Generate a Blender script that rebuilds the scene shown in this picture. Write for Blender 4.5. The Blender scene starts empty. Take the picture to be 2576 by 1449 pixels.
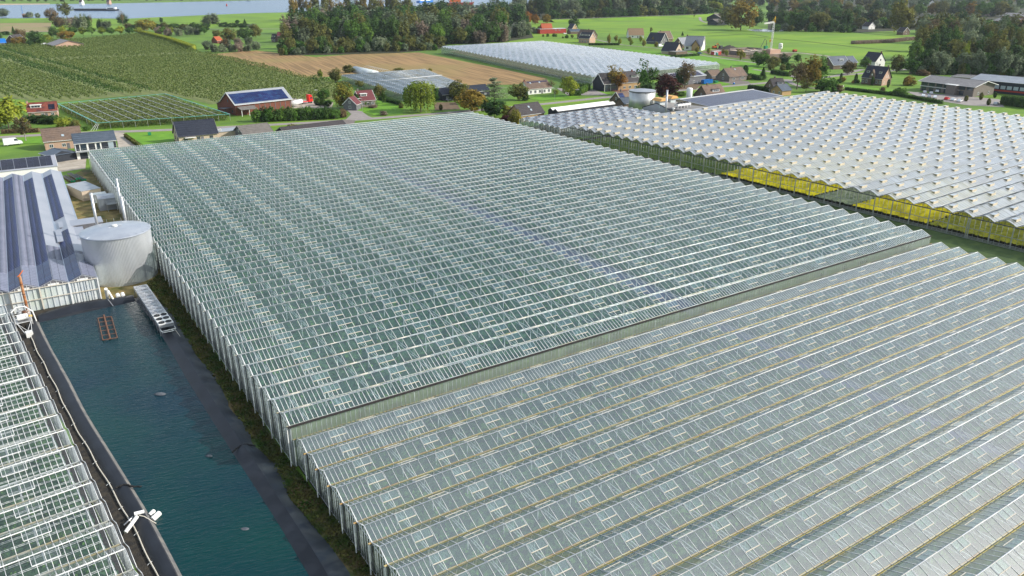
import bpy, math, random
import numpy as np
from mathutils import Matrix, Vector
R = math.radians
random.seed(7); rng = np.random.default_rng(7)
S = bpy.context.scene
COL = S.collection

# ------------------------------------------------------------------ camera, light, exposure
CAMH = 59.15; FPX = 1970.0; PITCH = R(21.65); YAW = R(33.2)
cam = bpy.data.cameras.new('camera'); camo = bpy.data.objects.new('camera', cam); COL.objects.link(camo)
camo.location = (0, 0, CAMH); camo.rotation_euler = (R(90) - PITCH, 0, -YAW)
cam.sensor_width = 36.0; cam.lens = 36.0 * FPX / 2576.0; cam.clip_start = 1.0; cam.clip_end = 12000
S.camera = camo
SUN_EL = R(31.0); SUN_AZ = YAW + R(93)          # azimuth measured clockwise from +Y
sd = Vector((math.sin(SUN_AZ) * math.cos(SUN_EL), math.cos(SUN_AZ) * math.cos(SUN_EL), math.sin(SUN_EL)))
W = bpy.data.worlds.new('World'); S.world = W; W.use_nodes = True
wn = W.node_tree; wn.nodes.clear()
sky = wn.nodes.new('ShaderNodeTexSky'); sky.sky_type = 'NISHITA'; sky.sun_disc = False
sky.sun_elevation = SUN_EL; sky.sun_rotation = SUN_AZ; sky.air_density = 1.0; sky.dust_density = 1.6; sky.ozone_density = 1.0
bg = wn.nodes.new('ShaderNodeBackground'); bg.inputs[1].default_value = 0.13
wo = wn.nodes.new('ShaderNodeOutputWorld')
tc = wn.nodes.new('ShaderNodeTexCoord'); cn = wn.nodes.new('ShaderNodeTexNoise'); cn.inputs['Scale'].default_value = 2.6; cn.inputs['Detail'].default_value = 6; cn.inputs['Roughness'].default_value = .55
cr_ = wn.nodes.new('ShaderNodeMapRange'); cr_.inputs['From Min'].default_value = .38; cr_.inputs['From Max'].default_value = .66; cr_.inputs['To Max'].default_value = .85
cm_ = wn.nodes.new('ShaderNodeMix'); cm_.data_type = 'RGBA'; cm_.inputs[7].default_value = (6.3, 6.9, 7.5, 1)
wn.links.new(tc.outputs['Generated'], cn.inputs['Vector']); wn.links.new(cn.outputs[0], cr_.inputs[0]); wn.links.new(cr_.outputs[0], cm_.inputs[0]); wn.links.new(sky.outputs[0], cm_.inputs[6])
wn.links.new(cm_.outputs[2], bg.inputs[0]); wn.links.new(bg.outputs[0], wo.inputs[0])
sl = bpy.data.lights.new('sun', 'SUN'); sl.energy = 4.2; sl.angle = R(0.55); sl.color = (1.0, 0.95, 0.87)
so = bpy.data.objects.new('sun', sl); COL.objects.link(so); so.rotation_euler = sd.to_track_quat('Z', 'Y').to_euler()
so.location = (0, 0, 200)
S.view_settings.view_transform = 'Standard'; S.view_settings.look = 'None'
S.view_settings.exposure = 0.42; S.view_settings.gamma = 1.0; S.view_settings.use_curve_mapping = False
S.render.engine = 'CYCLES'
cy = S.cycles
cy.max_bounces = 7; cy.transparent_max_bounces = 14; cy.diffuse_bounces = 2; cy.glossy_bounces = 3; cy.transmission_bounces = 2
cy.caustics_reflective = False; cy.caustics_refractive = False; cy.use_denoising = True
cy.sample_clamp_indirect = 4.0

# ------------------------------------------------------------------ locating things on the ground
def G(q, z=0.0):
    u = (q[0] - 1288.0) / FPX; v = -(q[1] - 724.5) / FPX
    gy = math.cos(PITCH) + v * math.sin(PITCH); gz = -math.sin(PITCH) + v * math.cos(PITCH)
    X = u * math.cos(YAW) + gy * math.sin(YAW); Y = -u * math.sin(YAW) + gy * math.cos(YAW)
    t = (z - CAMH) / gz
    return (X * t, Y * t)
def T(k, x, y): return ((1024 * k + x * .39752) / 1.5901, (y * .39752) / 1.5901)
def L(y0, x, y, x0=0): return ((x0 + x * .39752) / 1.5901, (y0 + y * .39752) / 1.5901)
def heightof(top, bot):
    b = G(bot); t = G(top); k = (b[0] * t[0] + b[1] * t[1]) / (t[0] ** 2 + t[1] ** 2)
    return CAMH * (1 - k)
def mpp(q):                                   # metres per picture unit at a ground point
    b = G(q); dep = (b[0] * math.sin(YAW) + b[1] * math.cos(YAW)) * math.cos(PITCH) + CAMH * math.sin(PITCH)
    return dep / FPX

# ------------------------------------------------------------------ materials
MATS = {}
def nodes(name):
    m = bpy.data.materials.new(name); m.use_nodes = True; MATS[name] = m
    return m, m.node_tree, m.node_tree.nodes['Principled BSDF']
def N(nt, t, **kw):
    n = nt.nodes.new(t)
    for k, v in kw.items(): setattr(n, k, v)
    return n
def rgba(c): return (c[0], c[1], c[2], 1)
def mat(name, c, c2=None, scale=1.0, rough=.8, metal=0.0, spec=.3, bump=0.0, bscale=None, rnd=0.0, stretch=None, detail=4, contrast=(.35, .65), c3=None, s3=.05, rot=0.0):
    m, nt, b = nodes(name); lk = nt.links
    b.inputs['Roughness'].default_value = rough; b.inputs['Metallic'].default_value = metal
    b.inputs['Specular IOR Level'].default_value = spec
    b.inputs['Base Color'].default_value = rgba(c)
    geo = N(nt, 'ShaderNodeNewGeometry'); vec = geo.outputs['Position']
    if stretch or rot:
        mp = N(nt, 'ShaderNodeMapping'); lk.new(vec, mp.inputs[0]); mp.inputs['Rotation'].default_value = (0, 0, rot)
        mp2 = N(nt, 'ShaderNodeMapping'); lk.new(mp.outputs[0], mp2.inputs[0]); mp2.inputs['Scale'].default_value = stretch or (1, 1, 1); vec = mp2.outputs[0]
    last = None
    if c2 is not None:
        n = N(nt, 'ShaderNodeTexNoise'); n.inputs['Scale'].default_value = scale; n.inputs['Detail'].default_value = detail; lk.new(vec, n.inputs['Vector'])
        r = N(nt, 'ShaderNodeMapRange'); r.inputs['From Min'].default_value = contrast[0]; r.inputs['From Max'].default_value = contrast[1]; lk.new(n.outputs[0], r.inputs[0])
        x = N(nt, 'ShaderNodeMix', data_type='RGBA'); lk.new(r.outputs[0], x.inputs[0]); x.inputs[6].default_value = rgba(c); x.inputs[7].default_value = rgba(c2); last = x.outputs[2]
        if c3 is not None:
            n3 = N(nt, 'ShaderNodeTexNoise'); n3.inputs['Scale'].default_value = s3; n3.inputs['Detail'].default_value = 3; lk.new(geo.outputs['Position'], n3.inputs['Vector'])
            r3 = N(nt, 'ShaderNodeMapRange'); r3.inputs['From Min'].default_value = .45; r3.inputs['From Max'].default_value = .7; lk.new(n3.outputs[0], r3.inputs[0])
            x3 = N(nt, 'ShaderNodeMix', data_type='RGBA'); lk.new(r3.outputs[0], x3.inputs[0]); lk.new(last, x3.inputs[6]); x3.inputs[7].default_value = rgba(c3); last = x3.outputs[2]
    if rnd:
        oi = N(nt, 'ShaderNodeObjectInfo'); h = N(nt, 'ShaderNodeHueSaturation')
        mr = N(nt, 'ShaderNodeMapRange'); mr.inputs['To Min'].default_value = 1 - rnd; mr.inputs['To Max'].default_value = 1 + rnd; lk.new(oi.outputs['Random'], mr.inputs[0])
        mh = N(nt, 'ShaderNodeMapRange'); mh.inputs['To Min'].default_value = .5 + rnd * .06; mh.inputs['To Max'].default_value = .5 - rnd * .06; lk.new(oi.outputs['Random'], mh.inputs[0])
        lk.new(mr.outputs[0], h.inputs['Value']); lk.new(mh.outputs[0], h.inputs['Hue'])
        if last: lk.new(last, h.inputs['Color'])
        else: h.inputs['Color'].default_value = rgba(c)
        last = h.outputs[0]
    if last: lk.new(last, b.inputs['Base Color'])
    if bump:
        nb = N(nt, 'ShaderNodeTexNoise'); nb.inputs['Scale'].default_value = bscale or scale * 3; nb.inputs['Detail'].default_value = 4; lk.new(vec, nb.inputs['Vector'])
        bm = N(nt, 'ShaderNodeBump'); bm.inputs['Strength'].default_value = min(1, bump); bm.inputs['Distance'].default_value = bump; lk.new(nb.outputs[0], bm.inputs['Height']); lk.new(bm.outputs[0], b.inputs['Normal'])
    return m
def glass(name, tint, dirt, dcol, dcol2=None, scale=.35, rough=.06, gloss=1.0, stretch=None, haze=0.0, hrough=.35, edge=None, fres=1.6):
    """greenhouse glass: clear part, mirror part by Fresnel, and a dirty or chalked diffuse part"""
    m, nt, b = nodes(name); lk = nt.links; nt.nodes.remove(b)
    out = nt.nodes['Material Output']; geo = N(nt, 'ShaderNodeNewGeometry')
    tr = N(nt, 'ShaderNodeBsdfTransparent'); tr.inputs[0].default_value = rgba(tint)
    gl = N(nt, 'ShaderNodeBsdfGlossy'); gl.inputs[0].default_value = (gloss, gloss, gloss, 1); gl.inputs[1].default_value = rough
    di = N(nt, 'ShaderNodeBsdfDiffuse'); tl = N(nt, 'ShaderNodeBsdfTranslucent'); 
    mp = N(nt, 'ShaderNodeMapping'); lk.new(geo.outputs['Position'], mp.inputs[0]); mp.inputs['Scale'].default_value = stretch or (1, 1, 1)
    n = N(nt, 'ShaderNodeTexNoise'); n.inputs['Scale'].default_value = scale; n.inputs['Detail'].default_value = 5; lk.new(mp.outputs[0], n.inputs['Vector'])
    r = N(nt, 'ShaderNodeMapRange'); r.inputs['From Min'].default_value = .38; r.inputs['From Max'].default_value = .62; lk.new(n.outputs[0], r.inputs[0])
    x = N(nt, 'ShaderNodeMix', data_type='RGBA'); x.inputs[6].default_value = rgba(dcol); x.inputs[7].default_value = rgba(dcol2 or dcol); lk.new(r.outputs[0], x.inputs[0])
    lk.new(x.outputs[2], di.inputs[0]); lk.new(x.outputs[2], tl.inputs[0])
    md = N(nt, 'ShaderNodeMixShader'); md.inputs[0].default_value = .4; lk.new(di.outputs[0], md.inputs[1]); lk.new(tl.outputs[0], md.inputs[2])
    dd = N(nt, 'ShaderNodeMapRange'); dd.inputs['To Min'].default_value = dirt * .75; dd.inputs['To Max'].default_value = min(1, dirt * 1.25); lk.new(r.outputs[0], dd.inputs[0])
    m1 = N(nt, 'ShaderNodeMixShader'); lk.new(dd.outputs[0], m1.inputs[0]); lk.new(tr.outputs[0], m1.inputs[1]); lk.new(md.outputs[0], m1.inputs[2])
    last = m1.outputs[0]
    if haze:
        g2 = N(nt, 'ShaderNodeBsdfGlossy'); g2.inputs[0].default_value = (.9, .9, .9, 1); g2.inputs[1].default_value = hrough
        m3 = N(nt, 'ShaderNodeMixShader'); m3.inputs[0].default_value = haze; lk.new(last, m3.inputs[1]); lk.new(g2.outputs[0], m3.inputs[2]); last = m3.outputs[0]
    dp = N(nt, 'ShaderNodeVectorMath', operation='DOT_PRODUCT'); lk.new(geo.outputs['Normal'], dp.inputs[0]); lk.new(geo.outputs['Incoming'], dp.inputs[1])
    ab = N(nt, 'ShaderNodeMath', operation='ABSOLUTE'); lk.new(dp.outputs['Value'], ab.inputs[0])
    iv = N(nt, 'ShaderNodeMath', operation='SUBTRACT'); iv.inputs[0].default_value = 1; iv.use_clamp = True; lk.new(ab.outputs[0], iv.inputs[1])
    pw = N(nt, 'ShaderNodeMath', operation='POWER'); pw.inputs[1].default_value = 5; lk.new(iv.outputs[0], pw.inputs[0])
    fr = N(nt, 'ShaderNodeMath', operation='MULTIPLY_ADD'); fr.inputs[1].default_value = .95; fr.inputs[2].default_value = .045; lk.new(pw.outputs[0], fr.inputs[0])
    # a pane has two faces, so it mirrors nearly twice as much as one
    mm = N(nt, 'ShaderNodeMath', operation='MULTIPLY'); mm.inputs[1].default_value = fres; mm.use_clamp = True; lk.new(fr.outputs[0], mm.inputs[0])
    m2 = N(nt, 'ShaderNodeMixShader'); lk.new(mm.outputs[0], m2.inputs[0]); lk.new(last, m2.inputs[1]); lk.new(gl.outputs[0], m2.inputs[2])
    lk.new(m2.outputs[0], out.inputs[0])
    return m
def leafmat(name, c, c2, rnd=.22, tr=.3, sc=.25):
    m = mat(name, c, c2, scale=sc, rough=.75, spec=.12, rnd=rnd)
    nt = m.node_tree; b = nt.nodes['Principled BSDF']; out = nt.nodes['Material Output']
    src = b.inputs['Base Color'].links[0].from_socket
    tl = N(nt, 'ShaderNodeBsdfTranslucent'); nt.links.new(src, tl.inputs[0])
    mx = N(nt, 'ShaderNodeMixShader'); mx.inputs[0].default_value = tr; nt.links.new(b.outputs[0], mx.inputs[1]); nt.links.new(tl.outputs[0], mx.inputs[2]); nt.links.new(mx.outputs[0], out.inputs[0])
    return m
M = MATS
mat('grass', (.10, .20, .018), (.15, .26, .022), scale=.12, bump=.15, bscale=1.5, c3=(.07, .13, .02), s3=.012)
mat('grass_bright', (.125, .25, .010), (.185, .295, .015), scale=.05, bump=.12, bscale=1.2, c3=(.10, .185, .02), s3=.012, stretch=(.25, 1, 1), rot=R(12))
mat('ditch', (.03, .05, .015), (.06, .075, .025), scale=.4, rough=.9)
mat('verge_shaded', (.035, .07, .018), (.06, .10, .022), scale=.5, bump=.2, bscale=3)  # verge grass with a building's shade painted into its colour
mat('liner_sunlit', (.030, .038, .052), (.07, .075, .08), scale=.6, rough=.6, spec=.3, bump=.1, bscale=1.5, c3=(.014, .018, .026), s3=.3)  # outer slope of the liner, sunlight painted in as a paler tone
mat('hay', (.30, .22, .09), (.14, .11, .04), scale=.35, rough=.95, bump=.3, bscale=3, c3=(.07, .09, .02), s3=.3)
mat('lawn', (.10, .24, .012), (.14, .30, .015), scale=.3, bump=.05, bscale=3)
mat('rough_grass', (.07, .10, .02), (.13, .12, .03), scale=.35, bump=.3, bscale=2.5, c3=(.16, .11, .045), s3=.12)
mat('bank_grass', (.035, .07, .012), (.09, .075, .03), scale=.5, bump=.4, bscale=3, c3=(.13, .085, .035), s3=.16)
mat('stubble', (.33, .205, .085), (.20, .125, .05), scale=.55, stretch=(1, .03, 1), rot=R(8), bump=.2, bscale=3, c3=(.25, .19, .06), s3=.015, contrast=(.42, .58))
mat('stubble_pale', (.30, .23, .12), (.25, .2, .09), scale=.3, stretch=(.1, 1, 1), bump=.1, c3=(.2, .22, .06), s3=.02)
mat('orchard_floor', (.17, .22, .06), (.20, .21, .08), scale=.4, bump=.2)
mat('soil', (.11, .075, .045), (.17, .12, .07), scale=.4, bump=.25, bscale=2)
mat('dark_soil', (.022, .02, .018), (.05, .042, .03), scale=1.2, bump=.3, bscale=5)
mat('asphalt', (.30, .27, .25), (.25, .225, .21), scale=.4, rough=.9, bump=.02, bscale=8)
mat('concrete', (.46, .41, .34), (.38, .33, .27), scale=.25, rough=.9, bump=.02, bscale=6, c3=(.30, .26, .2), s3=.4)
mat('paving', (.20, .17, .15), (.15, .13, .12), scale=.6, rough=.9)
mat('sand', (.50, .38, .25), (.42, .32, .2), scale=.1)
mat('canopy', (.03, .09, .045), (.06, .13, .055), scale=.9, rough=.8, bump=.3, bscale=5, c3=(.02, .06, .035), s3=.35, detail=6)
mat('canopy_lush', (.022, .075, .022), (.07, .15, .03), scale=1.3, rough=.7, bump=.3, bscale=6, c3=(.02, .06, .02), s3=.3, detail=6)
mat('yellow_bloom', (.92, .78, .004), (.78, .66, .004), scale=.9, bump=.25, bscale=4, stretch=(.25, 1, 1), rot=R(-3), c3=(.5, .42, .01), s3=.12)
mat('yellowgreen_bloom', (.34, .33, .01), (.2, .22, .012), scale=.9, bump=.25, bscale=4)
mat('pale_crop', (.30, .34, .22), (.2, .26, .14), scale=.9, bump=.25, bscale=4)
mat('green_crop', (.06, .12, .02), (.12, .17, .03), scale=.6, bump=.25, bscale=4)
mat('white_paint', (.74, .74, .72), (.66, .66, .63), scale=.5, rough=.45)
mat('white_bar', (.72, .73, .72), rough=.4, spec=.5)
mat('cream_bar', (.66, .62, .53), (.58, .53, .43), scale=2, rough=.5)
mat('rust_bar', (.42, .27, .08), (.50, .42, .20), scale=.5, rough=.7, c3=(.30, .15, .05), s3=.3)
mat('moss_line', (.55, .42, .10), (.52, .50, .26), scale=.5, rough=.9, c3=(.40, .28, .08), s3=.25)
mat('gutter', (.50, .53, .53), (.40, .40, .36), scale=.3, rough=.4, metal=.3, c3=(.34, .29, .16), s3=.15)
mat('gutter_dark', (.035, .03, .03), rough=.5)
mat('galv', (.55, .56, .57), (.45, .46, .48), scale=.8, rough=.35, metal=.7)
mat('truss', (.54, .56, .56), rough=.6)
mat('dark_steel', (.06, .07, .07), (.09, .10, .10), scale=1, rough=.5, metal=.3)
mat('wall_steel', (.22, .25, .26), rough=.5, metal=.3)
mat('net_beige', (.56, .48, .34), (.64, .56, .42), scale=.6, rough=.9)
mat('net_dark', (.28, .27, .19), (.33, .31, .22), scale=.6, rough=.9)
mat('film', (.62, .66, .66), (.42, .48, .52), scale=.5, rough=.35, bump=.25, bscale=1.2, stretch=(1, 1, .35), c3=(.5, .56, .5), s3=.25)
mat('solar_sheen', (.15, .16, .22), (.19, .20, .27), scale=.2, rough=.3, spec=.5)  # east-slope panels, reflected sun and sky painted in as a paler colour
mat('solar', (.012, .024, .085), (.018, .035, .12), scale=.15, rough=.3, spec=.3, rnd=.25)
mat('solar_purple', (.035, .028, .05), (.05, .042, .07), scale=.15, rough=.25, spec=.6, rnd=.2)
mat('solar_black', (.008, .009, .018), (.012, .012, .03), scale=.5, rough=.2, spec=.5, rnd=.3)
mat('alu', (.6, .62, .65), rough=.3, metal=.8)
mat('roof_metal', (.42, .44, .46), (.36, .38, .41), scale=.3, rough=.4, metal=.3)
mat('roof_greywhite', (.40, .41, .45), (.33, .35, .39), scale=.15, rough=.35, metal=.3, spec=.5)
mat('silo_wall', (.62, .64, .66), (.56, .58, .60), scale=.5, rough=.32, metal=.6, stretch=(1, 1, .2))
mat('silo_top', (.42, .45, .50), (.5, .53, .57), scale=.4, rough=.3, metal=.5)
mat('steel_tank', (.55, .56, .54), (.45, .46, .44), scale=.5, rough=.35, metal=.5, stretch=(1, 1, .2))
mat('liner', (.009, .011, .016), (.018, .022, .030), scale=.35, rough=.45, spec=.35, bump=.08, bscale=1.2)
mat('liner_edge', (.20, .19, .17), (.12, .12, .12), scale=.8, rough=.6)
mat('pipe_white', (.78, .78, .75), rough=.3, spec=.5)
mat('rust', (.28, .09, .025), (.40, .16, .05), scale=1.5, rough=.7, c3=(.5, .3, .18), s3=.8)
mat('rust_brown', (.12, .06, .04), (.2, .1, .06), scale=2, rough=.8)
mat('orange_paint', (.75, .16, .015), (.6, .13, .02), scale=1, rough=.5)
mat('black', (.012, .012, .014), rough=.5)
mat('rubber', (.018, .018, .018), rough=.8)
mat('brick_red', (.20, .075, .05), (.15, .055, .04), scale=3, rough=.9)
mat('brick_brown', (.13, .095, .07), (.17, .125, .09), scale=3, rough=.9)
mat('brick_pink', (.48, .32, .24), (.40, .26, .19), scale=3, rough=.9)
mat('brick_cream', (.52, .42, .32), (.45, .36, .27), scale=3, rough=.9)
mat('brick_tan', (.42, .28, .14), (.36, .23, .12), scale=3, rough=.9)
mat('brick_grey', (.20, .17, .15), (.16, .14, .12), scale=3, rough=.9)
mat('plaster_white', (.80, .79, .75), (.72, .71, .67), scale=1, rough=.9)
mat('board_black', (.02, .025, .035), (.03, .035, .045), scale=2, rough=.7)
mat('board_grey', (.16, .16, .17), (.12, .12, .13), scale=2, rough=.8)
mat('red_board', (.40, .045, .03), (.33, .04, .025), scale=1, rough=.7)
mat('tile_brown', (.12, .085, .065), (.165, .12, .095), scale=1.5, rough=.85, c3=(.19, .13, .09), s3=.3)
mat('tile_dark', (.045, .04, .042), (.065, .058, .06), scale=1.5, rough=.8)
mat('tile_black', (.014, .018, .03), (.022, .027, .042), scale=1, rough=.45, spec=.4)
mat('tile_slate', (.055, .075, .10), (.075, .095, .125), scale=.8, rough=.4, spec=.5)
mat('tile_red', (.16, .035, .025), (.22, .07, .045), scale=2.5, rough=.8, c3=(.08, .03, .03), s3=.7)
mat('tile_purple', (.12, .03, .035), (.15, .045, .05), scale=2, rough=.6)
mat('tile_orange', (.42, .10, .04), (.35, .09, .04), scale=1, rough=.8)
mat('tile_grey', (.25, .26, .28), (.29, .30, .32), scale=1, rough=.6)
mat('thatch', (.26, .18, .11), (.22, .15, .09), scale=1.5, rough=.95)
mat('roof_fibre', (.13, .12, .11), (.17, .155, .14), scale=1, rough=.9)
mat('roof_fibre_light', (.28, .27, .27), (.23, .22, .22), scale=.6, rough=.9)
mat('bitumen', (.19, .185, .18), (.24, .235, .23), scale=.3, rough=.9)
mat('window_glass', (.03, .045, .06), rough=.08, spec=.8)
mat('light_glass', (.35, .42, .46), rough=.15, spec=.8)
mat('car_white', (.78, .79, .80), rough=.25, spec=.5)
mat('car_silver', (.45, .47, .50), rough=.3, metal=.5)
mat('car_black', (.015, .016, .02), rough=.2, spec=.6)
mat('car_red', (.55, .02, .02), rough=.3)
mat('car_blue', (.03, .07, .20), rough=.3)
mat('truck_red', (.72, .025, .02), rough=.3)
mat('blue_paint', (.01, .16, .52), (.01, .13, .42), scale=1, rough=.4)
mat('green_paint', (.02, .22, .10), rough=.5)
mat('yellow_paint', (.75, .45, .02), rough=.5)
mat('cap_tan', (.70, .40, .14), (.62, .35, .12), scale=1, rough=.7)
mat('green_net', (.05, .26, .20), (.08, .33, .26), scale=.6, rough=.9)
mat('bark', (.09, .07, .05), (.13, .10, .075), scale=2, rough=.95)
mat('bark_pale', (.40, .38, .34), (.2, .18, .16), scale=3, rough=.95)
mat('debris_grey', (.07, .08, .10), (.11, .12, .13), scale=3, rough=.7)
LEAF = {
 'dark green': ((.022, .05, .014), (.05, .095, .02)),
 'mid green': ((.04, .09, .015), (.075, .14, .022)),
 'yellow-green': ((.13, .17, .018), (.19, .21, .025)),
 'grey-green': ((.085, .115, .06), (.17, .20, .12)),
 'olive': ((.075, .085, .022), (.12, .12, .03)),
 'brown': ((.085, .065, .03), (.12, .09, .045)),
 'ochre': ((.13, .10, .018), (.19, .13, .022)),
 'orange': ((.22, .10, .014), (.17, .09, .016)),
 'copper': ((.045, .014, .014), (.075, .025, .02)),
 'golden': ((.17, .15, .02), (.13, .13, .025)),
 'greyish brown': ((.14, .11, .08), (.19, .155, .115)),
}
for k_, (a_, b_) in LEAF.items(): leafmat('leaf ' + k_, tuple(v * 1.55 for v in a_), tuple(v * 1.55 for v in b_))
leafmat('leaf orchard', (.085, .14, .035), (.19, .23, .065), rnd=0, sc=.5)
leafmat('leaf netted', (.20, .22, .07), (.12, .17, .05), rnd=0, sc=.8)
leafmat('leaf ground', (.04, .08, .015), (.12, .11, .035), rnd=0, sc=.5)
leafmat('leaf inside', (.04, .13, .03), (.12, .24, .05), rnd=0, sc=.9, tr=.2)
glass('glass_clear', (.90, .98, .97), .12, (.36, .54, .60), (.30, .46, .52), scale=.25, haze=.02)
glass('glass_pale', (.85, .95, .90), .45, (.62, .68, .58), (.40, .48, .36), scale=.5, stretch=(1, 1, .3), haze=.03)
glass('glass_side', (.85, .92, .90), .34, (.50, .55, .52), (.32, .38, .33), scale=.6, stretch=(1, 1, .3), haze=.03)
glass('glass_chalk', (.90, .98, .95), .13, (.44, .63, .68), (.36, .53, .58), scale=.12, haze=.14, hrough=.36)
glass('glass_vent', (.92, .99, .97), .07, (.5, .62, .64), scale=.4, haze=.06, hrough=.3)
glass('glass_algae', (.80, .90, .86), .42, (.40, .50, .52), (.42, .42, .22), scale=.35, haze=.06, stretch=(.3, 1, 1))
glass('glass_white', (.98, .99, .99), .38, (.90, .92, .95), (.70, .78, .88), scale=.30, stretch=(.25, 1, 1), haze=.26, hrough=.40)
glass('glass_blue', (.85, .92, .97), .55, (.52, .62, .76), (.62, .70, .80), scale=.3, haze=.08, hrough=.3, fres=1.1)
glass('glass_slate', (.8, .88, .92), .7, (.17, .24, .31), (.22, .29, .36), scale=.2, haze=.02, fres=.7)
glass('glass_curtain', (.97, .99, .98), .02, (.5, .5, .45), scale=.5, fres=.6)
def watermat(name, c, rough, bs, bd, sc=(1, 1, 1), rot=0, c2=None):
    m = mat(name, c, c2 or c, scale=.05, rough=rough, spec=.5)
    nt = m.node_tree; b = nt.nodes['Principled BSDF']; lk = nt.links
    geo = N(nt, 'ShaderNodeNewGeometry'); mp = N(nt, 'ShaderNodeMapping'); mp.inputs['Rotation'].default_value = (0, 0, rot); lk.new(geo.outputs['Position'], mp.inputs[0])
    mq = N(nt, 'ShaderNodeMapping'); mq.inputs['Scale'].default_value = sc; lk.new(mp.outputs[0], mq.inputs[0])
    n = N(nt, 'ShaderNodeTexNoise'); n.inputs['Scale'].default_value = bs; n.inputs['Detail'].default_value = 3; n.inputs['Distortion'].default_value = .4; lk.new(mq.outputs[0], n.inputs['Vector'])
    bm = N(nt, 'ShaderNodeBump'); bm.inputs['Strength'].default_value = 1; bm.inputs['Distance'].default_value = bd; lk.new(n.outputs[0], bm.inputs['Height']); lk.new(bm.outputs[0], b.inputs['Normal'])
    return m
watermat('pond_water', (.0, .036, .034), .05, 1.7, .13, (.42, 1.7, 1), R(14), (.0, .022, .036))
M['pond_water'].node_tree.nodes['Principled BSDF'].inputs['Specular IOR Level'].default_value = .2
mat('forest_floor', (.028, .034, .014), (.05, .05, .02), scale=.3, bump=.2)
watermat('river_water', (.10, .17, .26), .25, .3, .5)
watermat('mere_water', (.35, .40, .45), .15, .3, .1)

# ------------------------------------------------------------------ mesh helpers
def tag(o, label=None, cat=None, group=None, kind=None):
    if label: o['label'] = label
    if cat: o['category'] = cat
    if group: o['group'] = group
    if kind: o['kind'] = kind
    return o
def link(name, me, parent=None):
    o = bpy.data.objects.new(name, me); COL.objects.link(o)
    if parent is not None: o.parent = parent
    return o
def empty(name, loc=(0, 0, 0), rz=0.0, label=None, cat=None, group=None):
    o = bpy.data.objects.new(name, None); COL.objects.link(o); o.location = loc; o.rotation_euler = (0, 0, rz)
    o.empty_display_size = .5
    return tag(o, label, cat, group)
def npmesh(name, V, F, mats, mi=None, smooth=False):
    V = np.asarray(V, dtype=np.float32).reshape(-1, 3); F = np.asarray(F, dtype=np.int32); k = F.shape[1]
    me = bpy.data.meshes.new(name); me.vertices.add(len(V)); me.vertices.foreach_set('co', V.ravel())
    me.loops.add(F.size); me.loops.foreach_set('vertex_index', F.ravel())
    me.polygons.add(len(F)); me.polygons.foreach_set('loop_start', np.arange(0, F.size, k, dtype=np.int32))
    try: me.polygons.foreach_set('loop_total', np.full(len(F), k, dtype=np.int32))
    except Exception: pass
    for m in (mats if isinstance(mats, (list, tuple)) else [mats]): me.materials.append(M[m] if isinstance(m, str) else m)
    if mi is not None: me.polygons.foreach_set('material_index', np.asarray(mi, dtype=np.int32))
    if smooth: me.polygons.foreach_set('use_smooth', np.ones(len(F), dtype=bool))
    me.update(calc_edges=True)
    return me
BOXF = np.array([[0, 3, 2, 1], [4, 5, 6, 7], [0, 1, 5, 4], [1, 2, 6, 5], [2, 3, 7, 6], [3, 0, 4, 7]])
def beams(P, Q, w, h, up=(0, 0, 1)):
    """boxes running from P[i] to Q[i], w wide and h deep; returns V, F"""
    P = np.asarray(P, float).reshape(-1, 3); Q = np.asarray(Q, float).reshape(-1, 3); n = len(P)
    w = np.broadcast_to(np.asarray(w, float), (n,))[:, None]; h = np.broadcast_to(np.asarray(h, float), (n,))[:, None]
    d = Q - P; d = d / np.maximum(np.linalg.norm(d, axis=1, keepdims=True), 1e-9)
    U = np.broadcast_to(np.asarray(up, float), d.shape).copy()
    par = np.abs((d * U).sum(1)) > .95; U[par] = (1, 0, 0) if abs(up[2]) > .5 else (0, 0, 1)
    s = np.cross(d, U); s /= np.linalg.norm(s, axis=1, keepdims=True); t = np.cross(s, d)
    a = s * w / 2; b = t * h / 2
    V = np.stack([P - a - b, P + a - b, P + a + b, P - a + b, Q - a - b, Q + a - b, Q + a + b, Q - a + b], 1).reshape(-1, 3)
    F = (BOXF[None] + (np.arange(n) * 8)[:, None, None]).reshape(-1, 4)
    return V, F
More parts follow.
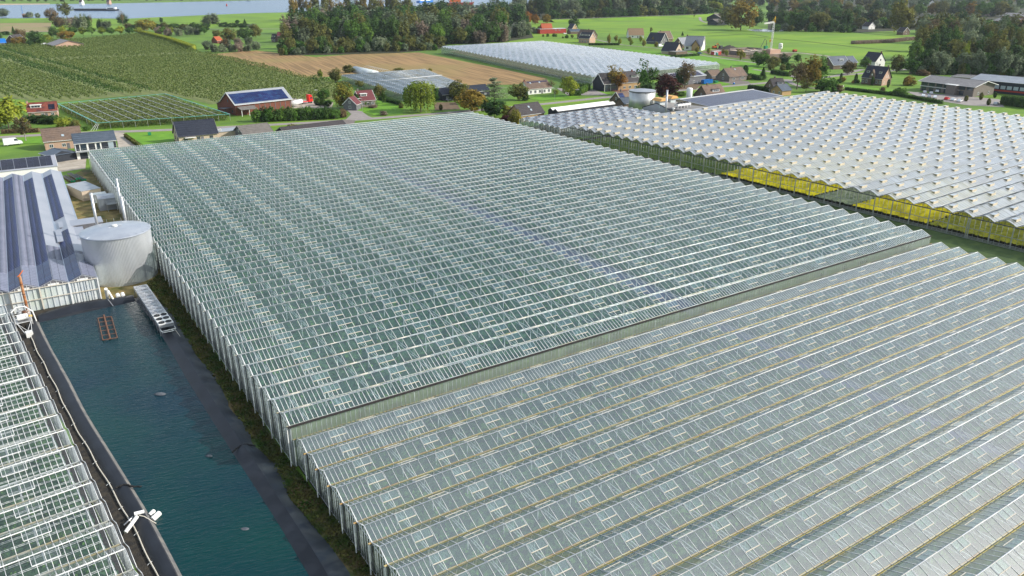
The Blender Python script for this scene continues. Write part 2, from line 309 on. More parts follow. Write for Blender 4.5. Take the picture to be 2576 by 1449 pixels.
class MB:
    def __init__(s): s.v = []; s.f = []; s.m = []; s.mats = []; s.n = 0
    def mi(s, m):
        if m not in s.mats: s.mats.append(m)
        return s.mats.index(m)
    def add(s, V, F, m):
        V = [tuple(p) for p in V]; i = s.mi(m)
        for f in F: s.f.append([int(a) + s.n for a in f]); s.m.append(i)
        s.v += V; s.n += len(V); return s
    def beam(s, p, q, w, h, m, up=(0, 0, 1)):
        V, F = beams([p], [q], w, h, up); return s.add(V, F, m)
    def box(s, x0, x1, y0, y1, z0, z1, m):
        V = [(x0, y0, z0), (x1, y0, z0), (x1, y1, z0), (x0, y1, z0), (x0, y0, z1), (x1, y0, z1), (x1, y1, z1), (x0, y1, z1)]
        return s.add(V, BOXF, m)
    def prism(s, prof, a0, a1, m, axis='x'):
        """profile polygon (ccw) extruded along an axis"""
        n = len(prof); f = (lambda a, p: (a, p[0], p[1])) if axis == 'x' else ((lambda a, p: (p[0], a, p[1])) if axis == 'y' else (lambda a, p: (p[0], p[1], a)))
        V = [f(a0, p) for p in prof] + [f(a1, p) for p in prof]
        F = [list(range(n))[::-1], list(range(n, 2 * n))] + [[i, (i + 1) % n, n + (i + 1) % n, n + i] for i in range(n)]
        return s.add(V, F, m)
    def tube(s, pts, r, m, k=8, r2=None):
        pts = [Vector(p) for p in pts]; V = []; n = len(pts)
        for i, p in enumerate(pts):
            d = (pts[min(i + 1, n - 1)] - pts[max(i - 1, 0)]).normalized(); a = d.orthogonal().normalized()
            if i == 0: ref = a
            a = (ref - d * ref.dot(d)); a = a.normalized() if a.length > 1e-4 else d.orthogonal().normalized(); ref = a
            b = d.cross(a); rr = r if r2 is None else r + (r2 - r) * i / max(1, n - 1)
            V += [tuple(p + (a * math.cos(2 * math.pi * j / k) + b * math.sin(2 * math.pi * j / k)) * rr) for j in range(k)]
        F = [[i * k + j, i * k + (j + 1) % k, (i + 1) * k + (j + 1) % k, (i + 1) * k + j] for i in range(n - 1) for j in range(k)]
        F += [list(range(k))[::-1], [(n - 1) * k + j for j in range(k)]]
        return s.add(V, F, m)
    def lathe(s, prof, m, k=24, c=(0, 0)):
        V = []; F = []
        for (r, z) in prof: V += [(c[0] + r * math.cos(2 * math.pi * j / k), c[1] + r * math.sin(2 * math.pi * j / k), z) for j in range(k)]
        for i in range(len(prof) - 1):
            for j in range(k): F.append([i * k + j, i * k + (j + 1) % k, (i + 1) * k + (j + 1) % k, (i + 1) * k + j])
        F += [[j for j in range(k)][::-1], [(len(prof) - 1) * k + j for j in range(k)]]
        return s.add(V, F, m)
    def mesh(s, name, smooth=False):
        me = bpy.data.meshes.new(name); me.from_pydata(s.v, [], s.f)
        for m in s.mats: me.materials.append(M[m])
        me.polygons.foreach_set('material_index', s.m)
        if smooth: me.polygons.foreach_set('use_smooth', [True] * len(s.f))
        me.update(); return me
    def obj(s, name, parent=None, smooth=False, label=None):
        o = link(name, s.mesh(name, smooth), parent)
        if label: o['label'] = label
        return o
def copy_tree(o, parent=None):
    c = o.copy(); COL.objects.link(c); c.parent = parent
    for ch in list(o.children): copy_tree(ch, c)
    return c
from mathutils.geometry import tessellate_polygon
def sheet(name, pts, z, m, kind='structure', label=None, th=None):
    vs = [(p[0], p[1], z) for p in pts]
    tris = tessellate_polygon([[Vector(v) for v in vs]])
    F = []
    for t in tris:
        a, b, c = t
        n = (Vector(vs[b]) - Vector(vs[a])).cross(Vector(vs[c]) - Vector(vs[a]))
        F.append((a, b, c) if n.z > 0 else (a, c, b))
    me = bpy.data.meshes.new(name); me.from_pydata(vs, [], F); me.materials.append(M[m]); me.update()
    o = link(name, me)
    return tag(o, label, None, None, kind)
def ribbon(name, pts, w, z, m):
    """a road of width w along a ground polyline"""
    P = [Vector((p[0], p[1])) for p in pts]; Lf = []; Rt = []
    for i, p in enumerate(P):
        d = (P[min(i + 1, len(P) - 1)] - P[max(i - 1, 0)]).normalized(); n = Vector((-d.y, d.x)) * w / 2
        Lf.append(p + n); Rt.append(p - n)
    return sheet(name, [tuple(a) for a in Lf] + [tuple(a) for a in Rt[::-1]], z, m)
def smoothline(pts, k=6):
    out = []; P = [np.array(p, float) for p in pts]
    for i in range(len(P) - 1):
        p0, p1, p2, p3 = P[max(i - 1, 0)], P[i], P[i + 1], P[min(i + 2, len(P) - 1)]
        for t in np.linspace(0, 1, k, endpoint=False):
            out.append(tuple(.5 * ((2 * p1) + (-p0 + p2) * t + (2 * p0 - 5 * p1 + 4 * p2 - p3) * t * t + (-p0 + 3 * p1 - 3 * p2 + p3) * t ** 3)))
    out.append(tuple(P[-1])); return out
def inpoly(X, Y, poly):
    X = np.asarray(X); Y = np.asarray(Y); c = np.zeros(X.shape, bool); n = len(poly)
    for i in range(n):
        x1, y1 = poly[i]; x2, y2 = poly[(i + 1) % n]
        cond = ((y1 > Y) != (y2 > Y)) & (X < (x2 - x1) * (Y - y1) / (y2 - y1 + 1e-12) + x1); c ^= cond
    return c
#%%PART2
mat('path_blue', (.05, .06, .12), (.07, .08, .15), scale=.4, rough=.7)
# ------------------------------------------------------------------ the ground and its fields
def PT(k, *pts): return [G(T(k, *p)) for p in pts]
sheet('ground', [(-2500, -300), (3800, -300), (7000, 6500), (-1500, 6500)], 0.0, 'grass')
sheet('meadow', [G(q) for q in [(0, 47), (130, 46), (300, 48), (520, 36), (900, 30), (1500, 40), (1500, 110), (1100, 110), (700, 72), (0, 76)]], .03, 'grass_bright')
sheet('meadow', PT(2, (0, 240), (900, 195), (1900, 160), (2600, 300)) + PT(3, (600, 300), (1500, 330), (1480, 560), (900, 600), (0, 480)) + PT(2, (2000, 470), (1000, 330), (0, 330)), .075, 'grass_bright')
sheet('meadow', PT(2, (900, 470), (2000, 570), (2560, 640), (2500, 780), (2100, 640), (1300, 530)), .045, 'lawn')

sheet('stubble_strip', PT(0, (0, 235), (520, 228), (500, 320), (0, 330)), .06, 'stubble_pale')
sheet('ploughed_field', PT(0, (2080, 550)) + PT(1, (0, 508), (600, 575), (1000, 545), (1640, 528), (2576, 715)) + PT(2, (360, 790), (60, 850), (-400, 860)) + PT(1, (1500, 860), (860, 760), (560, 790), (420, 770), (0, 672)), .05, 'stubble')
ORCH = PT(0, (-500, 480), (900, 400), (1450, 345), (1950, 520), (2576, 655)) + PT(1, (420, 775), (800, 830), (800, 1000), (520, 1010)) + PT(0, (2120, 1050), (1660, 940), (1150, 975), (580, 1030), (0, 985), (-500, 990))
sheet('orchard_floor', ORCH, .035, 'orchard_floor')
# the river and its far bank
near = [G(q) for q in [(-700, 46), (0, 46.5), (130, 45.5), (320, 47), (485, 39.5), (640, 33), (860, 28), (1100, 24), (1400, 12)]]
far = [G(q) for q in [(1400, -14), (1100, -8), (900, -4), (640, 1), (420, 6), (250, 9.5), (125, 10.5), (0, 12), (-700, 12)]]
sheet('river', near + far, .12, 'river_water')
sheet('sand_beach', [G(q) for q in [(-300, 12.6), (0, 12.6), (125, 11), (125, 9), (0, 9.6), (-300, 9.6)]], .16, 'sand')
sheet('mere', PT(2, (2360, 300), (2600, 290)) + PT(3, (0, 290), (180, 305), (150, 318), (0, 322)) + PT(2, (2450, 318)), .12, 'mere_water')
# roads
road = smoothline([(-60, 382), (2, 371), (29, 364), (59.6, 352), (98, 341), (130, 333.5), (182, 327), (232, 325), (275, 326), (333, 324), (388, 321), (462, 320), (560, 316)])
ribbon('road', road, 5.2, .10, 'asphalt')
ribbon('verge', road, 11.5, .06, 'grass_bright')
ribbon('road', smoothline(PT(2, (2500, 640), (2200, 600), (1900, 555), (1500, 490), (1100, 450), (850, 400))), 3.2, .10, 'asphalt')
ribbon('road', smoothline(PT(3, (-150, 700), (100, 735), (330, 790), (420, 800), (700, 760), (950, 700))), 4, .12, 'asphalt')
ribbon('road', smoothline(PT(3, (180, 800), (260, 850), (380, 880), (600, 900))), 3.4, .14, 'asphalt')
ribbon('dike_road', smoothline(PT(2, (400, 216), (1000, 195), (1500, 176), (1900, 160), (2150, 135), (2400, 100))), 5, 3.02, 'asphalt')
ribbon('dike_road', smoothline(PT(0, (-300, 325), (300, 322), (900, 312), (2100, 295), (2576, 292)) + PT(1, (300, 294))), 5, .2, 'asphalt')
ribbon('field_track', smoothline(PT(2, (1890, 168), (1905, 210), (1990, 235), (2080, 240))), 4, .2, 'asphalt')
ribbon('field_track', smoothline(PT(3, (60, 545), (250, 530), (560, 560), (700, 580))), 4, .09, 'concrete')
for P_, w_ in [(PT(3, (-200, 372), (0, 385), (400, 420), (840, 470), (1330, 520)), 2.2), (PT(2, (1700, 372), (2100, 360), (2360, 345), (2576, 372)), 2.6), (PT(3, (700, 300), (1000, 340), (1500, 380)), 2.5), (PT(2, (760, 300), (880, 312), (1000, 320)), 2), (PT(0, (0, 235), (520, 228)), 2.5), (PT(0, (1300, 212), (1900, 228), (2576, 215)), 2.5), (PT(2, (1960, 335), (2300, 318), (2576, 318)), 2.5)]:
    ribbon('ditch', smoothline(P_), w_, .22, 'ditch')
def dike(name, pts, w, h):
    P = [Vector((p[0], p[1])) for p in smoothline(pts)]; V = []; F = []
    prof = [(-w, 0), (-w * .25, h), (w * .25, h), (w, 0)]
    for i, p in enumerate(P):
        d = (P[min(i + 1, len(P) - 1)] - P[max(i - 1, 0)]).normalized(); n = Vector((-d.y, d.x))
        V += [(p.x + n.x * a, p.y + n.y * a, b) for a, b in prof]
    for i in range(len(P) - 1):
        for j in range(3): F.append((i * 4 + j, (i + 1) * 4 + j, (i + 1) * 4 + j + 1, i * 4 + j + 1)[::-1])
    me = bpy.data.meshes.new(name); me.from_pydata(V, [], F); me.materials.append(M['grass_bright']); me.update()
    return tag(link(name, me), kind='structure')
dike('dike', PT(2, (380, 222), (1000, 201), (1500, 182), (1900, 166), (2150, 141), (2420, 106)), 14, 3.0)
# yards, drives, gardens
sheet('yard', [G(L(500, *p)) for p in [(570, 480), (860, 440), (870, 330), (720, 290), (560, 340)]], .05, 'concrete')
sheet('soil_patch', [G(L(500, *p)) for p in [(640, 540), (860, 440), (960, 560), (900, 680), (740, 620)]], .04, 'rough_grass')
sheet('drive', PT(0, (1150, 1335), (1250, 1340), (1345, 1449), (1420, 1520), (1200, 1540), (1180, 1420)), .11, 'concrete')
sheet('lawn', PT(0, (1270, 1350), (1730, 1330), (1760, 1449), (1440, 1460), (1350, 1400)), .12, 'lawn')
sheet('lawn', PT(0, (150, 1400), (420, 1385), (420, 1445), (230, 1449)), .12, 'lawn')
sheet('drive', PT(1, (900, 1100), (1060, 1120), (1130, 1170), (1180, 1190), (900, 1210), (960, 1150)), .12, 'asphalt')
sheet('drive', PT(1, (880, 1205), (1000, 1212), (985, 1250), (860, 1290)), .115, 'paving')
sheet('lawn', PT(1, (1210, 1000), (1480, 1070), (1480, 1150), (1190, 1160), (980, 1105), (1230, 1070)), .09, 'lawn')
sheet('yard', PT(1, (370, 985), (590, 1020), (780, 1030), (760, 1090), (300, 1090)), .07, 'concrete')
sheet('yard', PT(1, (1790, 1030), (2010, 1030), (2060, 1100), (1800, 1110)), .07, 'soil')
sheet('drive', PT(2, (450, 890), (560, 960), (700, 960), (980, 960), (840, 910), (760, 900)), .12, 'asphalt')
sheet('terrace', PT(2, (820, 895), (1180, 900), (1180, 940), (900, 905)), .08, 'brick_red')
sheet('lawn', PT(2, (180, 1000), (260, 960), (520, 950), (700, 980), (300, 1015)), .09, 'lawn')
sheet('lawn', PT(2, (790, 900), (1000, 940), (930, 960), (800, 925)), .09, 'lawn')
sheet('yard', PT(2, (1660, 905), (1760, 850), (1920, 845), (1850, 900), (1760, 900)), .12, 'soil')
sheet('drive', PT(2, (1920, 790), (2100, 800), (2380, 820), (2400, 840), (2200, 855), (2040, 830)), .12, 'paving')
sheet('lawn', PT(2, (2040, 810), (2150, 835), (2210, 845), (2090, 860), (2020, 840)), .13, 'lawn')
sheet('lawn', PT(3, (770, 855), (900, 870), (1260, 905), (1230, 945), (780, 895)), .09, 'lawn')
sheet('car_park', PT(3, (1380, 920), (1900, 960), (2330, 1000), (2380, 1080), (2000, 1060), (1560, 990)), .07, 'asphalt')
sheet('building_plot', PT(2, (1900, 520), (2100, 490), (2576, 500)) + PT(3, (260, 540), (200, 600), (0, 610)) + PT(2, (2300, 590), (2000, 555)), .06, 'soil')

# ------------------------------------------------------------------ greenhouse builder
def pick(cent, n, origin=(0, 0)):
    d = ((cent - np.array([origin[0], origin[1], CAMH])) ** 2).sum(1); idx = np.argsort(d)
    return idx[:n], idx[n:]
def infr(P, marg=40):
    """which points fall inside the photograph's frame (only those need to be single parts)"""
    P = np.asarray(P, float); gx = P[:, 0] * math.cos(YAW) - P[:, 1] * math.sin(YAW); gy = P[:, 0] * math.sin(YAW) + P[:, 1] * math.cos(YAW); gz = P[:, 2] - CAMH
    dep = gy * math.cos(PITCH) - gz * math.sin(PITCH); u = gx / dep; v = (gy * math.sin(PITCH) + gz * math.cos(PITCH)) / dep
    px = 1288 + u * FPX; py = 724.5 - v * FPX
    return (dep > 1) & (px > -marg) & (px < 2576 + marg) & (py > -marg) & (py < 1449 + marg)
def greenhouse(name, label, O, rot, lx, nb, bay, zg, rise, pane, glassm, northm=None, nparts=300, truss=(0, 4.5), vents=None, dense=None,
               bar=.055, barm='white_bar', gutm='gutter', warp=None, wallg='glass_side', wallpitch=None, pipes=True, interior=True, walls='wesn', ridgem='white_bar', wallbar='white_bar', group=None, jit=.012, postm='galv', rail=False, netm=None, southbar=None, southg=None):
    root = empty(name, (O[0], O[1], 0), rot, label, 'greenhouse', group)
    cr, sr = math.cos(rot), math.sin(rot)
    def wp(V):
        V = np.asarray(V, float).reshape(-1, 3)
        return warp(V) if warp else V
    def world(V):
        V = wp(V); return np.stack([O[0] + V[:, 0] * cr - V[:, 1] * sr, O[1] + V[:, 0] * sr + V[:, 1] * cr, V[:, 2]], 1)
    def stuff(nm, V, F, m, lab=None, mi=None):
        if len(V) == 0: return
        o = link(nm, npmesh(nm, wp(V), F, m, mi), root); o['kind'] = 'stuff'
        if lab: o['label'] = lab
        return o
    W2 = bay / 2; npx = int(round(lx / pane)); L_ = nb * bay
    northm = northm or glassm
    # panes
    I, J, Sx = np.meshgrid(np.arange(npx), np.arange(nb), np.arange(2), indexing='ij'); I, J, Sx = I.ravel(), J.ravel(), Sx.ravel()
    x0 = I * pane; x1 = np.minimum(x0 + pane, lx)
    yg = np.where(Sx == 0, J * bay, (J + 1) * bay); yr = J * bay + W2
    n = len(I); jt = rng.normal(0, jit, (n, 4))
    P4 = np.stack([np.stack([x0, yg, zg + jt[:, 0]], 1), np.stack([x1, yg, zg + jt[:, 1]], 1), np.stack([x1, yr, zg + rise + jt[:, 2]], 1), np.stack([x0, yr, zg + rise + jt[:, 3]], 1)], 1)
    P4[Sx == 1] = P4[Sx == 1][:, [1, 0, 3, 2]]
    cen = world(P4.mean(1)); vis = infr(cen)
    near_, far_ = (np.array([], int), np.arange(n))
    if nparts:
        ordr = np.argsort(np.where(vis & (Sx == 0), ((cen - np.array([0, 0, CAMH])) ** 2).sum(1), 1e12)); near_, far_ = ordr[:nparts], ordr[nparts:]
        mesh_s = npmesh('pane', [(0, 0, 0), (pane, 0, 0), (pane, W2, rise), (0, W2, rise)], [[0, 1, 2, 3]], glassm)
        for a in near_:
            o = link('pane', mesh_s, root); o.location = (x0[a], yg[a], zg); o.rotation_euler = (rng.normal(0, jit / 2), rng.normal(0, jit), 0)
    V = P4[far_].reshape(-1, 3); F = np.arange(len(V)).reshape(-1, 4)
    stuff('pane', V, F, [glassm, northm], 'remaining roof panes further from the front', Sx[far_])
    # glazing bars
    xs = np.arange(npx + 1) * pane; BI, BJ, BS = [a.ravel() for a in np.meshgrid(xs, np.arange(nb), np.arange(2), indexing='ij')]
    if dense:
        ex = []
        for j in range(nb):
            for s_ in range(2):
                a = dense(j, s_)
                if a is not None:
                    for (xa, xb) in a:
                        q = np.arange(math.ceil(xa / pane - .5), int(xb / pane)) * pane + pane / 2; q = q[(q > 0) & (q < lx)]; ex.append(np.stack([q, np.full(len(q), j), np.full(len(q), s_)], 1))
        if ex: ex = np.concatenate(ex); BI = np.concatenate([BI, ex[:, 0]]); BJ = np.concatenate([BJ, ex[:, 1]]); BS = np.concatenate([BS, ex[:, 2]])
    yg = np.where(BS == 0, BJ * bay, (BJ + 1) * bay); yr = BJ * bay + W2
    V, F = beams(np.stack([BI, yg, np.full(len(BI), zg + .015)], 1), np.stack([BI, yr, np.full(len(BI), zg + rise + .015)], 1), bar, .05)
    stuff('glazing_bar', V, F, barm, 'thin bars between the roof panes')
    # ridges and gutters, one part each
    if warp is None:
        V, F = beams([(0, 0, 0)], [(lx, 0, 0)], .10, .07); mr = npmesh('ridge', V, F, ridgem)
        g = MB(); g.prism([(-.12, .02), (-.08, -.10), (.08, -.10), (.12, .02), (.09, .02), (.05, -.05), (-.05, -.05), (-.09, .02)], -.45, lx + .1, gutm); mg = g.mesh('gutter')
        for j in range(nb): link('ridge', mr, root).location = (0, j * bay + W2, zg + rise + .04)
        for j in range(nb + 1): link('gutter', mg, root).location = (0, j * bay, zg + .03)
    else:
        for j in range(nb):
            V, F = beams([(0, j * bay + W2, zg + rise + .04)], [(lx, j * bay + W2, zg + rise + .04)], .16, .1); link('ridge', npmesh('ridge', wp(V), F, ridgem), root)
        for j in range(nb + 1):
            V, F = beams([(0, j * bay, zg)], [(lx, j * bay, zg)], .25, .1); link('gutter', npmesh('gutter', wp(V), F, gutm), root)
    # trusses, inner columns
    if interior:
        tx = np.arange(truss[0], lx, truss[1]); tx = tx[(tx > .3) & (tx < lx - .3)]
        P = []; Q = []
        for x in tx:
            for j in range(nb):
                a = j * bay; b = a + bay; zt = zg - .12; zb = zg - .62
                P += [(x, a, zt), (x, a, zb)]; Q += [(x, b, zt), (x, b, zb)]
                k = 4; st = bay / k
                for i in range(k):
                    u0, u1 = a + i * st, a + (i + 1) * st
                    if i % 2 == 0: P.append((x, u0, zb)); Q.append((x, u1, zt))
                    else: P.append((x, u0, zt)); Q.append((x, u1, zb))
                P.append((x, a + bay * .5, zb)); Q.append((x, a + bay * .5, zg + rise - .05))
        tw = np.tile([.075, .075] + [.035] * 5, len(P) // 7); V, F = beams(P, Q, tw, tw); stuff('truss', V, F, 'truss', 'white lattice girders under the glass')
        P = [(x, j * bay, 0) for x in tx for j in range(0, nb + 1, 2)]; Q = [(p[0], p[1], zg - .1) for p in P]
        V, F = beams(P, Q, .1, .1); stuff('column', V, F, 'truss', 'slim columns inside')
    # walls
    wp_ = wallpitch or pane
    for side in walls:
        P = []; Q = []; GV = []
        if side in 'we':
            X = -.06 if side == 'w' else lx + .06
            for j in range(nb):
                m_ = max(2, int(round(bay / wp_))); 
                for i in range(m_ + 1):
                    y = j * bay + bay * i / m_; t = 1 - abs(y - (j * bay + W2)) / W2; P.append((X, y, .0)); Q.append((X, y, zg + rise * t))
                for i in range(m_):
                    ya, yb = j * bay + bay * i / m_, j * bay + bay * (i + 1) / m_
                    za, zb = [zg + rise * (1 - abs(y - (j * bay + W2)) / W2) for y in (ya, yb)]
                    GV += [(X, ya, .3), (X, yb, .3), (X, yb, zb), (X, ya, za)] if side == 'e' else [(X, yb, .3), (X, ya, .3), (X, ya, za), (X, yb, zb)]
                P += [(X, j * bay, zg + .02), (X, j * bay + bay, zg + .02)]; Q += [(X, j * bay + W2, zg + rise + .02)] * 2
            for z in ([.15, zg * .33, zg * .66, zg] if rail else [.15, zg]): P.append((X, 0, z)); Q.append((X, L_, z))
            V, F = beams(P, Q, .05, .05); stuff('wall_bar', V, F, wallbar)
            stuff('wall_pane', GV, np.arange(len(GV)).reshape(-1, 4), wallg)
            if warp is None:
                pm = MB(); pm.beam((0, 0, 0), (0, 0, zg), .14, .14, postm, up=(0, 1, 0)); mp_ = pm.mesh('post')
                pi = MB(); pi.tube([(0, 0, .15), (0, 0, zg - .25), (.12, 0, zg - .03)], .07, 'pipe_white', 6); mpi = pi.mesh('drainpipe')
                for j in range(nb + 1):
                    link('post', mp_, root).location = (X, j * bay + .12, 0)
                    if pipes and side == 'w': link('drainpipe', mpi, root).location = (X - .38, j * bay, 0)
        else:
            Y = -.12 if side == 's' else L_ + .12
            if side == 's' and not rail: pass
            q = int(round(lx / wp_))
            for i in range(q + 1): P.append((i * wp_, Y, 0)); Q.append((i * wp_, Y, zg))
            for z in (.15, zg * .5, zg): P.append((0, Y, z)); Q.append((lx, Y, z))
            for i in range(q): 
                a, b = i * wp_, (i + 1) * wp_
                GV += [(a, Y, .3), (b, Y, .3), (b, Y, zg), (a, Y, zg)] if side == 's' else [(b, Y, .3), (a, Y, .3), (a, Y, zg), (b, Y, zg)]
            V, F = beams(P, Q, .035 if side == 's' and southbar else .05, .05); stuff('wall_bar', V, F, southbar if side == 's' and southbar else wallbar)
            stuff('wall_pane', GV, np.arange(len(GV)).reshape(-1, 4), southg if side == 's' and southg else wallg)
    # vents
    if vents: vents(root, world, wp, zg, rise, bay, nb, lx, stuff)
    return root, world
def closed_vents(x0, step, w, frac, framem, glassm, north_off=None, nmax=300, gap=.07, up=0.0, rows=None, side=.05, northm=None):
    def f(root, world, wp, zg, rise, bay, nb, lx, stuff):
        W2 = bay / 2
        def vm(s):
            b = MB(); dy = W2 * frac; dz = rise * frac; sg = 1 if s == 0 else -1
            lift = up
            def pt(x, t, dzz=0): return (x, -sg * dy * t, -dz * t + gap + lift * t + dzz)      # t = 0 at the ridge, 1 at the free edge
            b.beam(pt(0, 1), pt(w, 1), .06, .09, framem); b.beam(pt(0, .02), pt(w, .02), .05, .05, framem)
            for x in (0, w / 2, w): b.beam(pt(x, 0), pt(x, 1), side, .04, 'white_bar')
            b.add([pt(0, 1, .01), pt(w, 1, .01), pt(w, 0, .01), pt(0, 0, .01)], [[0, 1, 2, 3] if s == 0 else [3, 2, 1, 0]], glassm if s == 0 or not northm else northm)
            return b.mesh('roof_vent')
        ms = [vm(0), vm(1)]; items = []
        for j in range(nb):
            for s in range(2):
                off = x0 if s == 0 else (north_off if north_off is not None else x0 + step / 2)
                if rows: off = off + rows(j)
                x = off
                while x < lx - w: items.append((x, j * bay + W2, zg + rise, s)); x += step
                x = off - step
                if x > .3: items.append((x, j * bay + W2, zg + rise, s))
        P = np.array([(a[0] + w / 2, a[1], a[2]) for a in items]); wpnt = world(P)
        d = np.where(infr(wpnt), ((wpnt - np.array([0, 0, CAMH])) ** 2).sum(1) + np.array([0 if a[3] == 0 else 1e5 for a in items]), 1e13); o_ = np.argsort(d)
        for a in o_[:nmax]:
            it = items[a]; o = link('roof_vent', ms[it[3]], root); o.location = tuple(wp([it[:3]])[0])
        rest = o_[nmax:]
        if len(rest):
            V = []; F = []; mi = []; off = 0; base = [np.array([v.co[:] for v in m.vertices]) for m in ms]; fb = [[list(p.vertices) for p in m.polygons] for m in ms]; mb = [[p.material_index for p in m.polygons] for m in ms]
            for a in rest:
                it = items[a]; s = it[3]; V.append(base[s] + np.array(it[:3])); F += [[q + off for q in f] for f in fb[s]]; mi += mb[s]; off += len(base[s])
            stuff('roof_vent', np.concatenate(V), np.array(F), list(ms[0].materials), 'remaining roof vents further back', mi)
    return f
def net_vents(x0, step, w, nmax=300, rows=None, ht=.34):
    """raised vents with folded insect netting: a glass flap, a pale net front, darker net cheeks"""
    def f(root, world, wp, zg, rise, bay, nb, lx, stuff):
        W2 = bay / 2; dy = W2 * .5; dz = rise * .5
        b = MB()
        A = (0, 0, .05); B = (w, 0, .05); C = (w, -dy, -dz + .03); D = (0, -dy, -dz + .03)
        E_ = (0, -dy, -dz + ht + .25); F_ = (w, -dy, -dz + ht + .25)
        b.add([A, B, F_, E_], [[3, 2, 1, 0]], 'glass_white'); b.add([D, C, F_, E_], [[0, 1, 2, 3]], 'net_beige')
        b.add([A, D, E_], [[0, 1, 2]], 'net_dark'); b.add([B, C, F_], [[0, 2, 1]], 'net_dark')
        for p, q in ((E_, F_), (A, E_), (B, F_), (D, C)): b.beam(p, q, .07, .07, 'cream_bar')
        me = b.mesh('roof_vent'); items = []
        for j in range(nb):
            x = x0 + (rows(j) if rows else 0)
            while x < lx - w: items.append((x, j * bay + W2, zg + rise)); x += step
        wpnt = world(np.array([(a[0] + w / 2, a[1], a[2]) for a in items])); d = np.where(infr(wpnt, 5), ((wpnt - np.array([0, 0, CAMH])) ** 2).sum(1), 1e13); o_ = np.argsort(d)
        for a in o_[:nmax]: link('roof_vent', me, root).location = items[a]
        base = np.array([v.co[:] for v in me.vertices]); pf = [list(p.vertices) for p in me.polygons]; pm = [p.material_index for p in me.polygons]
        V = []; F = []; mi = []; off = 0
        for a in o_[nmax:]:
            V.append(base + np.array(items[a])); F += [[q + off for q in f_] for f_ in pf]; mi += pm; off += len(base)
        if V:
            F4 = [f_ if len(f_) == 4 else f_ + [f_[-1]] for f_ in F]
            me2 = bpy.data.meshes.new('roof_vent'); me2.from_pydata(np.concatenate(V).tolist(), [], F)
            for m in me.materials: me2.materials.append(m)
            me2.polygons.foreach_set('material_index', mi); me2.update()
            o = link('roof_vent', me2, root); tag(o, 'remaining netted vents further back', kind='stuff')
    return f
def canopy(name, label, O, rot, x0, x1, y0, y1, z, amp, cell, m, rowp=1.6, skip=None, leaves=0, leafm='leaf inside', rowaxis='y', lsize=.35):
    """crop canopy as an uneven skin of leaves in rows, with single leaves standing out of it"""
    nx = max(2, int((x1 - x0) / cell)); ny = max(2, int((y1 - y0) / cell))
    X, Y = np.meshgrid(np.linspace(x0, x1, nx), np.linspace(y0, y1, ny), indexing='ij')
    ph = (Y if rowaxis == 'y' else X) / rowp * 2 * math.pi
    Z = z + amp * (.45 * np.cos(ph) + rng.normal(0, .45, X.shape)) 
    if skip is not None: Z = np.where(skip(X, Y), .05, Z)
    V = np.stack([X + rng.normal(0, cell * .2, X.shape), Y + rng.normal(0, cell * .2, X.shape), Z], -1).reshape(-1, 3)
    a = (np.arange(nx - 1)[:, None] * ny + np.arange(ny - 1)[None]).ravel(); F = np.stack([a, a + ny, a + ny + 1, a + 1], 1)
    mats = [m]; mi = np.zeros(len(F), int)
    if leaves:
        n = leaves; cx_ = rng.uniform(x0, x1, n); cy_ = rng.uniform(y0, y1, n)
        if skip is not None: k = ~skip(cx_, cy_); cx_, cy_ = cx_[k], cy_[k]; n = len(cx_)
        c = np.stack([cx_, cy_, z + amp * rng.uniform(.2, 1.1, n)], 1); Q = leafquads(c, lsize)
        F = np.concatenate([F, np.arange(len(Q)).reshape(-1, 4) + len(V)]); V = np.concatenate([V, Q]); mats.append(leafm); mi = np.concatenate([mi, np.ones(len(Q) // 4, int)])
    cr, sr = math.cos(rot), math.sin(rot); V = np.stack([O[0] + V[:, 0] * cr - V[:, 1] * sr, O[1] + V[:, 0] * sr + V[:, 1] * cr, V[:, 2]], 1)
    o = link(name, npmesh(name, V, F, mats, mi)); return tag(o, label, None, None, 'stuff')
def leafquads(c, size, bias=None, stretch=1.0):
    """one randomly turned leaf-sized face at every centre"""
    n = len(c); nrm = rng.normal(0, 1, (n, 3)); nrm[:, 2] = np.abs(nrm[:, 2]) + .3
    if bias is not None: nrm = nrm * .7 + bias
    nrm /= np.linalg.norm(nrm, axis=1, keepdims=True); r = rng.normal(0, 1, (n, 3)); a = np.cross(nrm, r); a /= np.linalg.norm(a, axis=1, keepdims=True); b = np.cross(nrm, a)
    s = (size * rng.uniform(.6, 1.35, n))[:, None] / 2; a = a * s; b = b * s * stretch * .75
    return np.stack([c - a - b * .4, c + a * .2 - b, c + a + b * .4, c - a * .2 + b], 1).reshape(-1, 3)

# ------------------------------------------------------------------ the greenhouses
# A: the large clear one, two metres higher than its neighbour
AX, AY = 23.5, 87.4
def denseA(j, s):
    a = [(0, 9 if j % 5 else 7)]
    if j == 0: return [(0, 144)] if s == 0 else [(0, 20), (22, 50)]
    if j == 49: return [(0, 144)]
    if j < 3: a.append((20, 30) if j == 1 else (0, 1))
    a.append((139, 144)); return a
gA, wA = greenhouse('glass_greenhouse', 'huge clear glass greenhouse with white bars, the taller one in the middle of the picture', (AX, AY), 0, 143.75, 50, 4.0, 6.15, .9, 1.25, 'glass_clear',
    truss=(2.5, 5.0), vents=closed_vents(6.3, 10.0, 2.45, .55, 'cream_bar', 'glass_clear', north_off=11.3, side=.035), dense=denseA, bar=.058, wallpitch=.67, southbar='wall_steel', southg='glass_pale', jit=.008)
canopy('greenhouse_crop', 'dark green crop seen through the roof of the tall clear greenhouse', (AX, AY), 0, 1, 142.7, 1, 199, 2.6, .5, .55, 'canopy', skip=lambda X, Y: np.abs(X - 76.7) < 2.6, leaves=26000, lsize=.55)
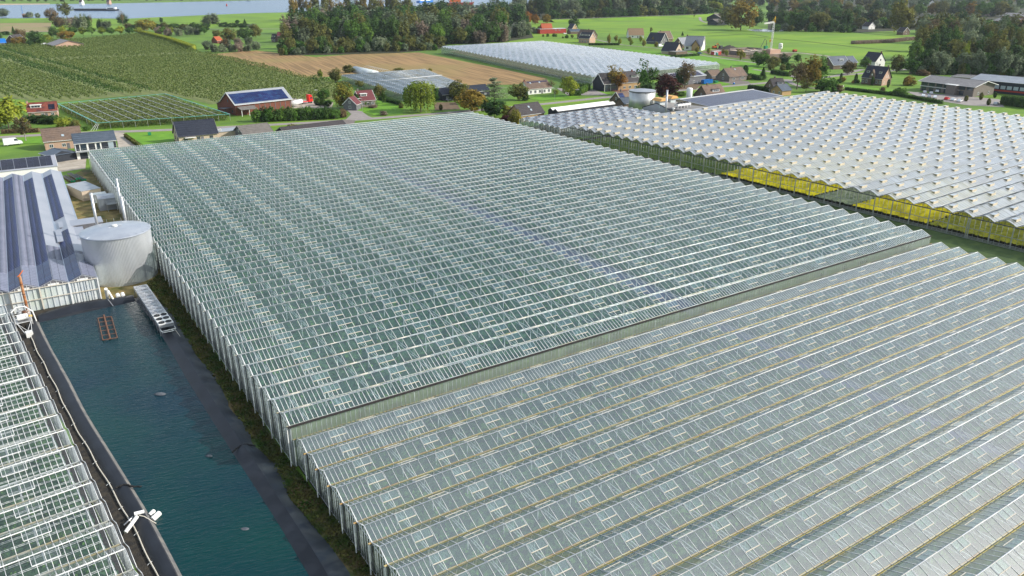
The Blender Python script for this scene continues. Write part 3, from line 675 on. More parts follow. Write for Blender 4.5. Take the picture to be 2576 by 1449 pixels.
sheet('greenhouse_path', [(AX + 74.2, AY + .5), (AX + 79.2, AY + .5), (AX + 79.2, AY + 199), (AX + 74.2, AY + 199)], 2.2, 'path_blue')
gt = MB(); gt.prism([(-.18, -.14), (.02, -.14), (.02, .1), (-.18, .1)], AX - .4, AX + 143.9, 'gutter_dark')
o = gt.obj('eaves_gutter', gA); o.location = (-AX, -.22, 6.2)
# B: the lower one in front, its glass chalked
def denseB(j, s):
    if j == NB - 1: return [(0, 145)]
    if j == NB - 2: return [(0, 16)]
    return [(0, 4.2)]
NB = 19
gB, wB = greenhouse('chalked_greenhouse', 'low greenhouse in the foreground with chalked glass and rusty yellow gutters', (24.1, 87.25 - NB * 3.96), 0, 144.4, NB, 3.96, 4.15, .85, 1.146, 'glass_chalk', 'glass_algae',
    truss=(0.0, 4.585), vents=closed_vents(3.5, 9.17, 2.1, .5, 'cream_bar', 'glass_vent', north_off=8.1, side=.025), dense=denseB, bar=.04, gutm='rust_bar', wallpitch=.66, postm='galv', jit=.006)
for j in range(1, NB):
    V, F = beams([(0, j * 3.96 - .22, 4.15 + .11)], [(144.3, j * 3.96 - .22, 4.15 + .11)], .16, .02); o = link('moss_line', npmesh('moss_line', V, F, 'moss_line'), gB)

canopy('greenhouse_crop', 'leafy green crop seen through the roof of the low chalked greenhouse', (24.1, 87.25 - NB * 3.96), 0, 1, 143.4, 0, NB * 3.96 - .5, 1.9, .5, .4, 'canopy_lush', skip=lambda X, Y: np.abs(X - 76.3) < 1.6, leaves=60000, lsize=.42)
sheet('greenhouse_path', [(99, 15), (102, 15), (102, 86.6), (99, 86.6)], 1.5, 'path_blue')
# C: the wide one at the right with raised vents
CRT = R(2.8); CO = (193.6 - .049 * -29.8, 52.3)
def rowsC(j): return 0.0
CNB = 39; CB = 4.9
gC, wC = greenhouse('netted_vent_greenhouse', 'wide pale greenhouse on the right with rows of raised netted roof vents', (CO[0], CO[1]), CRT, 166.5, CNB, CB, 5.15, 1.0, 1.25, 'glass_white',
    nparts=300, truss=(0, 5.0), vents=net_vents(2.2, 10.1, 2.5), bar=.04, barm='wall_steel', walls='esn', jit=.02, wallg='glass_side', postm='wall_steel')
canopy('chrysanthemum_bed', 'bright yellow chrysanthemums in long beds inside the netted-vent greenhouse', CO, CRT, .5, 66, 83, 117, 1.05, .2, .45, 'yellow_bloom', rowp=1.7, rowaxis='x')
canopy('chrysanthemum_bed', 'yellow chrysanthemum bed nearer the camera, beyond the pale strip', CO, CRT, .5, 52, 50, 71, 1.0, .2, .45, 'yellow_bloom', rowp=1.7, rowaxis='x')
canopy('pale_flower_bed', 'pale whitish flower bed between the yellow beds', CO, CRT, .5, 60, 71.4, 82.6, 1.0, .2, .45, 'pale_crop')
canopy('chrysanthemum_bed', 'greenish yellow bed at the near end of the netted-vent greenhouse', CO, CRT, .5, 60, 2, 49.6, .95, .22, .45, 'yellowgreen_bloom', rowp=1.7, rowaxis='x')
canopy('greenhouse_crop', 'low green rows with bare strips in the far part of the netted-vent greenhouse', CO, CRT, .5, 160, 117.5, 186, .5, .3, .8, 'green_crop', rowp=2.4)
canopy('greenhouse_crop', 'green crop under the pale roof at the far right', CO, CRT, 67, 160, 2, 116, 1.0, .3, .9, 'green_crop')
# the tall glazed curtain wall along its near side
cw = empty('glazed_curtain_wall', (CO[0], CO[1], 0), CRT, 'see-through steel and glass side wall standing along the netted-vent greenhouse', 'wall')
pm = MB(); pm.beam((0, 0, 0), (0, 0, 5.25), .22, .22, 'galv', up=(0, 1, 0)); mp_ = pm.mesh('post')
for j in range(CNB + 1): link('post', mp_, cw).location = (-1.2, j * CB, 0)
for v in (8, 22): link('post', mp_, cw).location = (-1.2, v * CB + .45, 0)
for z, h in ((5.25, .22), (2.7, .1), (.75, .07), (.45, .07), (.15, .12)):
    b = MB(); b.beam((-1.2, 0, z), (-1.2, CNB * CB, z), .12, h, 'dark_steel' if z > 5 else 'galv'); b.obj('top_beam' if z > 5 else 'rail', cw)
yy = np.arange(0, CNB * CB, CB / 4); P = np.stack([np.full(len(yy), -1.2), yy, np.zeros(len(yy))], 1); Q = P + (0, 0, 5.2); V, F = beams(P, Q, .045, .045); tag(link('mullion', npmesh('mullion', V, F, 'galv'), cw), kind='stuff')
gm = npmesh('wall_pane', [(0, 0, .3), (0, CB, .3), (0, CB, 5.1), (0, 0, 5.1)], [[3, 2, 1, 0]], 'glass_curtain')
for j in range(CNB): link('wall_pane', gm, cw).location = (-1.1, j * CB, 0)
# curved lattice ends of each bay behind the wall
P = []; Q = []
for j in range(CNB):
    a = j * CB; arc = [(-.4, a + CB * t, 5.15 + 1.05 * math.sin(math.pi * t) ** .8) for t in np.linspace(0, 1, 9)]
    P += arc[:-1]; Q += arc[1:]; P += [(-.4, a + CB * t, 5.15) for t in (.25, .5, .75)]; Q += [(-.4, a + CB * t, 5.15 + 1.0 * math.sin(math.pi * t) ** .8) for t in (.25, .5, .75)]
V, F = beams(P, Q, .06, .06); tag(link('arched_truss', npmesh('arched_truss', V, F, 'dark_steel'), cw), kind='stuff')
# C2: the old small-bay house at its far end
C2O = (CO[0] - math.sin(CRT) * 193.5 - 2.3, CO[1] + math.cos(CRT) * 193.5)
greenhouse('old_greenhouse', 'small-bay greenhouse with dark flat vents behind the netted-vent one, beside the white shed roof', C2O, CRT, 56, 8, 3.3, 4.4, .8, 1.1, 'glass_blue', nparts=0, truss=(0, 4), vents=closed_vents(2.2, 5.2, 2.6, .6, 'rust_brown', 'glass_slate', nmax=150, up=.25, rows=lambda j: -1.3 * (j % 2)), bar=.05, wallbar='galv')
canopy('greenhouse_crop', 'brownish low crop inside the small-bay greenhouse', C2O, CRT, 1, 55, 1, 26, .8, .3, .8, 'soil')
# D: the long one beyond the field
D4 = [(296.6, 367.7), (413.5, 378.5), (426, 601), (322.5, 600)]
DLX, DNB, DB = 117.0, 42, 5.55
def warpD(V):
    u = V[:, 0] / DLX; v = V[:, 1] / (DNB * DB); c = [np.array(p) for p in D4]
    XY = (c[0][None] * ((1 - u) * (1 - v))[:, None] + c[1][None] * (u * (1 - v))[:, None] + c[2][None] * (u * v)[:, None] + c[3][None] * ((1 - u) * v)[:, None])
    return np.concatenate([XY, V[:, 2:3]], 1)
greenhouse('distant_greenhouse', 'long pale blue greenhouse beyond the ploughed field, behind the black barn house', (0, 0), 0, DLX, DNB, DB, 5.0, 1.15, 1.3, 'glass_blue', nparts=0, interior=False, truss=(0, 5), vents=closed_vents(3, 6.5, 2.6, .55, 'white_bar', 'glass_white', nmax=300, up=.12, rows=lambda j: 3.2 * (j % 2)), bar=.06, warp=warpD, rail=True, wallpitch=1.4)
canopy('greenhouse_crop', 'green crop behind the side wall of the long pale blue greenhouse', (300, 370), -.1, 0, 110, 2, 226, 1.7, .5, 1.6, 'green_crop')
# E: the small slate-blue one by the road
E4 = [(176.5, 369), (221, 383), (240, 470), (182, 468)]
ELX, ENB, EB = 50.0, 30, 3.2
def warpE(V):
    u = V[:, 0] / ELX; v = V[:, 1] / (ENB * EB); c = [np.array(p) for p in E4]
    XY = (c[0][None] * ((1 - u) * (1 - v))[:, None] + c[1][None] * (u * (1 - v))[:, None] + c[2][None] * (u * v)[:, None] + c[3][None] * ((1 - u) * v)[:, None])
    return np.concatenate([XY, V[:, 2:3]], 1)
gE, _ = greenhouse('slate_blue_greenhouse', 'small slate-blue greenhouse behind the weeping willow, with dark gable ends', (0, 0), 0, ELX, ENB, EB, 3.2, .8, 1.1, 'glass_slate', nparts=0, interior=False, vents=closed_vents(4, 7, 2.2, .6, 'galv', 'glass_slate', nmax=120, up=.05), bar=.04, barm='wall_steel', ridgem='gutter', warp=warpE, wallbar='cream_bar', wallg='glass_side')
b = MB(); V, F = beams([(0, 16.5 * EB, 4.15)], [(ELX, 16.5 * EB, 4.15)], .5, .2); link('wide_gutter', npmesh('wide_gutter', warpE(V), F, 'white_bar'), gE)
# F: the bright-barred one at the lower left
FRT = R(5.5); FNB = 21
FO = (-5.85, 158.9)          # far right-hand corner; bays run towards the camera
FLX = 62.0; c_, s_ = math.cos(FRT), math.sin(FRT)
FO2 = (FO[0] + s_ * 4.8 * FNB - c_ * FLX, FO[1] - c_ * 4.8 * FNB - s_ * FLX)
glass('glass_bright', (.97, .99, .99), .05, (.5, .55, .5), scale=.4, haze=.02)
def denseF(j, s): return [(FLX - 6.5, FLX)]
gF, wF = greenhouse('clear_greenhouse', 'clear greenhouse with wide bays and bright white bars at the lower left beside the pond', FO2, FRT, FLX, FNB, 4.8, 4.15, .95, 1.3, 'glass_bright', nparts=250, truss=(FLX - 62 + 3.4, 5.2),
    vents=closed_vents(2.2, 10.4, 2.6, .5, 'white_bar', 'glass_bright', north_off=7.6, nmax=120, northm='glass_blue'), dense=denseF, bar=.05, gutm='gutter', wallpitch=.65, pipes=False, jit=.02, wallg='glass_bright')
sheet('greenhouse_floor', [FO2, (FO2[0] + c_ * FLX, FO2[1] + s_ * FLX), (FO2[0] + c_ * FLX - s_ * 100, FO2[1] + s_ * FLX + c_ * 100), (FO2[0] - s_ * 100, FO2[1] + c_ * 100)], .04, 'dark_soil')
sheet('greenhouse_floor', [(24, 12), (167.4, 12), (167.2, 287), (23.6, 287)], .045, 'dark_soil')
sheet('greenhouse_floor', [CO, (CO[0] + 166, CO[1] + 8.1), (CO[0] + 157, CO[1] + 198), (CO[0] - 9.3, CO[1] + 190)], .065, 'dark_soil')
canopy('bench_crop', 'low green plants on the benches inside the clear greenhouse', FO2, FRT, .5, FLX - .8, .5, FNB * 4.8 - .5, .9, .25, .35, 'canopy', rowp=1.6, leaves=18000, lsize=.3)
P = []; Q = []
for k in range(int(FNB * 4.8 / 1.6)):
    for d_ in (0, .25): P.append((.6, k * 1.6 + .6 + d_, 1.5)); Q.append((FLX - 1, k * 1.6 + .6 + d_, 1.5))
    if k % 3 == 0: P.append((.6, k * 1.6 + 1.2, 3.3)); Q.append((FLX - 1, k * 1.6 + 1.2, 3.3))
V, F = beams(P, Q, .045, .045); tag(link('bench_rail', npmesh('bench_rail', V, F, 'truss'), gF), 'thin white heating pipes and bench rails', kind='stuff')
#%%PART3
# ------------------------------------------------------------------ the pond and what stands round it
def Lp(y0, *pts, z=0.0): return [G(L(y0, *p), z) for p in pts]
WZ = .25
left_e = Lp(1076, (395, 540), (420, 600), (520, 800), (700, 1120), (870, 1449), z=WZ) + Lp(1728, (1130, 230), (1345, 575), (1560, 930), (1720, 1230), (1850, 1480), (2050, 1850), z=WZ)
right_e = Lp(1076, (1365, 325), (1530, 520), (1700, 790), (1880, 1110), (2060, 1400), z=WZ) + [G(L(1728, 2220, 20), WZ), G(L(1728, 2576, 570), WZ)] + [G(L(1728, x, y, 1024), WZ) for x, y in [(230, 930), (530, 1440), (700, 1800)]]
sheet('pond_water', right_e[::-1] + left_e, WZ, 'pond_water')
sheet('pond_bed', [(q[0] + (1.0 if i < len(right_e) else -1.0), q[1] + (2.2 if i in (len(right_e) - 1, len(right_e)) else 0)) for i, q in enumerate(right_e[::-1] + left_e)], .13, 'liner')
def strip(name, rails, m, smooth=True, kind='structure'):
    """a surface lofted through polylines (x,y,z) of equal length"""
    n = len(rails[0]); V = [p for r in rails for p in r]; F = []
    for i in range(len(rails) - 1):
        for j in range(n - 1): F.append((i * n + j, i * n + j + 1, (i + 1) * n + j + 1, (i + 1) * n + j))
    me = bpy.data.meshes.new(name); me.from_pydata(V, [], F); me.materials.append(M[m])
    if smooth: me.polygons.foreach_set('use_smooth', [True] * len(F))
    me.update(); o = link(name, me); return tag(o, kind=kind) if kind else o
def resample(P, n):
    P = np.array(P, float); d = np.r_[0, np.cumsum(np.linalg.norm(np.diff(P, axis=0), axis=1))]; t = np.linspace(0, d[-1], n)
    return np.stack([np.interp(t, d, P[:, i]) for i in range(P.shape[1])], 1)
def bank(name, edge, side, prof, m, n=70):
    """banks follow the water's edge: prof = (outward distance, height)"""
    E_ = resample(smoothline(edge), n); d = np.gradient(E_, axis=0); d /= np.linalg.norm(d, axis=1, keepdims=True); nn = np.stack([-d[:, 1], d[:, 0]], 1) * side
    wob = rng.normal(0, 1, n); wob = np.convolve(wob, np.ones(5) / 5, 'same')
    return [[(E_[i, 0] + nn[i, 0] * (a + wob[i] * w_), E_[i, 1] + nn[i, 1] * (a + wob[i] * w_), b) for i in range(n)] for a, b, w_ in prof]
sl_ = -1                                        # the left edge runs towards the camera, outward is to its right-hand side
rl = bank('liner', left_e, sl_, [(-.5, -.05, 0), (0, WZ, .02), (.3, .62, .03), (.5, .70, .03)], 'liner')
strip('pond_liner_edge', rl, 'liner_edge')
strip('pond_liner', bank('liner', left_e, sl_, [(.42, .69, .03), (1.0, .72, .03), (1.6, .6, .03), (2.0, .25, .04), (2.2, .02, .05)], 'liner'), 'liner')
st_ = rng.bit_generator.state; strip('pond_liner', bank('liner', right_e, 1, [(-.6, -.1, 0), (0, WZ, .02), (.8, .70, .05), (1.5, .85, .08)], 'liner'), 'liner')
rng.bit_generator.state = st_; strip('pond_liner', bank('liner', right_e, 1, [(1.5, .85, .08), (2.1, .75, .12), (2.9, .4, .35), (3.6, .03, .7)], 'liner'), 'liner_sunlit')
sheet('hay_ground', [(10.6, 163.5), (20, 158), (24.0, 150), (24.0, 289), (12, 262), (12, 205), (10.6, 170)], .085, 'hay')
sheet('dark_soil', [(-8, 150), (11, 155), (11, 164.5), (-30, 164.5), (-30, 158)], .08, 'dark_soil')
top_e = [right_e[0], left_e[0]]
a_ = Lp(1076, (1365, 325), (1120, 365), (800, 410), (395, 530), z=WZ)
strip('pond_liner', [[(p[0] + dx * .08, p[1] + dy, z) for p in resample(smoothline(a_), 30)] for dx, dy, z in [(0, -.4, 0), (0, 0, WZ), (0, 1.4, .8), (0, 2.3, .85), (0, 3.6, .1)]], 'liner')
sheet('dark_strip', Lp(1076, (60, 300), (330, 480), (640, 1250)) + Lp(1728, (900, 0), (1210, 580), (1700, 1449), (1500, 1600), (900, 600), (700, 0)) + Lp(1076, (200, 900)), .05, 'dark_soil')
sheet('dry_grass_strip', Lp(1076, (1000, 180), (1600, 0), (1680, 40), (1850, 400), (2300, 1050), (2576, 1400)) + [G(L(1728, x, y, 1024)) for x, y in [(100, 0), (420, 400), (950, 1050), (1350, 1600), (900, 1600), (0, 100)]] + Lp(1728, (2400, 0)) + Lp(1076, (2200, 1280), (1500, 200)), .07, 'bank_grass')
sheet('dry_grass_strip', [(AX - 3.2, 30), (AX - .2, 30), (AX - .2, 290), (AX - 3.2, 290)], .05, 'bank_grass')
sheet('dry_grass_strip', [(168.5, 20), (CO[0] + .3, 50), (184, 250), (183, 285), (168, 285)], .055, 'verge_shaded')  # shadow of the netted-vent greenhouse, painted as darker grass
def tufts(name, label, pts, n, size, m, h=.3):
    """loose grass: leaf faces strewn over a polygon"""
    P = np.array(pts); lo, hi = P.min(0), P.max(0); c = rng.uniform(lo, hi, (n * 3, 2)); c = c[inpoly(c[:, 0], c[:, 1], pts)][:n]
    Q = leafquads(np.c_[c, rng.uniform(.05, h, len(c))], size)
    return tag(link(name, npmesh(name, Q, np.arange(len(Q)).reshape(-1, 4), m)), label, None, None, 'stuff')
tufts('weeds', 'dry weeds and grass between the pond and the greenhouse wall', Lp(1076, (1450, 180), (1600, 60), (1700, 120), (1850, 400), (2300, 1050), (2576, 1400)) + [G(L(1728, x, y, 1024)) for x, y in [(100, 0), (420, 400), (950, 1050), (1250, 1449), (1000, 1449), (350, 700), (0, 100)]] + Lp(1728, (2450, 0)) + Lp(1076, (2280, 1280), (1850, 700), (1560, 250)), 9000, .35, 'leaf ground', .3)
# stay rope with pegs along the left bank
E_ = resample(smoothline(left_e), 90); d_ = np.gradient(E_, axis=0); d_ /= np.linalg.norm(d_, axis=1, keepdims=True); nn = np.stack([d_[:, 1], -d_[:, 0]], 1)
b = MB(); pts = [(E_[i, 0] + nn[i, 0] * (2.1 + .07 * math.sin(i * .6)), E_[i, 1] + nn[i, 1] * 2.1, .25) for i in range(6, 88)]
b.tube(pts, .09, 'cream_bar', 6)
o = tag(b.obj('edge_pipe'), 'pale pipe lying along the left bank of the pond', 'pipe')
for i in range(0, 80, 6):
    k = MB(); p = pts[i]; k.tube([(p[0] - .35, p[1], .1), (p[0] + .15, p[1] + .05, .34)], .04, 'white_bar', 6); k.obj('peg', o)
# dry cooler bank over the right-hand edge
P0 = Vector(G(L(1076, 1385, 300))); P1 = Vector(G(L(1076, 1650, 690))); 
TZ = 2.3
q0 = Vector(G(L(1076, 1340, 180), TZ)); q1 = Vector(G(L(1076, 1480, 160), TZ)); q2 = Vector(G(L(1076, 1750, 545), TZ)); q3 = Vector(G(L(1076, 1600, 575), TZ))
ang = math.atan2((q3 - q0).y, (q3 - q0).x); ln = ((q3 - q0).length + (q2 - q1).length) / 2; wd = (q1 - q0).length
cool = empty('cooler_row', (q0.x, q0.y, 0), ang, 'long silver row of air coolers with round fans standing at the pond edge', 'cooler')
for k in range(4):
    a, z = k * ln / 4, (k + 1) * ln / 4 - .06
    b = MB(); m_ = 'roof_metal' if k < 3 else 'white_paint'
    b.box(a, z, 0, wd, TZ - .55, TZ, 'galv'); b.box(a + .05, z - .05, .05, wd - .05, TZ, TZ + .05, m_); cs = b.obj('casing', cool)
    nr = 3
    for i in range(nr):
        for j in range(2):
            cx_ = a + (i + .5) * (z - a) / nr; cy_ = wd * (.27 + .46 * j); r = min((z - a) / nr, wd / 2) * .40
            f = MB(); f.lathe([(r, TZ + .04), (r * 1.05, TZ + .16), (r * .92, TZ + .16), (r * .9, TZ + .08), (.02, TZ + .08)], 'galv' if k < 3 else 'black', 16, (cx_, cy_))
            for t in range(5): aa = t * 1.2566; f.beam((cx_, cy_, TZ + .12), (cx_ + r * .85 * math.cos(aa), cy_ + r * .85 * math.sin(aa), TZ + .12), .12, .02, 'roof_metal' if k < 3 else 'dark_steel')
            f.obj('fan', cs)
for k in range(9):
    for y in (.05, wd - .05):
        b = MB(); x = min(k * ln / 8, ln - .1); b.beam((x, y, 0), (x, y, TZ - .5), .09, .09, 'galv', up=(0, 1, 0)); b.obj('leg', cool)
b = MB(); b.tube([(ln + .1, .1, 1.6), (ln + .9, .1, 1.5), (ln + .9, wd, 1.5), (ln, wd, 1.6)], .06, 'white_bar'); b.tube([(ln - .6, .3, 1.2), (ln + .6, .3, 1.1), (ln + .7, wd - .3, 1.1)], .06, 'white_bar'); b.obj('header_pipe', cool)
def seg(name, pts, r, m, label, cat, k=8, parts=None):
    b = MB(); b.tube(pts, r, m, k); return tag(b.obj(name), label, cat)
def Z3(q, z): g = G(q, z); return (g[0], g[1], z)
seg('hose', [Z3(L(1076, 1755, 600), .9), Z3(L(1076, 1800, 660), .6), Z3(L(1076, 1850, 740), .4), Z3(L(1076, 1935, 840), .1)], .05, 'cream_bar', 'thin pale hose running down the right bank from the coolers', 'hose')
# silo
def fluted(r, h0, h1, n, dep, m, b, c=(0, 0)):
    V = []; F = []
    for i in range(n):
        a = 2 * math.pi * i / n; rr = r + (dep if i % 2 else -dep); V += [(c[0] + rr * math.cos(a), c[1] + rr * math.sin(a), h0), (c[0] + rr * math.cos(a), c[1] + rr * math.sin(a), h1)]
    for i in range(n): j = (i + 1) % n; F.append([2 * i, 2 * j, 2 * j + 1, 2 * i + 1])
    b.add(V, F, m)
silo = empty('water_silo', (16.3, 175.6, 0), 0, 'big silver corrugated water silo with a domed lid at the head of the pond', 'silo')
b = MB(); fluted(6.6, 0, 10.2, 300, .028, 'silo_wall', b); o = b.obj('wall', silo)
b = MB(); b.lathe([(6.78, 10.02), (6.8, 10.2), (6.7, 10.3), (5, 10.65), (2.5, 11.0), (.9, 11.15), (.02, 11.16)], 'silo_top', 64); b.obj('lid', silo, smooth=False)
b = MB(); b.lathe([(.55, 11.1), (.55, 11.4), (.02, 11.5)], 'white_paint', 16); b.obj('hatch', silo)
b = MB()
for k in range(24): a = k * 2 * math.pi / 24; b.beam((.9 * math.cos(a), .9 * math.sin(a), 11.17), (6.68 * math.cos(a), 6.68 * math.sin(a), 10.34), .04, .03, 'galv')
b.obj('seam', silo)
b = MB(); 
for k in range(40):
    a = R(60 + k * 1.5); b.beam((6.7 * math.cos(a), 6.7 * math.sin(a), 10.2), (6.7 * math.cos(a), 6.7 * math.sin(a), 11.0 if k % 8 == 0 else 10.22), .05, .05, 'galv', up=(1, 0, 0))
b.obj('railing', silo)
for q, top, r, lab in [(L(500, 975, 990), 15.0, .30, 'tall silver chimney pipe behind the water silo, the left one'), (L(500, 1262, 950), 12.5, .30, 'short silver chimney pipe behind the right rim of the silo'), (L(500, 1225, 830), 14.2, .28, 'slim silver chimney pipe beside the greenhouse wall behind the silo')]:
    c = G(q, 8.0 if top > 14.5 else 7.0); s = empty('chimney_pipe', (c[0], c[1], 0), 0, lab, 'chimney')
    b = MB(); b.lathe([(r, 0), (r, top), (r * .8, top + .02), (r * .8, top - .3)], 'galv', 20); b.obj('flue', s, True)
    b = MB(); b.lathe([(r + .04, top - .5), (r + .06, top - .35), (r + .04, top - .2)], 'white_bar', 20); b.obj('collar', s)
# G: warehouse with solar roof
GRT = R(-1.6); GB = 4.95; GN = 7; GL = 105.5; GE = 4.5; GRI = 1.05
gw = empty('solar_warehouse', (10.45, 164.3, 0), GRT, 'film-walled warehouse with seven ridged roofs covered in solar panels at the left edge', 'warehouse')
b = MB(); b.box(-GB * GN, 0, .12, GL, 0, GE - .08, 'film'); b.obj('wall', gw)
b = MB(); 
for j in range(GN):
    x1 = -GB * j; x0 = x1 - GB; xm = (x0 + x1) / 2
    for s, (xa, xb) in enumerate([(x0, xm), (x1, xm)]):
        r = MB(); V = [(xa, 0, GE), (xb, 0, GE + GRI), (xb, GL, GE + GRI), (xa, GL, GE), (xa, 0, GE - .1), (xb, 0, GE + GRI - .1), (xb, GL, GE + GRI - .1), (xa, GL, GE - .1)]
        F = [[0, 1, 2, 3], [7, 6, 5, 4], [0, 4, 5, 1], [2, 6, 7, 3], [1, 5, 6, 2], [3, 7, 4, 0]]
        if s: F = [f[::-1] for f in F]
        r.add(V, F, 'roof_greywhite'); r.obj('roof', gw)
    r = MB(); r.prism([(x0 + .05, GE - .1), (x1 - .05, GE - .1), (xm, GE + GRI - .12)], .02, .3, 'board_grey', axis='y'); r.obj('gable', gw)
    r = MB(); r.box(xm - 1.0, xm + .9, -.04, .02, GE - .02, GE + .35, 'white_paint'); r.obj('gable_panel', gw)
    r = MB(); r.box(x1 - .3, x1 + (.3 if j else .12), 0, GL, GE + .03, GE + .10, 'alu'); r.obj('gutter', gw)
b = MB(); P = []; Q = []
for k in range(GN * 5 + 1): x = -k * GB / 5; j = (k % 5) / 5; P.append((x, -.05, 0)); Q.append((x, -.05, GE + GRI * (1 - abs(j - .5) * 2) - .1))
for k in range(10): P.append((-.3 - k * .5, -.05, 0)); Q.append((-.3 - k * .5, -.05, GE - .1))
V, F = beams(P, Q, .07, .07); b.add(V, F, 'white_bar'); b.obj('wall_bar', gw)['kind'] = 'stuff'
for j in range(GN + 1): r = MB(); r.beam((-GB * j, -.12, 0), (-GB * j, -.12, GE), .24, .2, 'cream_bar' if j > 1 else 'white_bar', up=(0, 1, 0)); r.obj('post', gw)
for z in (GE - .05, GE * .5): r = MB(); r.beam((-GB * GN, -.16, z), (0, -.16, z), .09, .14, 'cream_bar'); r.obj('rail', gw)
sp = MB(); sp.box(0, 1.22, 0, .91, 0, .05, 'solar'); spm = sp.mesh('solar_panel'); sp = MB(); sp.box(0, 1.22, 0, .88, 0, .05, 'solar_sheen'); spe = sp.mesh('solar_panel')
sg = MB(); sg.box(0, 1.22, 0, .98, 0, .05, 'solar'); 
slen = math.hypot(GB / 2, GRI); tilt = math.atan2(GRI, GB / 2); allp = []
for j in range(GN):
    x1 = -GB * j; x0 = x1 - GB
    nw = {0: 98, 1: 96, 2: 100, 3: 104}.get(j, 104); ne = {0: 17, 1: 24, 2: 104, 3: 104}.get(j, 104)
    skipw = {0: (35, 47), 1: (52, 60)}.get(j, (-1, -1))
    for s, cnt in ((0, nw), (1, ne)):
        for i in range(cnt):
            if s == 0 and skipw[0] <= i < skipw[1] and j == 0: continue
            for h in (0, 1):
                u = .08 + h * 1.28; y = .35 + i * 1.0
                if s == 0: loc = (x0 + u * math.cos(tilt), y, GE + .06 + u * math.sin(tilt)); rot = (0, -tilt, 0)
                else: loc = (x1 - (u + 1.22) * math.cos(tilt), y, GE + .06 + (u + 1.22) * math.sin(tilt)); rot = (0, tilt, 0)
                allp.append((loc, rot, s))
allp.sort(key=lambda a: a[0][1] - a[0][0] * .3)
for a in allp[:300]: o = link('solar_panel', spe if a[2] else spm, gw); o.location = a[0]; o.rotation_euler = a[1]
base = np.array([v.co[:] for v in spm.vertices]); Vs = []
for a in allp[300:]:
    th = a[1][1]; rot = np.array([[math.cos(th), 0, math.sin(th)], [0, 1, 0], [-math.sin(th), 0, math.cos(th)]]); Vs.append(base @ rot.T + np.array(a[0]))
Vs = np.concatenate(Vs); F = (BOXF[None] + (np.arange(len(allp) - 300) * 8)[:, None, None]).reshape(-1, 4)
tag(link('solar_panel', npmesh('solar_panel', Vs, F, ['solar', 'solar_sheen'], np.repeat([a[2] for a in allp[300:]], 6)), gw), 'remaining solar panels further back', kind='stuff')
# connecting roofs and plant between warehouse and silo
def shed(name, label, cat, O, rot, lx, ly, z0, z1, wallm, roofm, ridge_axis='x', trim=None, over=.2, th=.12):
    """gable building: footprint lx by ly from corner O, eaves z0, ridge z1"""
    root = empty(name, (O[0], O[1], 0), rot, label, cat); b = MB()
    if ridge_axis == 'x': prof = [(0, 0), (ly, 0), (ly, z0), (ly / 2, z1), (0, z0)]; b.prism([(p[0], p[1] - (.06 if p[1] > 0 else 0)) for p in prof], 0, lx, wallm, 'x')
    else: prof = [(0, 0), (lx, 0), (lx, z0), (lx / 2, z1), (0, z0)]; b.prism([(p[0], p[1] - (.06 if p[1] > 0 else 0)) for p in prof], 0, ly, wallm, 'y')
    b.obj('wall', root)
    w_ = ly if ridge_axis == 'x' else lx; l_ = lx if ridge_axis == 'x' else ly; sl = (z1 - z0) / (w_ / 2)
    for s in (0, 1):
        a0 = (-over, z0 - over * sl) if s == 0 else (w_ + over, z0 - over * sl); a1 = (w_ / 2, z1)
        pr = [a0, a1, (a1[0], a1[1] + th), (a0[0], a0[1] + th)]
        r = MB(); r.prism(pr if s == 0 else pr[::-1], -over, l_ + over, roofm, 'x' if ridge_axis == 'x' else 'y'); r.obj('roof', root)
    if trim:
        for e in (-over - .02, l_ + over + .02):
            r = MB()
            for a in (-over, w_ + over):
                p = (e, a, z0 - over * sl + th / 2) if ridge_axis == 'x' else (a, e, z0 - over * sl + th / 2); q = (e, w_ / 2, z1 + th / 2) if ridge_axis == 'x' else (w_ / 2, e, z1 + th / 2)
                r.beam(p, q, .12, .28, trim)
            r.obj('verge_board', root)
    return root
def at(y0, x, y, z=0): return G(L(y0, x, y), z)
# white shed with roof of dark panels behind the warehouse
c = at(500, 590, 455); zz = 4.6
p_ = G(L(500, 570, 405), zz)
ws = shed('solar_shed', 'white shed with a long roof of dark solar panels behind the warehouse', 'shed', (p_[0] - 46, p_[1]), R(-1.5), 46, 15.5, zz, 6.6, 'plaster_white', 'roof_greywhite', trim='white_paint')
sl2 = math.atan2(2.0, 7.75); pm_ = MB(); pm_.box(0, 1.62, 0, .96, 0, .05, 'solar_black'); pmm = pm_.mesh('solar_panel')
for i in range(23):
    for k in range(7):
        o = link('solar_panel', pmm, ws); y = .7 + k * 1.0; o.location = (46 - 2.6 - i * 1.66 - (i // 2) * .12, y * math.cos(sl2), zz + .16 + y * math.sin(sl2)); o.rotation_euler = (sl2, 0, 0)
# garden shed, plant boxes, pipes stack
def boxthing(name, label, cat, O, rot, lx, ly, h, m, roofm, lip=.1):
    r = empty(name, (O[0], O[1], 0), rot, label, cat); b = MB(); b.box(0, lx, 0, ly, 0, h, m); b.obj('wall', r)
    b = MB(); b.box(-lip, lx + lip, -lip, ly + lip, h + .002, h + .14, roofm); b.obj('roof', r); return r
c0 = at(500, 840, 770); c1 = at(500, 1030, 735)
ln = math.hypot(c1[0] - c0[0], c1[1] - c0[1]); boxthing('store_shed', 'cream shed with a flat grey roof beside the tall greenhouse', 'shed', c0, math.atan2(c1[1] - c0[1], c1[0] - c0[0]), ln, 11.5, 2.9, 'brick_cream', 'roof_metal')
c0 = at(500, 1010, 870)
bx = boxthing('heat_unit', 'light grey box with a hipped metal lid behind the silo', 'machine box', (c0[0], c0[1]), 0, 4.2, 4.6, 3.2, 'roof_greywhite', 'roof_metal')
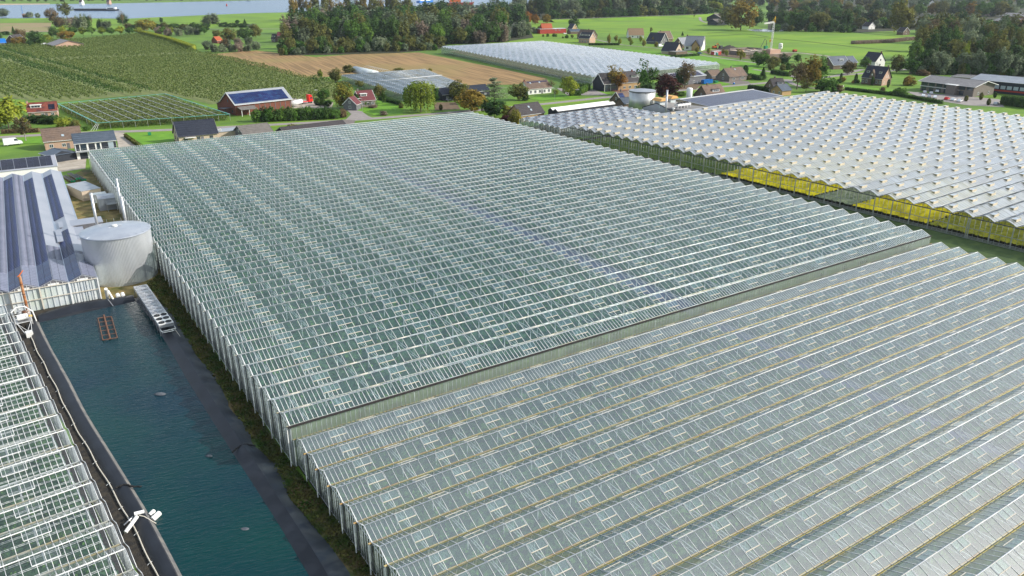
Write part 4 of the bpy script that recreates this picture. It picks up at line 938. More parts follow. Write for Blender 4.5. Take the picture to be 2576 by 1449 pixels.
b = MB(); b.prism([(-.1, 3.34), (4.7, 3.34), (3.4, 3.9), (1.2, 3.9)], -.1, 4.3, 'galv', 'x'); b.obj('lid', bx)
c0 = at(500, 950, 790); boxthing('white_box', 'small white cabin between the shed and the metal box', 'cabin', (c0[0], c0[1]), 0, 3.4, 2.6, 2.3, 'plaster_white', 'white_paint')
c0 = at(500, 1090, 880)
fr = empty('steel_platform', (c0[0], c0[1], 0), 0, 'open steel platform with rails beside the greenhouse wall', 'platform')
b = MB(); b.box(0, 5, 0, 2.2, 2.0, 2.1, 'galv'); b.obj('deck', fr)
for x, y in ((.1, .1), (4.9, .1), (.1, 2.1), (4.9, 2.1)): b = MB(); b.beam((x, y, 0), (x, y, 3.1), .1, .1, 'galv', up=(0, 1, 0)); b.obj('leg', fr)
b = MB(); [b.beam((0, y, z), (5, y, z), .06, .06, 'galv') for y in (.1, 2.1) for z in (2.6, 3.1)]; b.obj('railing', fr)
c0 = at(500, 1110, 960)
b = MB(); b.lathe([(2.3, 0), (2.3, 4.4), (1.6, 4.9), (.02, 5.0)], 'pipe_white', 28); o = tag(b.obj('buffer_tank'), 'round white tank with a reddish top behind the silo', 'tank'); o.location = (20.8, 190.5, 0)
b = MB(); b.lathe([(1.2, 5.0), (1.1, 5.1), (.02, 5.12)], 'brick_pink', 20); o2 = b.obj('top_plate', o)
c0 = Vector(at(500, 790, 570))
for k in range(6):
    a = Vector(at(500, 765 + k * 8, 575 - (k % 2) * 8)) ; a = c0 + Vector((k * .75 - 1.8, 0)); b = MB()
    b.tube([(a.x, a.y, .35), (a.x - 1.6, a.y + 9, .35)], .32, 'dark_steel', 10); b.lathe([(.34, 0), (.34, .12), (.2, .12), (.2, 0)], 'green_paint', 10)
    m_ = MB(); m_.tube([(0, 0, .35), (-1.6, 9, .35)], .32, 'dark_steel', 10); e_ = m_.obj('steel_tube'); e_.location = (a.x, a.y, .62 if k in (2, 3) else 0)
    tag(e_, ['leftmost', 'second', 'third', 'fourth', 'fifth', 'rightmost'][k] + ' dark green-ended tube of the stack lying beside the warehouse', 'tube', 'stacked dark tubes')
    m_ = MB(); m_.tube([(0, -.02, .35), (0, -.2, .35)], .345, 'green_paint', 10); m_.obj('end_cap', e_)
# covered link roofs between warehouse and silo
for k, (x, y, z, sx, sy, lab) in enumerate([(6.2, 192, 4.9, 5.5, 10, 'low grey lean-to roof between the warehouse and the silo'), (7.5, 203, 5.1, 9, 5, 'flat pale roof patch behind the silo')]):
    boxthing('lean_to', lab, 'shed', (x, y), GRT, sx, sy, z, 'board_grey', 'roof_greywhite')
# rusty mast with jib
ms = Z3(L(1076, 290, 470), 0.0); mt = Z3(L(1076, 195, 70), 0)
hm = heightof(L(1076, 195, 70), L(1076, 290, 470))
mast = empty('rusty_mast', (ms[0], ms[1], 0), 0, 'rusty orange pole with a crooked tip standing in front of the film-walled warehouse', 'mast')
tp = G(L(1076, 195, 70), hm)
b = MB(); b.tube([(0, 0, 0), (tp[0] - ms[0], tp[1] - ms[1], hm)], .24, 'rust', 10); b.obj('pole', mast)
b = MB(); tx, ty = tp[0] - ms[0], tp[1] - ms[1]; b.tube([(tx - .35, ty, hm - .1), (tx, ty, hm + .1), (tx + .75, ty + .2, hm + .9)], .09, 'orange_paint', 6); b.obj('tip', mast)
for f_ in (.3, .55, .8): b = MB(); b.tube([(tx * f_, ty * f_, hm * f_ - .08), (tx * f_, ty * f_, hm * f_ + .08)], .30, 'rust_brown', 10); b.obj('flange', mast)
# pump tower at the pond corner
c0 = at(1076, 250, 590)
pt = empty('pump_platform', (c0[0], c0[1], 0), FRT, 'white tubular pump platform with a filter drum at the pond corner', 'pump')
b = MB()
for x in (-1.3, 1.3):
    for y in (-1.0, 2.4): b.beam((x, y, 0), (x, y, 3.0), .07, .07, 'white_bar', up=(0, 1, 0))
for z in (1.4, 2.2, 3.0):
    b.beam((-1.3, -1.0, z), (1.3, -1.0, z), .06, .06, 'white_bar'); b.beam((-1.3, 2.4, z), (1.3, 2.4, z), .06, .06, 'white_bar'); b.beam((-1.3, -1.0, z), (-1.3, 2.4, z), .06, .06, 'white_bar'); b.beam((1.3, -1, z), (1.3, 2.4, z), .06, .06, 'white_bar')
b.obj('frame', pt)
b = MB(); b.beam((-1.1, -1.0, 1.4), (-.4, -4.6, .3), .07, .07, 'white_bar'); b.beam((1.1, -1.0, 1.4), (.5, -4.6, .3), .07, .07, 'white_bar'); b.beam((-1.1, -1.0, 1.4), (.5, -4.6, .3), .05, .05, 'white_bar'); b.beam((1.1, -1.0, 1.4), (-.4, -4.6, .3), .05, .05, 'white_bar'); b.obj('brace', pt)
b = MB(); b.box(-.5, .6, -5.6, -4.4, .1, 1.0, 'white_paint'); b.obj('counterweight', pt)
b = MB(); b.box(-1.3, 1.3, -1, 2.4, 1.35, 1.42, 'galv'); b.obj('deck', pt)
b = MB(); b.tube([(-.8, .2, 2.0), (.9, .2, 2.0)], .55, 'pipe_white', 16); b.obj('filter_drum', pt)
b = MB(); b.tube([(-.2, 1.3, 1.5), (-.2, 1.3, 2.9)], .4, 'galv', 14); b.tube([(.6, 1.6, 1.5), (.6, 1.6, 2.6)], .35, 'rust_brown', 12); b.obj('pump', pt)
b = MB(); b.tube([(1.0, -.4, 2.1), (1.5, -.4, 2.1)], .2, 'yellow_paint', 10); b.obj('wheel', pt)
b = MB(); b.tube([(-1.4, 2.0, 2.6), (-.4, 2.3, 3.3), (.9, 2.2, 3.2), (1.9, 1.5, 2.2), (2.1, 1.2, .3)], .12, 'pipe_white', 8); b.obj('pipe', pt)
# rusty intake raft
q_ = [Vector(G(L(1076, *p), WZ + .2)) for p in [(985, 495), (1120, 478), (1180, 690), (1035, 715)]]
raft = empty('intake_frame', (q_[0].x, q_[0].y, WZ + .2), 0, 'rusty ladder-like frame floating in the upper part of the pond', 'frame'); o0 = q_[0]
def rp(p): return (p.x - o0.x, p.y - o0.y, 0)
b = MB(); ring = [rp(p) for p in q_]; [b.tube([ring[i], ring[(i + 1) % 4]], .09, 'rust_brown', 6) for i in range(4)]; b.obj('outer_frame', raft)
b = MB(); b.tube([rp((q_[0] + q_[1]) / 2 + Vector((0, 1.2))), rp((q_[2] + q_[3]) / 2)], .16, 'rust_brown', 8); b.obj('spine', raft)
for k in range(1, 5): b = MB(); b.tube([rp(q_[0].lerp(q_[3], k / 5)), rp(q_[1].lerp(q_[2], k / 5))], .06, 'rust_brown', 6); b.obj('rung', raft)
# pipes at the head of the pond
for pts, r, m_, lab, cat in [
    ([(L(1076, 1085, 300), .6), (L(1076, 1065, 200), 3.4)], .3, 'pipe_white', 'upright white pipe with a rounded cap at the head of the pond', 'pipe'),
    ([(L(1076, 1085, 215), 2.6), (L(1076, 1150, 325), .3)], .2, 'pipe_white', 'white pipe sloping down into the head of the pond', 'pipe'),
    ([(L(1076, 1180, 255), 1.2), (L(1076, 1195, 285), .8)], .38, 'pipe_white', 'left of two short open white pipe ends over the liner', 'pipe'),
    ([(L(1076, 1230, 245), 1.2), (L(1076, 1245, 278), .8)], .34, 'pipe_white', 'right of two short open white pipe ends over the liner', 'pipe'),
    ([(L(1076, 1070, 300), .8), (L(1076, 1075, 370), .2)], .09, 'galv', 'thin grey pipe dipping into the water at the pond head', 'pipe'),
    ([(L(1076, 1085, 305), .9), (L(1076, 1140, 375), .2)], .07, 'galv', 'thin slanting rod dipping into the water at the pond head', 'rod')]:
    seg('white_pipe' if 'white' in lab else 'thin_pipe', [Z3(*p) for p in pts], r, m_, lab, cat, 12)
# lower pipes at the left bank
seg('white_pipe', [Z3(L(1728, 1262, 1010), .5), Z3(L(1728, 1380, 850), 1.1)], .22, 'pipe_white', 'long white pipe leading from the greenhouse wall up to the left bank', 'pipe', 12)
seg('white_pipe', [Z3(L(1728, 1350, 825), 1.1), Z3(L(1728, 1450, 800), 1.0)], .22, 'pipe_white', 'short white pipe lying on the left bank liner', 'pipe', 12)
seg('grey_pipe', [Z3(L(1728, 1245, 940), .3), Z3(L(1728, 1350, 840), .5)], .09, 'galv', 'thin grey pipe beside the long white one', 'pipe', 8)
seg('hose', [Z3(L(1728, 1400, 840), .9), Z3(L(1728, 1450, 850), .8), Z3(L(1728, 1500, 880), .6), Z3(L(1728, 1570, 920), .3)], .06, 'cream_bar', 'pale hose curving from the left bank into the water', 'hose')
seg('float', [Z3(L(1728, 1505, 835), .4), Z3(L(1728, 1550, 792), .5)], .24, 'pipe_white', 'smaller of two white floats in the water by the left bank', 'float', 12)
seg('float', [Z3(L(1728, 1535, 880), .4), Z3(L(1728, 1605, 815), .55)], .33, 'pipe_white', 'larger of two white floats in the water by the left bank', 'float', 12)
def chain(k0, pts, lab):
    r = empty('float_chain', (*G(pts[0], WZ), 0), 0, lab, 'float chain'); o0 = r.location
    P = resample(smoothline([G(p, WZ + .1) for p in pts]), 16); 
    for i in range(15):
        b = MB(); s = .12 * math.sin(i * 2.1); b.tube([(P[i][0] - o0.x, P[i][1] - o0.y + s, WZ + .5), (P[i + 1][0] - o0.x, P[i + 1][1] - o0.y - s, WZ + .5)], .11, 'rubber', 6); b.obj('link', r)
chain(0, [L(1728, 1170, 590), L(1728, 1260, 555), L(1728, 1340, 575), L(1728, 1430, 575)], 'black twisted chain of tyres crossing the left bank')
chain(0, [L(1728, 2340, 230), L(1728, 2400, 180), L(1728, 2470, 150), L(1728, 2576, 165)], 'black twisted chain of tyres crossing the right bank')
for q, w_, h_, lab in [(L(1076, 1612, 1262), 1.5, .35, 'grey mottled bag floating in the middle of the pond'), (L(1728, 2105, 245), .8, .3, 'small pinkish grey lump near the right side of the pond'), (L(1728, 2465, 975), .9, .15, 'half-sunk grey lump low in the pond')]:
    b = MB(); b.lathe([(.02, -.2), (.6, -.1), (1, .1), (.85, .5), (.5, .85), (.02, 1)], 'debris_grey', 14); o = tag(b.obj('floating_bag', smooth=True), lab, 'bag'); g = G(q, WZ); o.location = (g[0], g[1], WZ - .05); o.scale = (w_ * .6, w_ * .34, h_); o.rotation_euler = (0, 0, R(-35))
#%%PART4
# ------------------------------------------------------------------ houses
def window(parent, x, y, z, w, h, ax, frame='white_paint', pane='window_glass', out=-1, cols=2):
    """window in a wall: ax='x' wall runs along x (front/back), ax='y' along y (gables); out = outward sign"""
    b = MB(); t = .10
    if ax == 'x':
        y0, y1 = sorted((y, y + out * .07)); f = lambda a0, a1, c0, c1: b.box(a0, a1, y0, y1, c0, c1, frame)
    else:
        x0, x1 = sorted((x, x + out * .07)); f = lambda a0, a1, c0, c1: b.box(x0, x1, a0, a1, c0, c1, frame)
    c = x if ax == 'x' else y
    f(c - w / 2, c + w / 2, z, z + t); f(c - w / 2, c + w / 2, z + h - t, z + h); f(c - w / 2, c - w / 2 + t, z + t, z + h - t); f(c + w / 2 - t, c + w / 2, z + t, z + h - t)
    for k in range(1, cols): f(c - w / 2 + w * k / cols - t / 2, c - w / 2 + w * k / cols + t / 2, z + t, z + h - t)
    o = b.obj('window', parent); g = MB()
    if ax == 'x': g.box(c - w / 2 + t, c + w / 2 - t, min(y, y + out * .03), max(y, y + out * .03), z + t, z + h - t, pane)
    else: g.box(min(x, x + out * .03), max(x, x + out * .03), c - w / 2 + t, c + w / 2 - t, z + t, z + h - t, pane)
    g.obj('pane', o); return o
def house(label, r1, r2, zr, wd, ze, wall, roof, name='house', cat='house', over=.35, front=0, left=0, right=0, lup=1, rup=1, frame='white_paint', trim=None, chim=None, dormer=None, dtop='tile_dark', door=None, solar=None, inset=0.0, roofth=.16, skylight=None, fz=.9, fh=1.3, fw=1.3, panes='window_glass', hip=0.0, th_low=None, gablem=None, ridgecap=True, solm='solar_black', xlen=0, turn=None):
    """gable house; r1, r2 are the two ends of its ridge as seen, zr its height, wd the depth, ze the eaves"""
    a = Vector(G(r1, zr)); c = Vector(G(r2, zr))
    if turn is not None:                       # far off the ridge's heading is set directly: degrees its right end turns towards the viewer
        mid = (a + c) / 2; vd = mid.normalized(); rt = Vector((vd.y, -vd.x)); half = abs((c - a).dot(rt)) / 2 / math.cos(R(turn)); dr = rt * math.cos(R(turn)) - vd * math.sin(R(turn)); a = mid - dr * half; c = mid + dr * half
    ln = (c - a).length - 2 * over + xlen; ang = math.atan2(c.y - a.y, c.x - a.x)
    root = empty(name, (a.x + math.cos(ang) * over, a.y + math.sin(ang) * over, 0), ang, label, cat)
    w2 = wd / 2; sl = (zr - ze) / w2
    b = MB(); b.prism([(-w2, 0), (w2, 0), (w2, ze - .03), (0, zr - .12), (-w2, ze - .03)], 0, ln, wall, 'x'); b.obj('wall', root)
    if gablem:
        for e in (-.05, ln + .01): b = MB(); b.prism([(-w2 + .1, ze - .4), (w2 - .1, ze - .4), (w2 - .2, ze), (0, zr - .25), (-w2 + .2, ze)], e, e + .04, gablem, 'x'); b.obj('gable_board', root)
    for s in (-1, 1):
        lo = w2 + over; zl = ze - over * sl; n_ = 1
        b = MB(); V = [(-over, s * lo, zl), (ln + over, s * lo, zl), (ln + over - hip, 0, zr), (-over + hip, 0, zr)]
        V += [(p[0], p[1], p[2] + roofth) for p in V]; F = [[0, 1, 2, 3], [7, 6, 5, 4], [0, 4, 5, 1], [1, 5, 6, 2], [3, 2, 6, 7], [3, 7, 4, 0]]
        if s < 0: F = [f[::-1] for f in F]
        b.add(V, F, roof); rf = b.obj('roof', root)
        if hip == 0:
            # tile courses: fine battens that give the slope its lines
            P = []; Q = []
            nn_ = int((lo / math.cos(math.atan(sl))) / .9)
            for k in range(1, nn_): t = k / nn_; P.append((-over, s * lo * (1 - t), zl + (zr - zl) * t + roofth + .015)); Q.append((ln + over, s * lo * (1 - t), zl + (zr - zl) * t + roofth + .015))
            if P: V, F = beams(P, Q, .10, .05); tag(link('tile_course', npmesh('tile_course', V, F, roof), rf), kind='stuff')
        b = MB(); b.beam((-over, s * (lo + .06), zl + .03), (ln + over, s * (lo + .06), zl + .03), .14, .14, trim or 'white_paint'); b.obj('gutter', root)
    if ridgecap: b = MB(); b.beam((-over + hip, 0, zr + roofth + .03), (ln + over - hip, 0, zr + roofth + .03), .3, .12, roof); b.obj('ridge_cap', root)
    if hip: 
        for e, sg in ((-over, 1), (ln + over, -1)):
            b = MB(); b.add([(e, -w2 - over, ze - over * sl + .16), (e, w2 + over, ze - over * sl + .16), (e + sg * hip, 0, zr + .16)], [[0, 1, 2] if sg < 0 else [0, 2, 1]], roof); b.obj('roof', root)
    if trim and not hip:
        for e in (-over - .06, ln + over + .06):
            b = MB(); b.beam((e, -w2 - over, ze - over * sl + .06), (e, 0, zr + .08), .12, .30, trim); b.beam((e, w2 + over, ze - over * sl + .06), (e, 0, zr + .08), .12, .30, trim); b.obj('verge_board', root)
    for k in range(front): window(root, ln * (k + .5) / front, -w2, fz, fw, fh, 'x', frame, panes)
    if front > 1 and door is None: door = .5
    if door: b = MB(); b.box(ln * door + .9, ln * door + 1.9, -w2 - .06, -w2, .02, 2.1, 'board_grey' if frame == 'white_paint' else frame); b.obj('door', root)
    for sd_, cnt, up, X in ((-1, left, lup, 0), (1, right, rup, ln)):
        for k in range(cnt): window(root, X, -w2 + wd * (k + .5) / cnt, .9, 1.2, 1.3, 'y', frame, panes, out=sd_)
        for k in range(up if cnt or up > 1 else 0): window(root, X, (k - (up - 1) / 2) * 1.9, ze + .35, 1.0, min(1.2, (zr - ze) * .42), 'y', frame, panes, out=sd_)
    if chim is not None:
        for x in (chim if isinstance(chim, (list, tuple)) else [chim]):
            b = MB(); b.box(ln * x - .35, ln * x + .35, -.35, .35, zr - .6, zr + 1.0, wall if wall.startswith('brick') else 'brick_red'); ch = b.obj('chimney', root); b = MB(); b.box(ln * x - .42, ln * x + .42, -.42, .42, zr + 1.0, zr + 1.1, 'board_grey'); b.obj('chimney_cap', ch)
    if dormer:
        for x, dw in dormer:
            yd = -w2 * .62; zd = zr - sl * w2 * .62 ; b = MB(); hd = 1.35
            b.box(ln * x - dw / 2, ln * x + dw / 2, yd, -w2 * .15, zd + .1, zd + hd, 'white_paint'); d = b.obj('dormer', root)
            window(d, ln * x, yd, zd + .25, dw * .85, .95, 'x', 'white_paint', panes, cols=3 if dw > 2 else 2)
            b = MB(); b.box(ln * x - dw / 2 - .25, ln * x + dw / 2 + .25, yd - .3, -w2 * .1, zd + hd, zd + hd + .14, dtop); b.obj('dormer_roof', d)
    th_ = math.atan(sl); cs = math.cos(th_)
    if solar:
        x0, x1, t0, t1, pw, ph = solar; b = MB(); b.box(0, pw - .06, 0, ph - .06, 0, .05, solm); me = b.mesh('solar_panel'); nx = int((x1 - x0) * ln / pw); sl_len = w2 / cs; ny = max(1, int((t1 - t0) * sl_len / ph))
        for i in range(nx):
            for k in range(ny):
                o = link('solar_panel', me, root); d = t0 * sl_len + k * ph; o.location = (x0 * ln + i * pw, -w2 + d * cs, ze + d * math.sin(th_) + roofth + .06); o.rotation_euler = (th_, 0, 0)
    if skylight:
        for x, t in skylight:
            b = MB(); b.box(-.45, .45, 0, 1.0, .0, .1, 'light_glass'); o = b.obj('skylight', root); d = t * w2 / cs; o.location = (ln * x, -w2 + d * cs, ze + d * math.sin(th_) + roofth + .02); o.rotation_euler = (th_, 0, 0)
    return root, ln
def T5(x, y): return L(500, x, y)
# --- along the road, left side
house('bungalow with a patchy red tiled roof, solar panels and a white dormer', T(0, 258, 1040), T(0, 570, 1022), 6.3, 9.5, 3.0, 'brick_pink', 'tile_red', front=3, right=1, chim=.02, dormer=[(.3, 4.2)], dtop='plaster_white', solar=(.72, .99, .12, .95, 1.3, 1.7))
house('brick house with a wide brown tiled roof and one skylight left of the balcony house', T5(402, 45), T5(800, 12), 7.0, 11, 3.4, 'brick_pink', 'tile_brown', front=3, left=1, chim=None, skylight=[(.52, .25)])
hb, lnb = house('two-storey house with a blue-grey ribbed roof and a long balcony', T5(715, 95), T5(1145, 58), 8.2, 7.6, 5.6, 'plaster_white', 'tile_slate', front=0, left=0, over=.3, gablem='board_grey')
for k, (x, w_, m_) in enumerate([(.06, 1.1, 'board_black'), (.2, 1.9, 'window_glass'), (.40, 2.0, 'board_black'), (.56, 1.1, 'window_glass'), (.72, 2.1, 'board_black'), (.86, 1.9, 'light_glass'), (.965, .8, 'board_black')]):
    b = MB(); b.box(lnb * x - w_ / 2, lnb * x + w_ / 2, -3.86, -3.79, 3.0, 5.2, m_); b.obj('shutter' if m_ == 'board_black' else 'window', hb)
b = MB(); b.box(-.2, lnb + .3, -5.3, -3.8, 2.6, 2.8, 'roof_metal'); bl = b.obj('balcony', hb)
b = MB(); [b.beam((x, -5.25, 2.8), (x, -5.25, 3.8), .05, .05, 'galv', up=(0, 1, 0)) for x in np.arange(-.15, lnb + .3, 1.1)]; [b.beam((-.2, -5.25, z), (lnb + .3, -5.25, z), .04, .04, 'galv') for z in (3.2, 3.8)]; b.obj('railing', bl)
for x in (1.0, lnb * .45): b = MB(); b.box(x, x + 2.4, -3.86, -3.79, .05, 2.3, 'board_black'); b.obj('door', hb)
house('low carport with a dark hipped roof in the yard', T5(520, 228), T5(640, 262), 3.6, 8.5, 2.4, 'board_black', 'tile_slate', name='carport', cat='carport', hip=2.0, frame='board_grey', front=0)
hh, ln_ = house('black-roofed house with pale brick walls behind the greenhouse corner', T(0, 1742, 1232), T(0, 2148, 1196), 7.6, 9.5, 3.0, 'brick_cream', 'tile_black', front=3, left=2, frame='board_grey', trim='board_grey')
b = MB(); b.box(ln_ + .02, ln_ + 10, -4, 3.0, 0, 2.9, 'brick_cream'); an = b.obj('annex', hh); b = MB(); b.box(ln_ + .05, ln_ + 10.2, -4.2, 3.2, 2.905, 3.1, 'roof_metal'); b.obj('flat_roof', an)
b = MB(); b.box(2, 6, -6.2, -4.8, 2.2, 2.3, 'plaster_white'); b.obj('awning', hh)
for k in range(3): b = MB(); b.box(ln_ - 1.6 + k * 1.3, ln_ - .7 + k * 1.3, -3.6, -3.2, 3.3, 4.1, 'white_paint'); ac = b.obj('air_conditioner', hh); b = MB(); b.lathe([(.28, 0), (.28, .02), (.02, .02)], 'board_grey', 12); f_ = b.obj('fan_grille', ac); f_.location = (ln_ - 1.15 + k * 1.3, -3.62, 3.7); f_.rotation_euler = (R(90), 0, 0)
house('grey shed with an old fibre-cement roof beside the black-roofed house', T(0, 2385, 1272), T(1, 112, 1238), 5.2, 10.5, 2.6, 'board_grey', 'roof_fibre', name='shed', cat='shed', left=1, trim='board_grey')
house('long low barn with a black roof between the road and the big greenhouse', T(1, 240, 1285), T(1, 872, 1211), 4.6, 9.5, 2.5, 'board_black', 'tile_dark', name='barn', cat='barn', trim='board_grey')
# big barn with solar panels
hb, ln_ = house('big brick barn with a roof full of blue solar panels and white edges', T(0, 2270, 934), T(1, 272, 878), 9.6, 15.5, 5.0, 'brick_red', 'roof_metal', name='barn', cat='barn', trim='white_paint', left=2, solar=(.0, .995, .02, .95, 1.68, 1.05), solm='solar', frame='board_grey', over=.5)
b = MB(); b.prism([(7.8, 4.9), (13, 3.2), (13, 3.35), (7.8, 5.05)], -.5, ln_ + .4, 'roof_metal'); b.obj('lean_to_roof', hb); b = MB(); b.prism([(7.76, .0), (12.6, .0), (12.6, 3.2), (7.76, 4.85)], 0, ln_, 'brick_red'); b.obj('lean_to', hb)
b = MB(); b.prism([(-12.2, 2.9), (-7.8, 3.9), (-7.8, 4.0), (-12.2, 3.0)], .5, 8.5, 'roof_fibre', 'x'); b.obj('porch_roof', hb)
for x in (.8, 4.4, 8.2): b = MB(); b.beam((x, -11.9, 0), (x, -11.9, 2.9), .2, .2, 'white_paint', up=(0, 1, 0)); b.obj('porch_post', hb)
b = MB(); b.prism([(-5, 3.3), (1, 2.9), (1, 3.0), (-5, 3.4)], -4.5, -.6, 'tile_slate', 'x'); b.obj('side_canopy', hb)
for k in range(8): b = MB(); b.box(9 + k * 2.6, 9.25 + k * 2.6, -7.85, -7.76, .3, 4.2, 'board_grey'); b.obj('pilaster', hb)
# far left farm
house('white-trimmed brown house at the far left edge behind the orchard', T(0, 95, 352), T(0, 195, 345), 9.0, 9.5, 4.4, 'brick_brown', 'tile_dark', trim='white_paint', front=1, left=1, over=.5, turn=-60)
house('low house with a bright blue roof at the far left edge', T(0, -60, 392), T(0, 52, 388), 6.5, 10, 3.2, 'board_black', 'blue_paint', front=3)
house('low broad barn with a grey roof and pink gable behind the orchard', T(0, 602, 393), T(0, 690, 408), 6.6, 24, 3.0, 'brick_pink', 'roof_fibre_light', name='barn', cat='barn', over=.8, trim='board_grey')
house('small cottage with an orange tiled roof among the pale orchard trees', T(0, 2148, 370), T(0, 2210, 366), 6.0, 9, 2.6, 'brick_red', 'tile_orange')
house('dark-roofed house half hidden by shrubs left of the wood', T(1, 160, 345), T(1, 205, 345), 7, 10, 3, 'brick_brown', 'tile_dark', dormer=[(.5, 3)], front=2)
house('cottage with a dull red roof behind the dark-roofed one by the wood', T(1, 215, 322), T(1, 295, 322), 6.5, 9, 3, 'brick_brown', 'tile_purple')
# purple roof house
hh, ln_ = house('house with a purple tiled roof and a white dormer in the garden with the lawn', T(1, 1000, 918), T(1, 1165, 906), 7.2, 9.4, 3.2, 'brick_grey', 'tile_purple', front=3, right=1, dormer=[(.35, 3.2)], dtop='plaster_white', trim='white_paint', chim=.1)
house('brown side wing with a steep gable beside the purple-roofed house', T(1, 935, 985), T(1, 985, 965), 6.0, 6.5, 3, 'board_grey', 'tile_purple', left=1, trim='white_paint')
house('long low black-roofed stable behind the ochre trees', T(1, 1822, 893), T(1, 2310, 848), 5.6, 9, 3.0, 'board_black', 'tile_black', name='stable', cat='stable', front=5, fz=1.0, fh=.8)
# T2 near houses
hh, ln_ = house('white bungalow with a brown roof, skylights and a strip of solar panels', T(2, 112, 822), T(2, 352, 803), 6.4, 9.6, 3.0, 'plaster_white', 'tile_brown', front=5, chim=.03, fw=1.4, fh=1.6, fz=.5, skylight=[(.22, .62), (.62, .62)], solar=(.1, .98, .72, .98, 1.1, 1.0), solm='solar_purple')
house('brick cottage with a plain brown roof and skylight near the big greenhouse corner', T(2, 18, 1058), T(2, 264, 1026), 7.0, 9, 3.1, 'brick_tan', 'tile_dark', front=2, left=1, skylight=[(.5, .55), (.52, .25)], frame='board_grey')
hh, ln_ = house('black boarded barn house with white edges and brick front, before the pale blue greenhouse', T(2, 868, 742), T(2, 1240, 716), 9.2, 10.5, 4.2, 'board_black', 'tile_dark', front=0, left=0, trim='white_paint', chim=.92, dormer=[(.9, 4.0)], over=.4)
b = MB(); b.box(ln_ * .38, ln_ + .03, -5.9, -5.26, 0, 3.4, 'brick_tan'); fr_ = b.obj('brick_front', hh)
for x in (.55, .7, .86): window(hh, ln_ * x, -5.9, .8, 1.8, 1.4, 'x')
for x in (.1, .27): b = MB(); b.box(ln_ * x - 1.6, ln_ * x + 1.6, -5.33, -5.26, .2, 3.2, 'window_glass'); w_ = b.obj('glass_door', hh)
for x in (0.02, .185, .36): b = MB(); b.box(ln_ * x - .1, ln_ * x + .1, -5.40, -5.27, 0, 4.0, 'white_paint'); b.obj('post', hh)
house('small brick house with solar panels left of the round tank', T(2, 1045, 928), T(2, 1165, 915), 7.2, 8.6, 3.2, 'brick_brown', 'tile_brown', left=1, trim='white_paint', solar=(.02, .5, .3, .98, 1.6, 1.0), solm='solar', chim=.4)
house('low slate-roofed extension beside the round tank', T(2, 1082, 988), T(2, 1180, 978), 4.8, 6.5, 2.6, 'brick_brown', 'tile_slate', name='extension', cat='house')
house('brown-roofed villa with a white dormer behind the white gas tank', T(2, 1905, 862), T(2, 2100, 846), 8.2, 11, 3.0, 'brick_brown', 'tile_brown', left=1, dormer=[(.55, 4.4)], chim=.28, over=.5)
house('low gabled wing in front of the villa with the white dormer', T(2, 2000, 912), T(2, 2110, 903), 5.2, 7, 2.6, 'brick_brown', 'tile_brown', name='house_wing', cat='house')
house('brown brick bungalow behind the white van', T(2, 2130, 692), T(2, 2312, 674), 7.4, 9.5, 3.0, 'brick_grey', 'tile_brown', front=2, left=1, chim=.4, fw=2.6, skylight=[(.55, .7)], trim='board_grey')
house('brown garage with a gable roof left of the brown bungalow', T(2, 1962, 712), T(2, 2078, 700), 5.4, 7.5, 2.6, 'brick_grey', 'tile_brown', name='garage', cat='garage', frame='board_grey', front=1, fw=2.6)
hh, ln_ = house('grey warehouse with purple solar panels behind the copper tree', T(2, 1560, 742), T(2, 1880, 712), 6.6, 12, 4.6, 'board_grey', 'roof_metal', name='warehouse', cat='warehouse', trim='white_paint', front=4, fw=1.4, solar=(.02, .98, .05, .95, 1.7, 1.05), solm='solar_purple')
# T2 far row
hh, ln_ = house('bright red box-like house with a long flat white roof edge', T(2, 262, 290), T(2, 526, 283), 5.2, 11, 5.0, 'red_board', 'roof_metal', trim='white_paint', front=0, over=.1, ridgecap=False)
for x in (.6, .74): window(hh, ln_ * x, -5.5, 3.2, 2.2, 1.2, 'x')
house('steep red roof standing behind the bright red box-like house', T(2, 290, 238), T(2, 398, 236), 10.5, 9, 4.4, 'red_board', 'tile_orange')
house('small dark-roofed gable house behind the pink brick house', T(2, 585, 240), T(2, 635, 240), 9, 8, 4.2, 'brick_tan', 'tile_black', right=1, trim='white_paint', turn=45)
house('low dark roofs in front of the small gable house', T(2, 570, 295), T(2, 680, 292), 5, 9, 3, 'brick_brown', 'tile_slate')
house('pink brick house with a black roof and three white dormers', T(2, 700, 326), T(2, 815, 326), 9.6, 11.5, 4.6, 'brick_pink', 'tile_black', front=4, right=2, rup=2, dormer=[(.15, 2.6), (.45, 2.6), (.75, 2.6)], trim='white_paint', fh=1.7, turn=30)
house('brown-roofed house with a chimney behind the pink brick house', T(2, 690, 296), T(2, 830, 303), 9.0, 12, 3.6, 'brick_brown', 'tile_brown', chim=.6, right=1, trim='board_grey', turn=35)
house('house with a tan thatch-like roof behind young yellow trees', T(2, 1165, 288), T(2, 1322, 284), 9.2, 12.5, 3.0, 'plaster_white', 'thatch', front=2, frame='board_grey', turn=-12)
house('large house with a black roof and a white-edged gable right of the tan-roofed house', T(2, 1392, 326), T(2, 1545, 335), 9.8, 13, 2.8, 'board_grey', 'tile_black', right=2, trim='white_paint', over=.7, turn=32)
house('dark barn roof behind the black-roofed house', T(2, 1470, 318), T(2, 1590, 312), 9.6, 10, 3.4, 'brick_brown', 'tile_brown', trim='white_paint', chim=.2)
hh, ln_ = house('large white house with light grey roofs and a dark cross gable', T(2, 1755, 366), T(2, 1940, 360), 11.5, 14, 4.0, 'plaster_white', 'tile_grey', front=3, right=1, trim='white_paint', chim=.02, over=.5, fw=2.4, fh=2.2, panes='window_glass', turn=12)
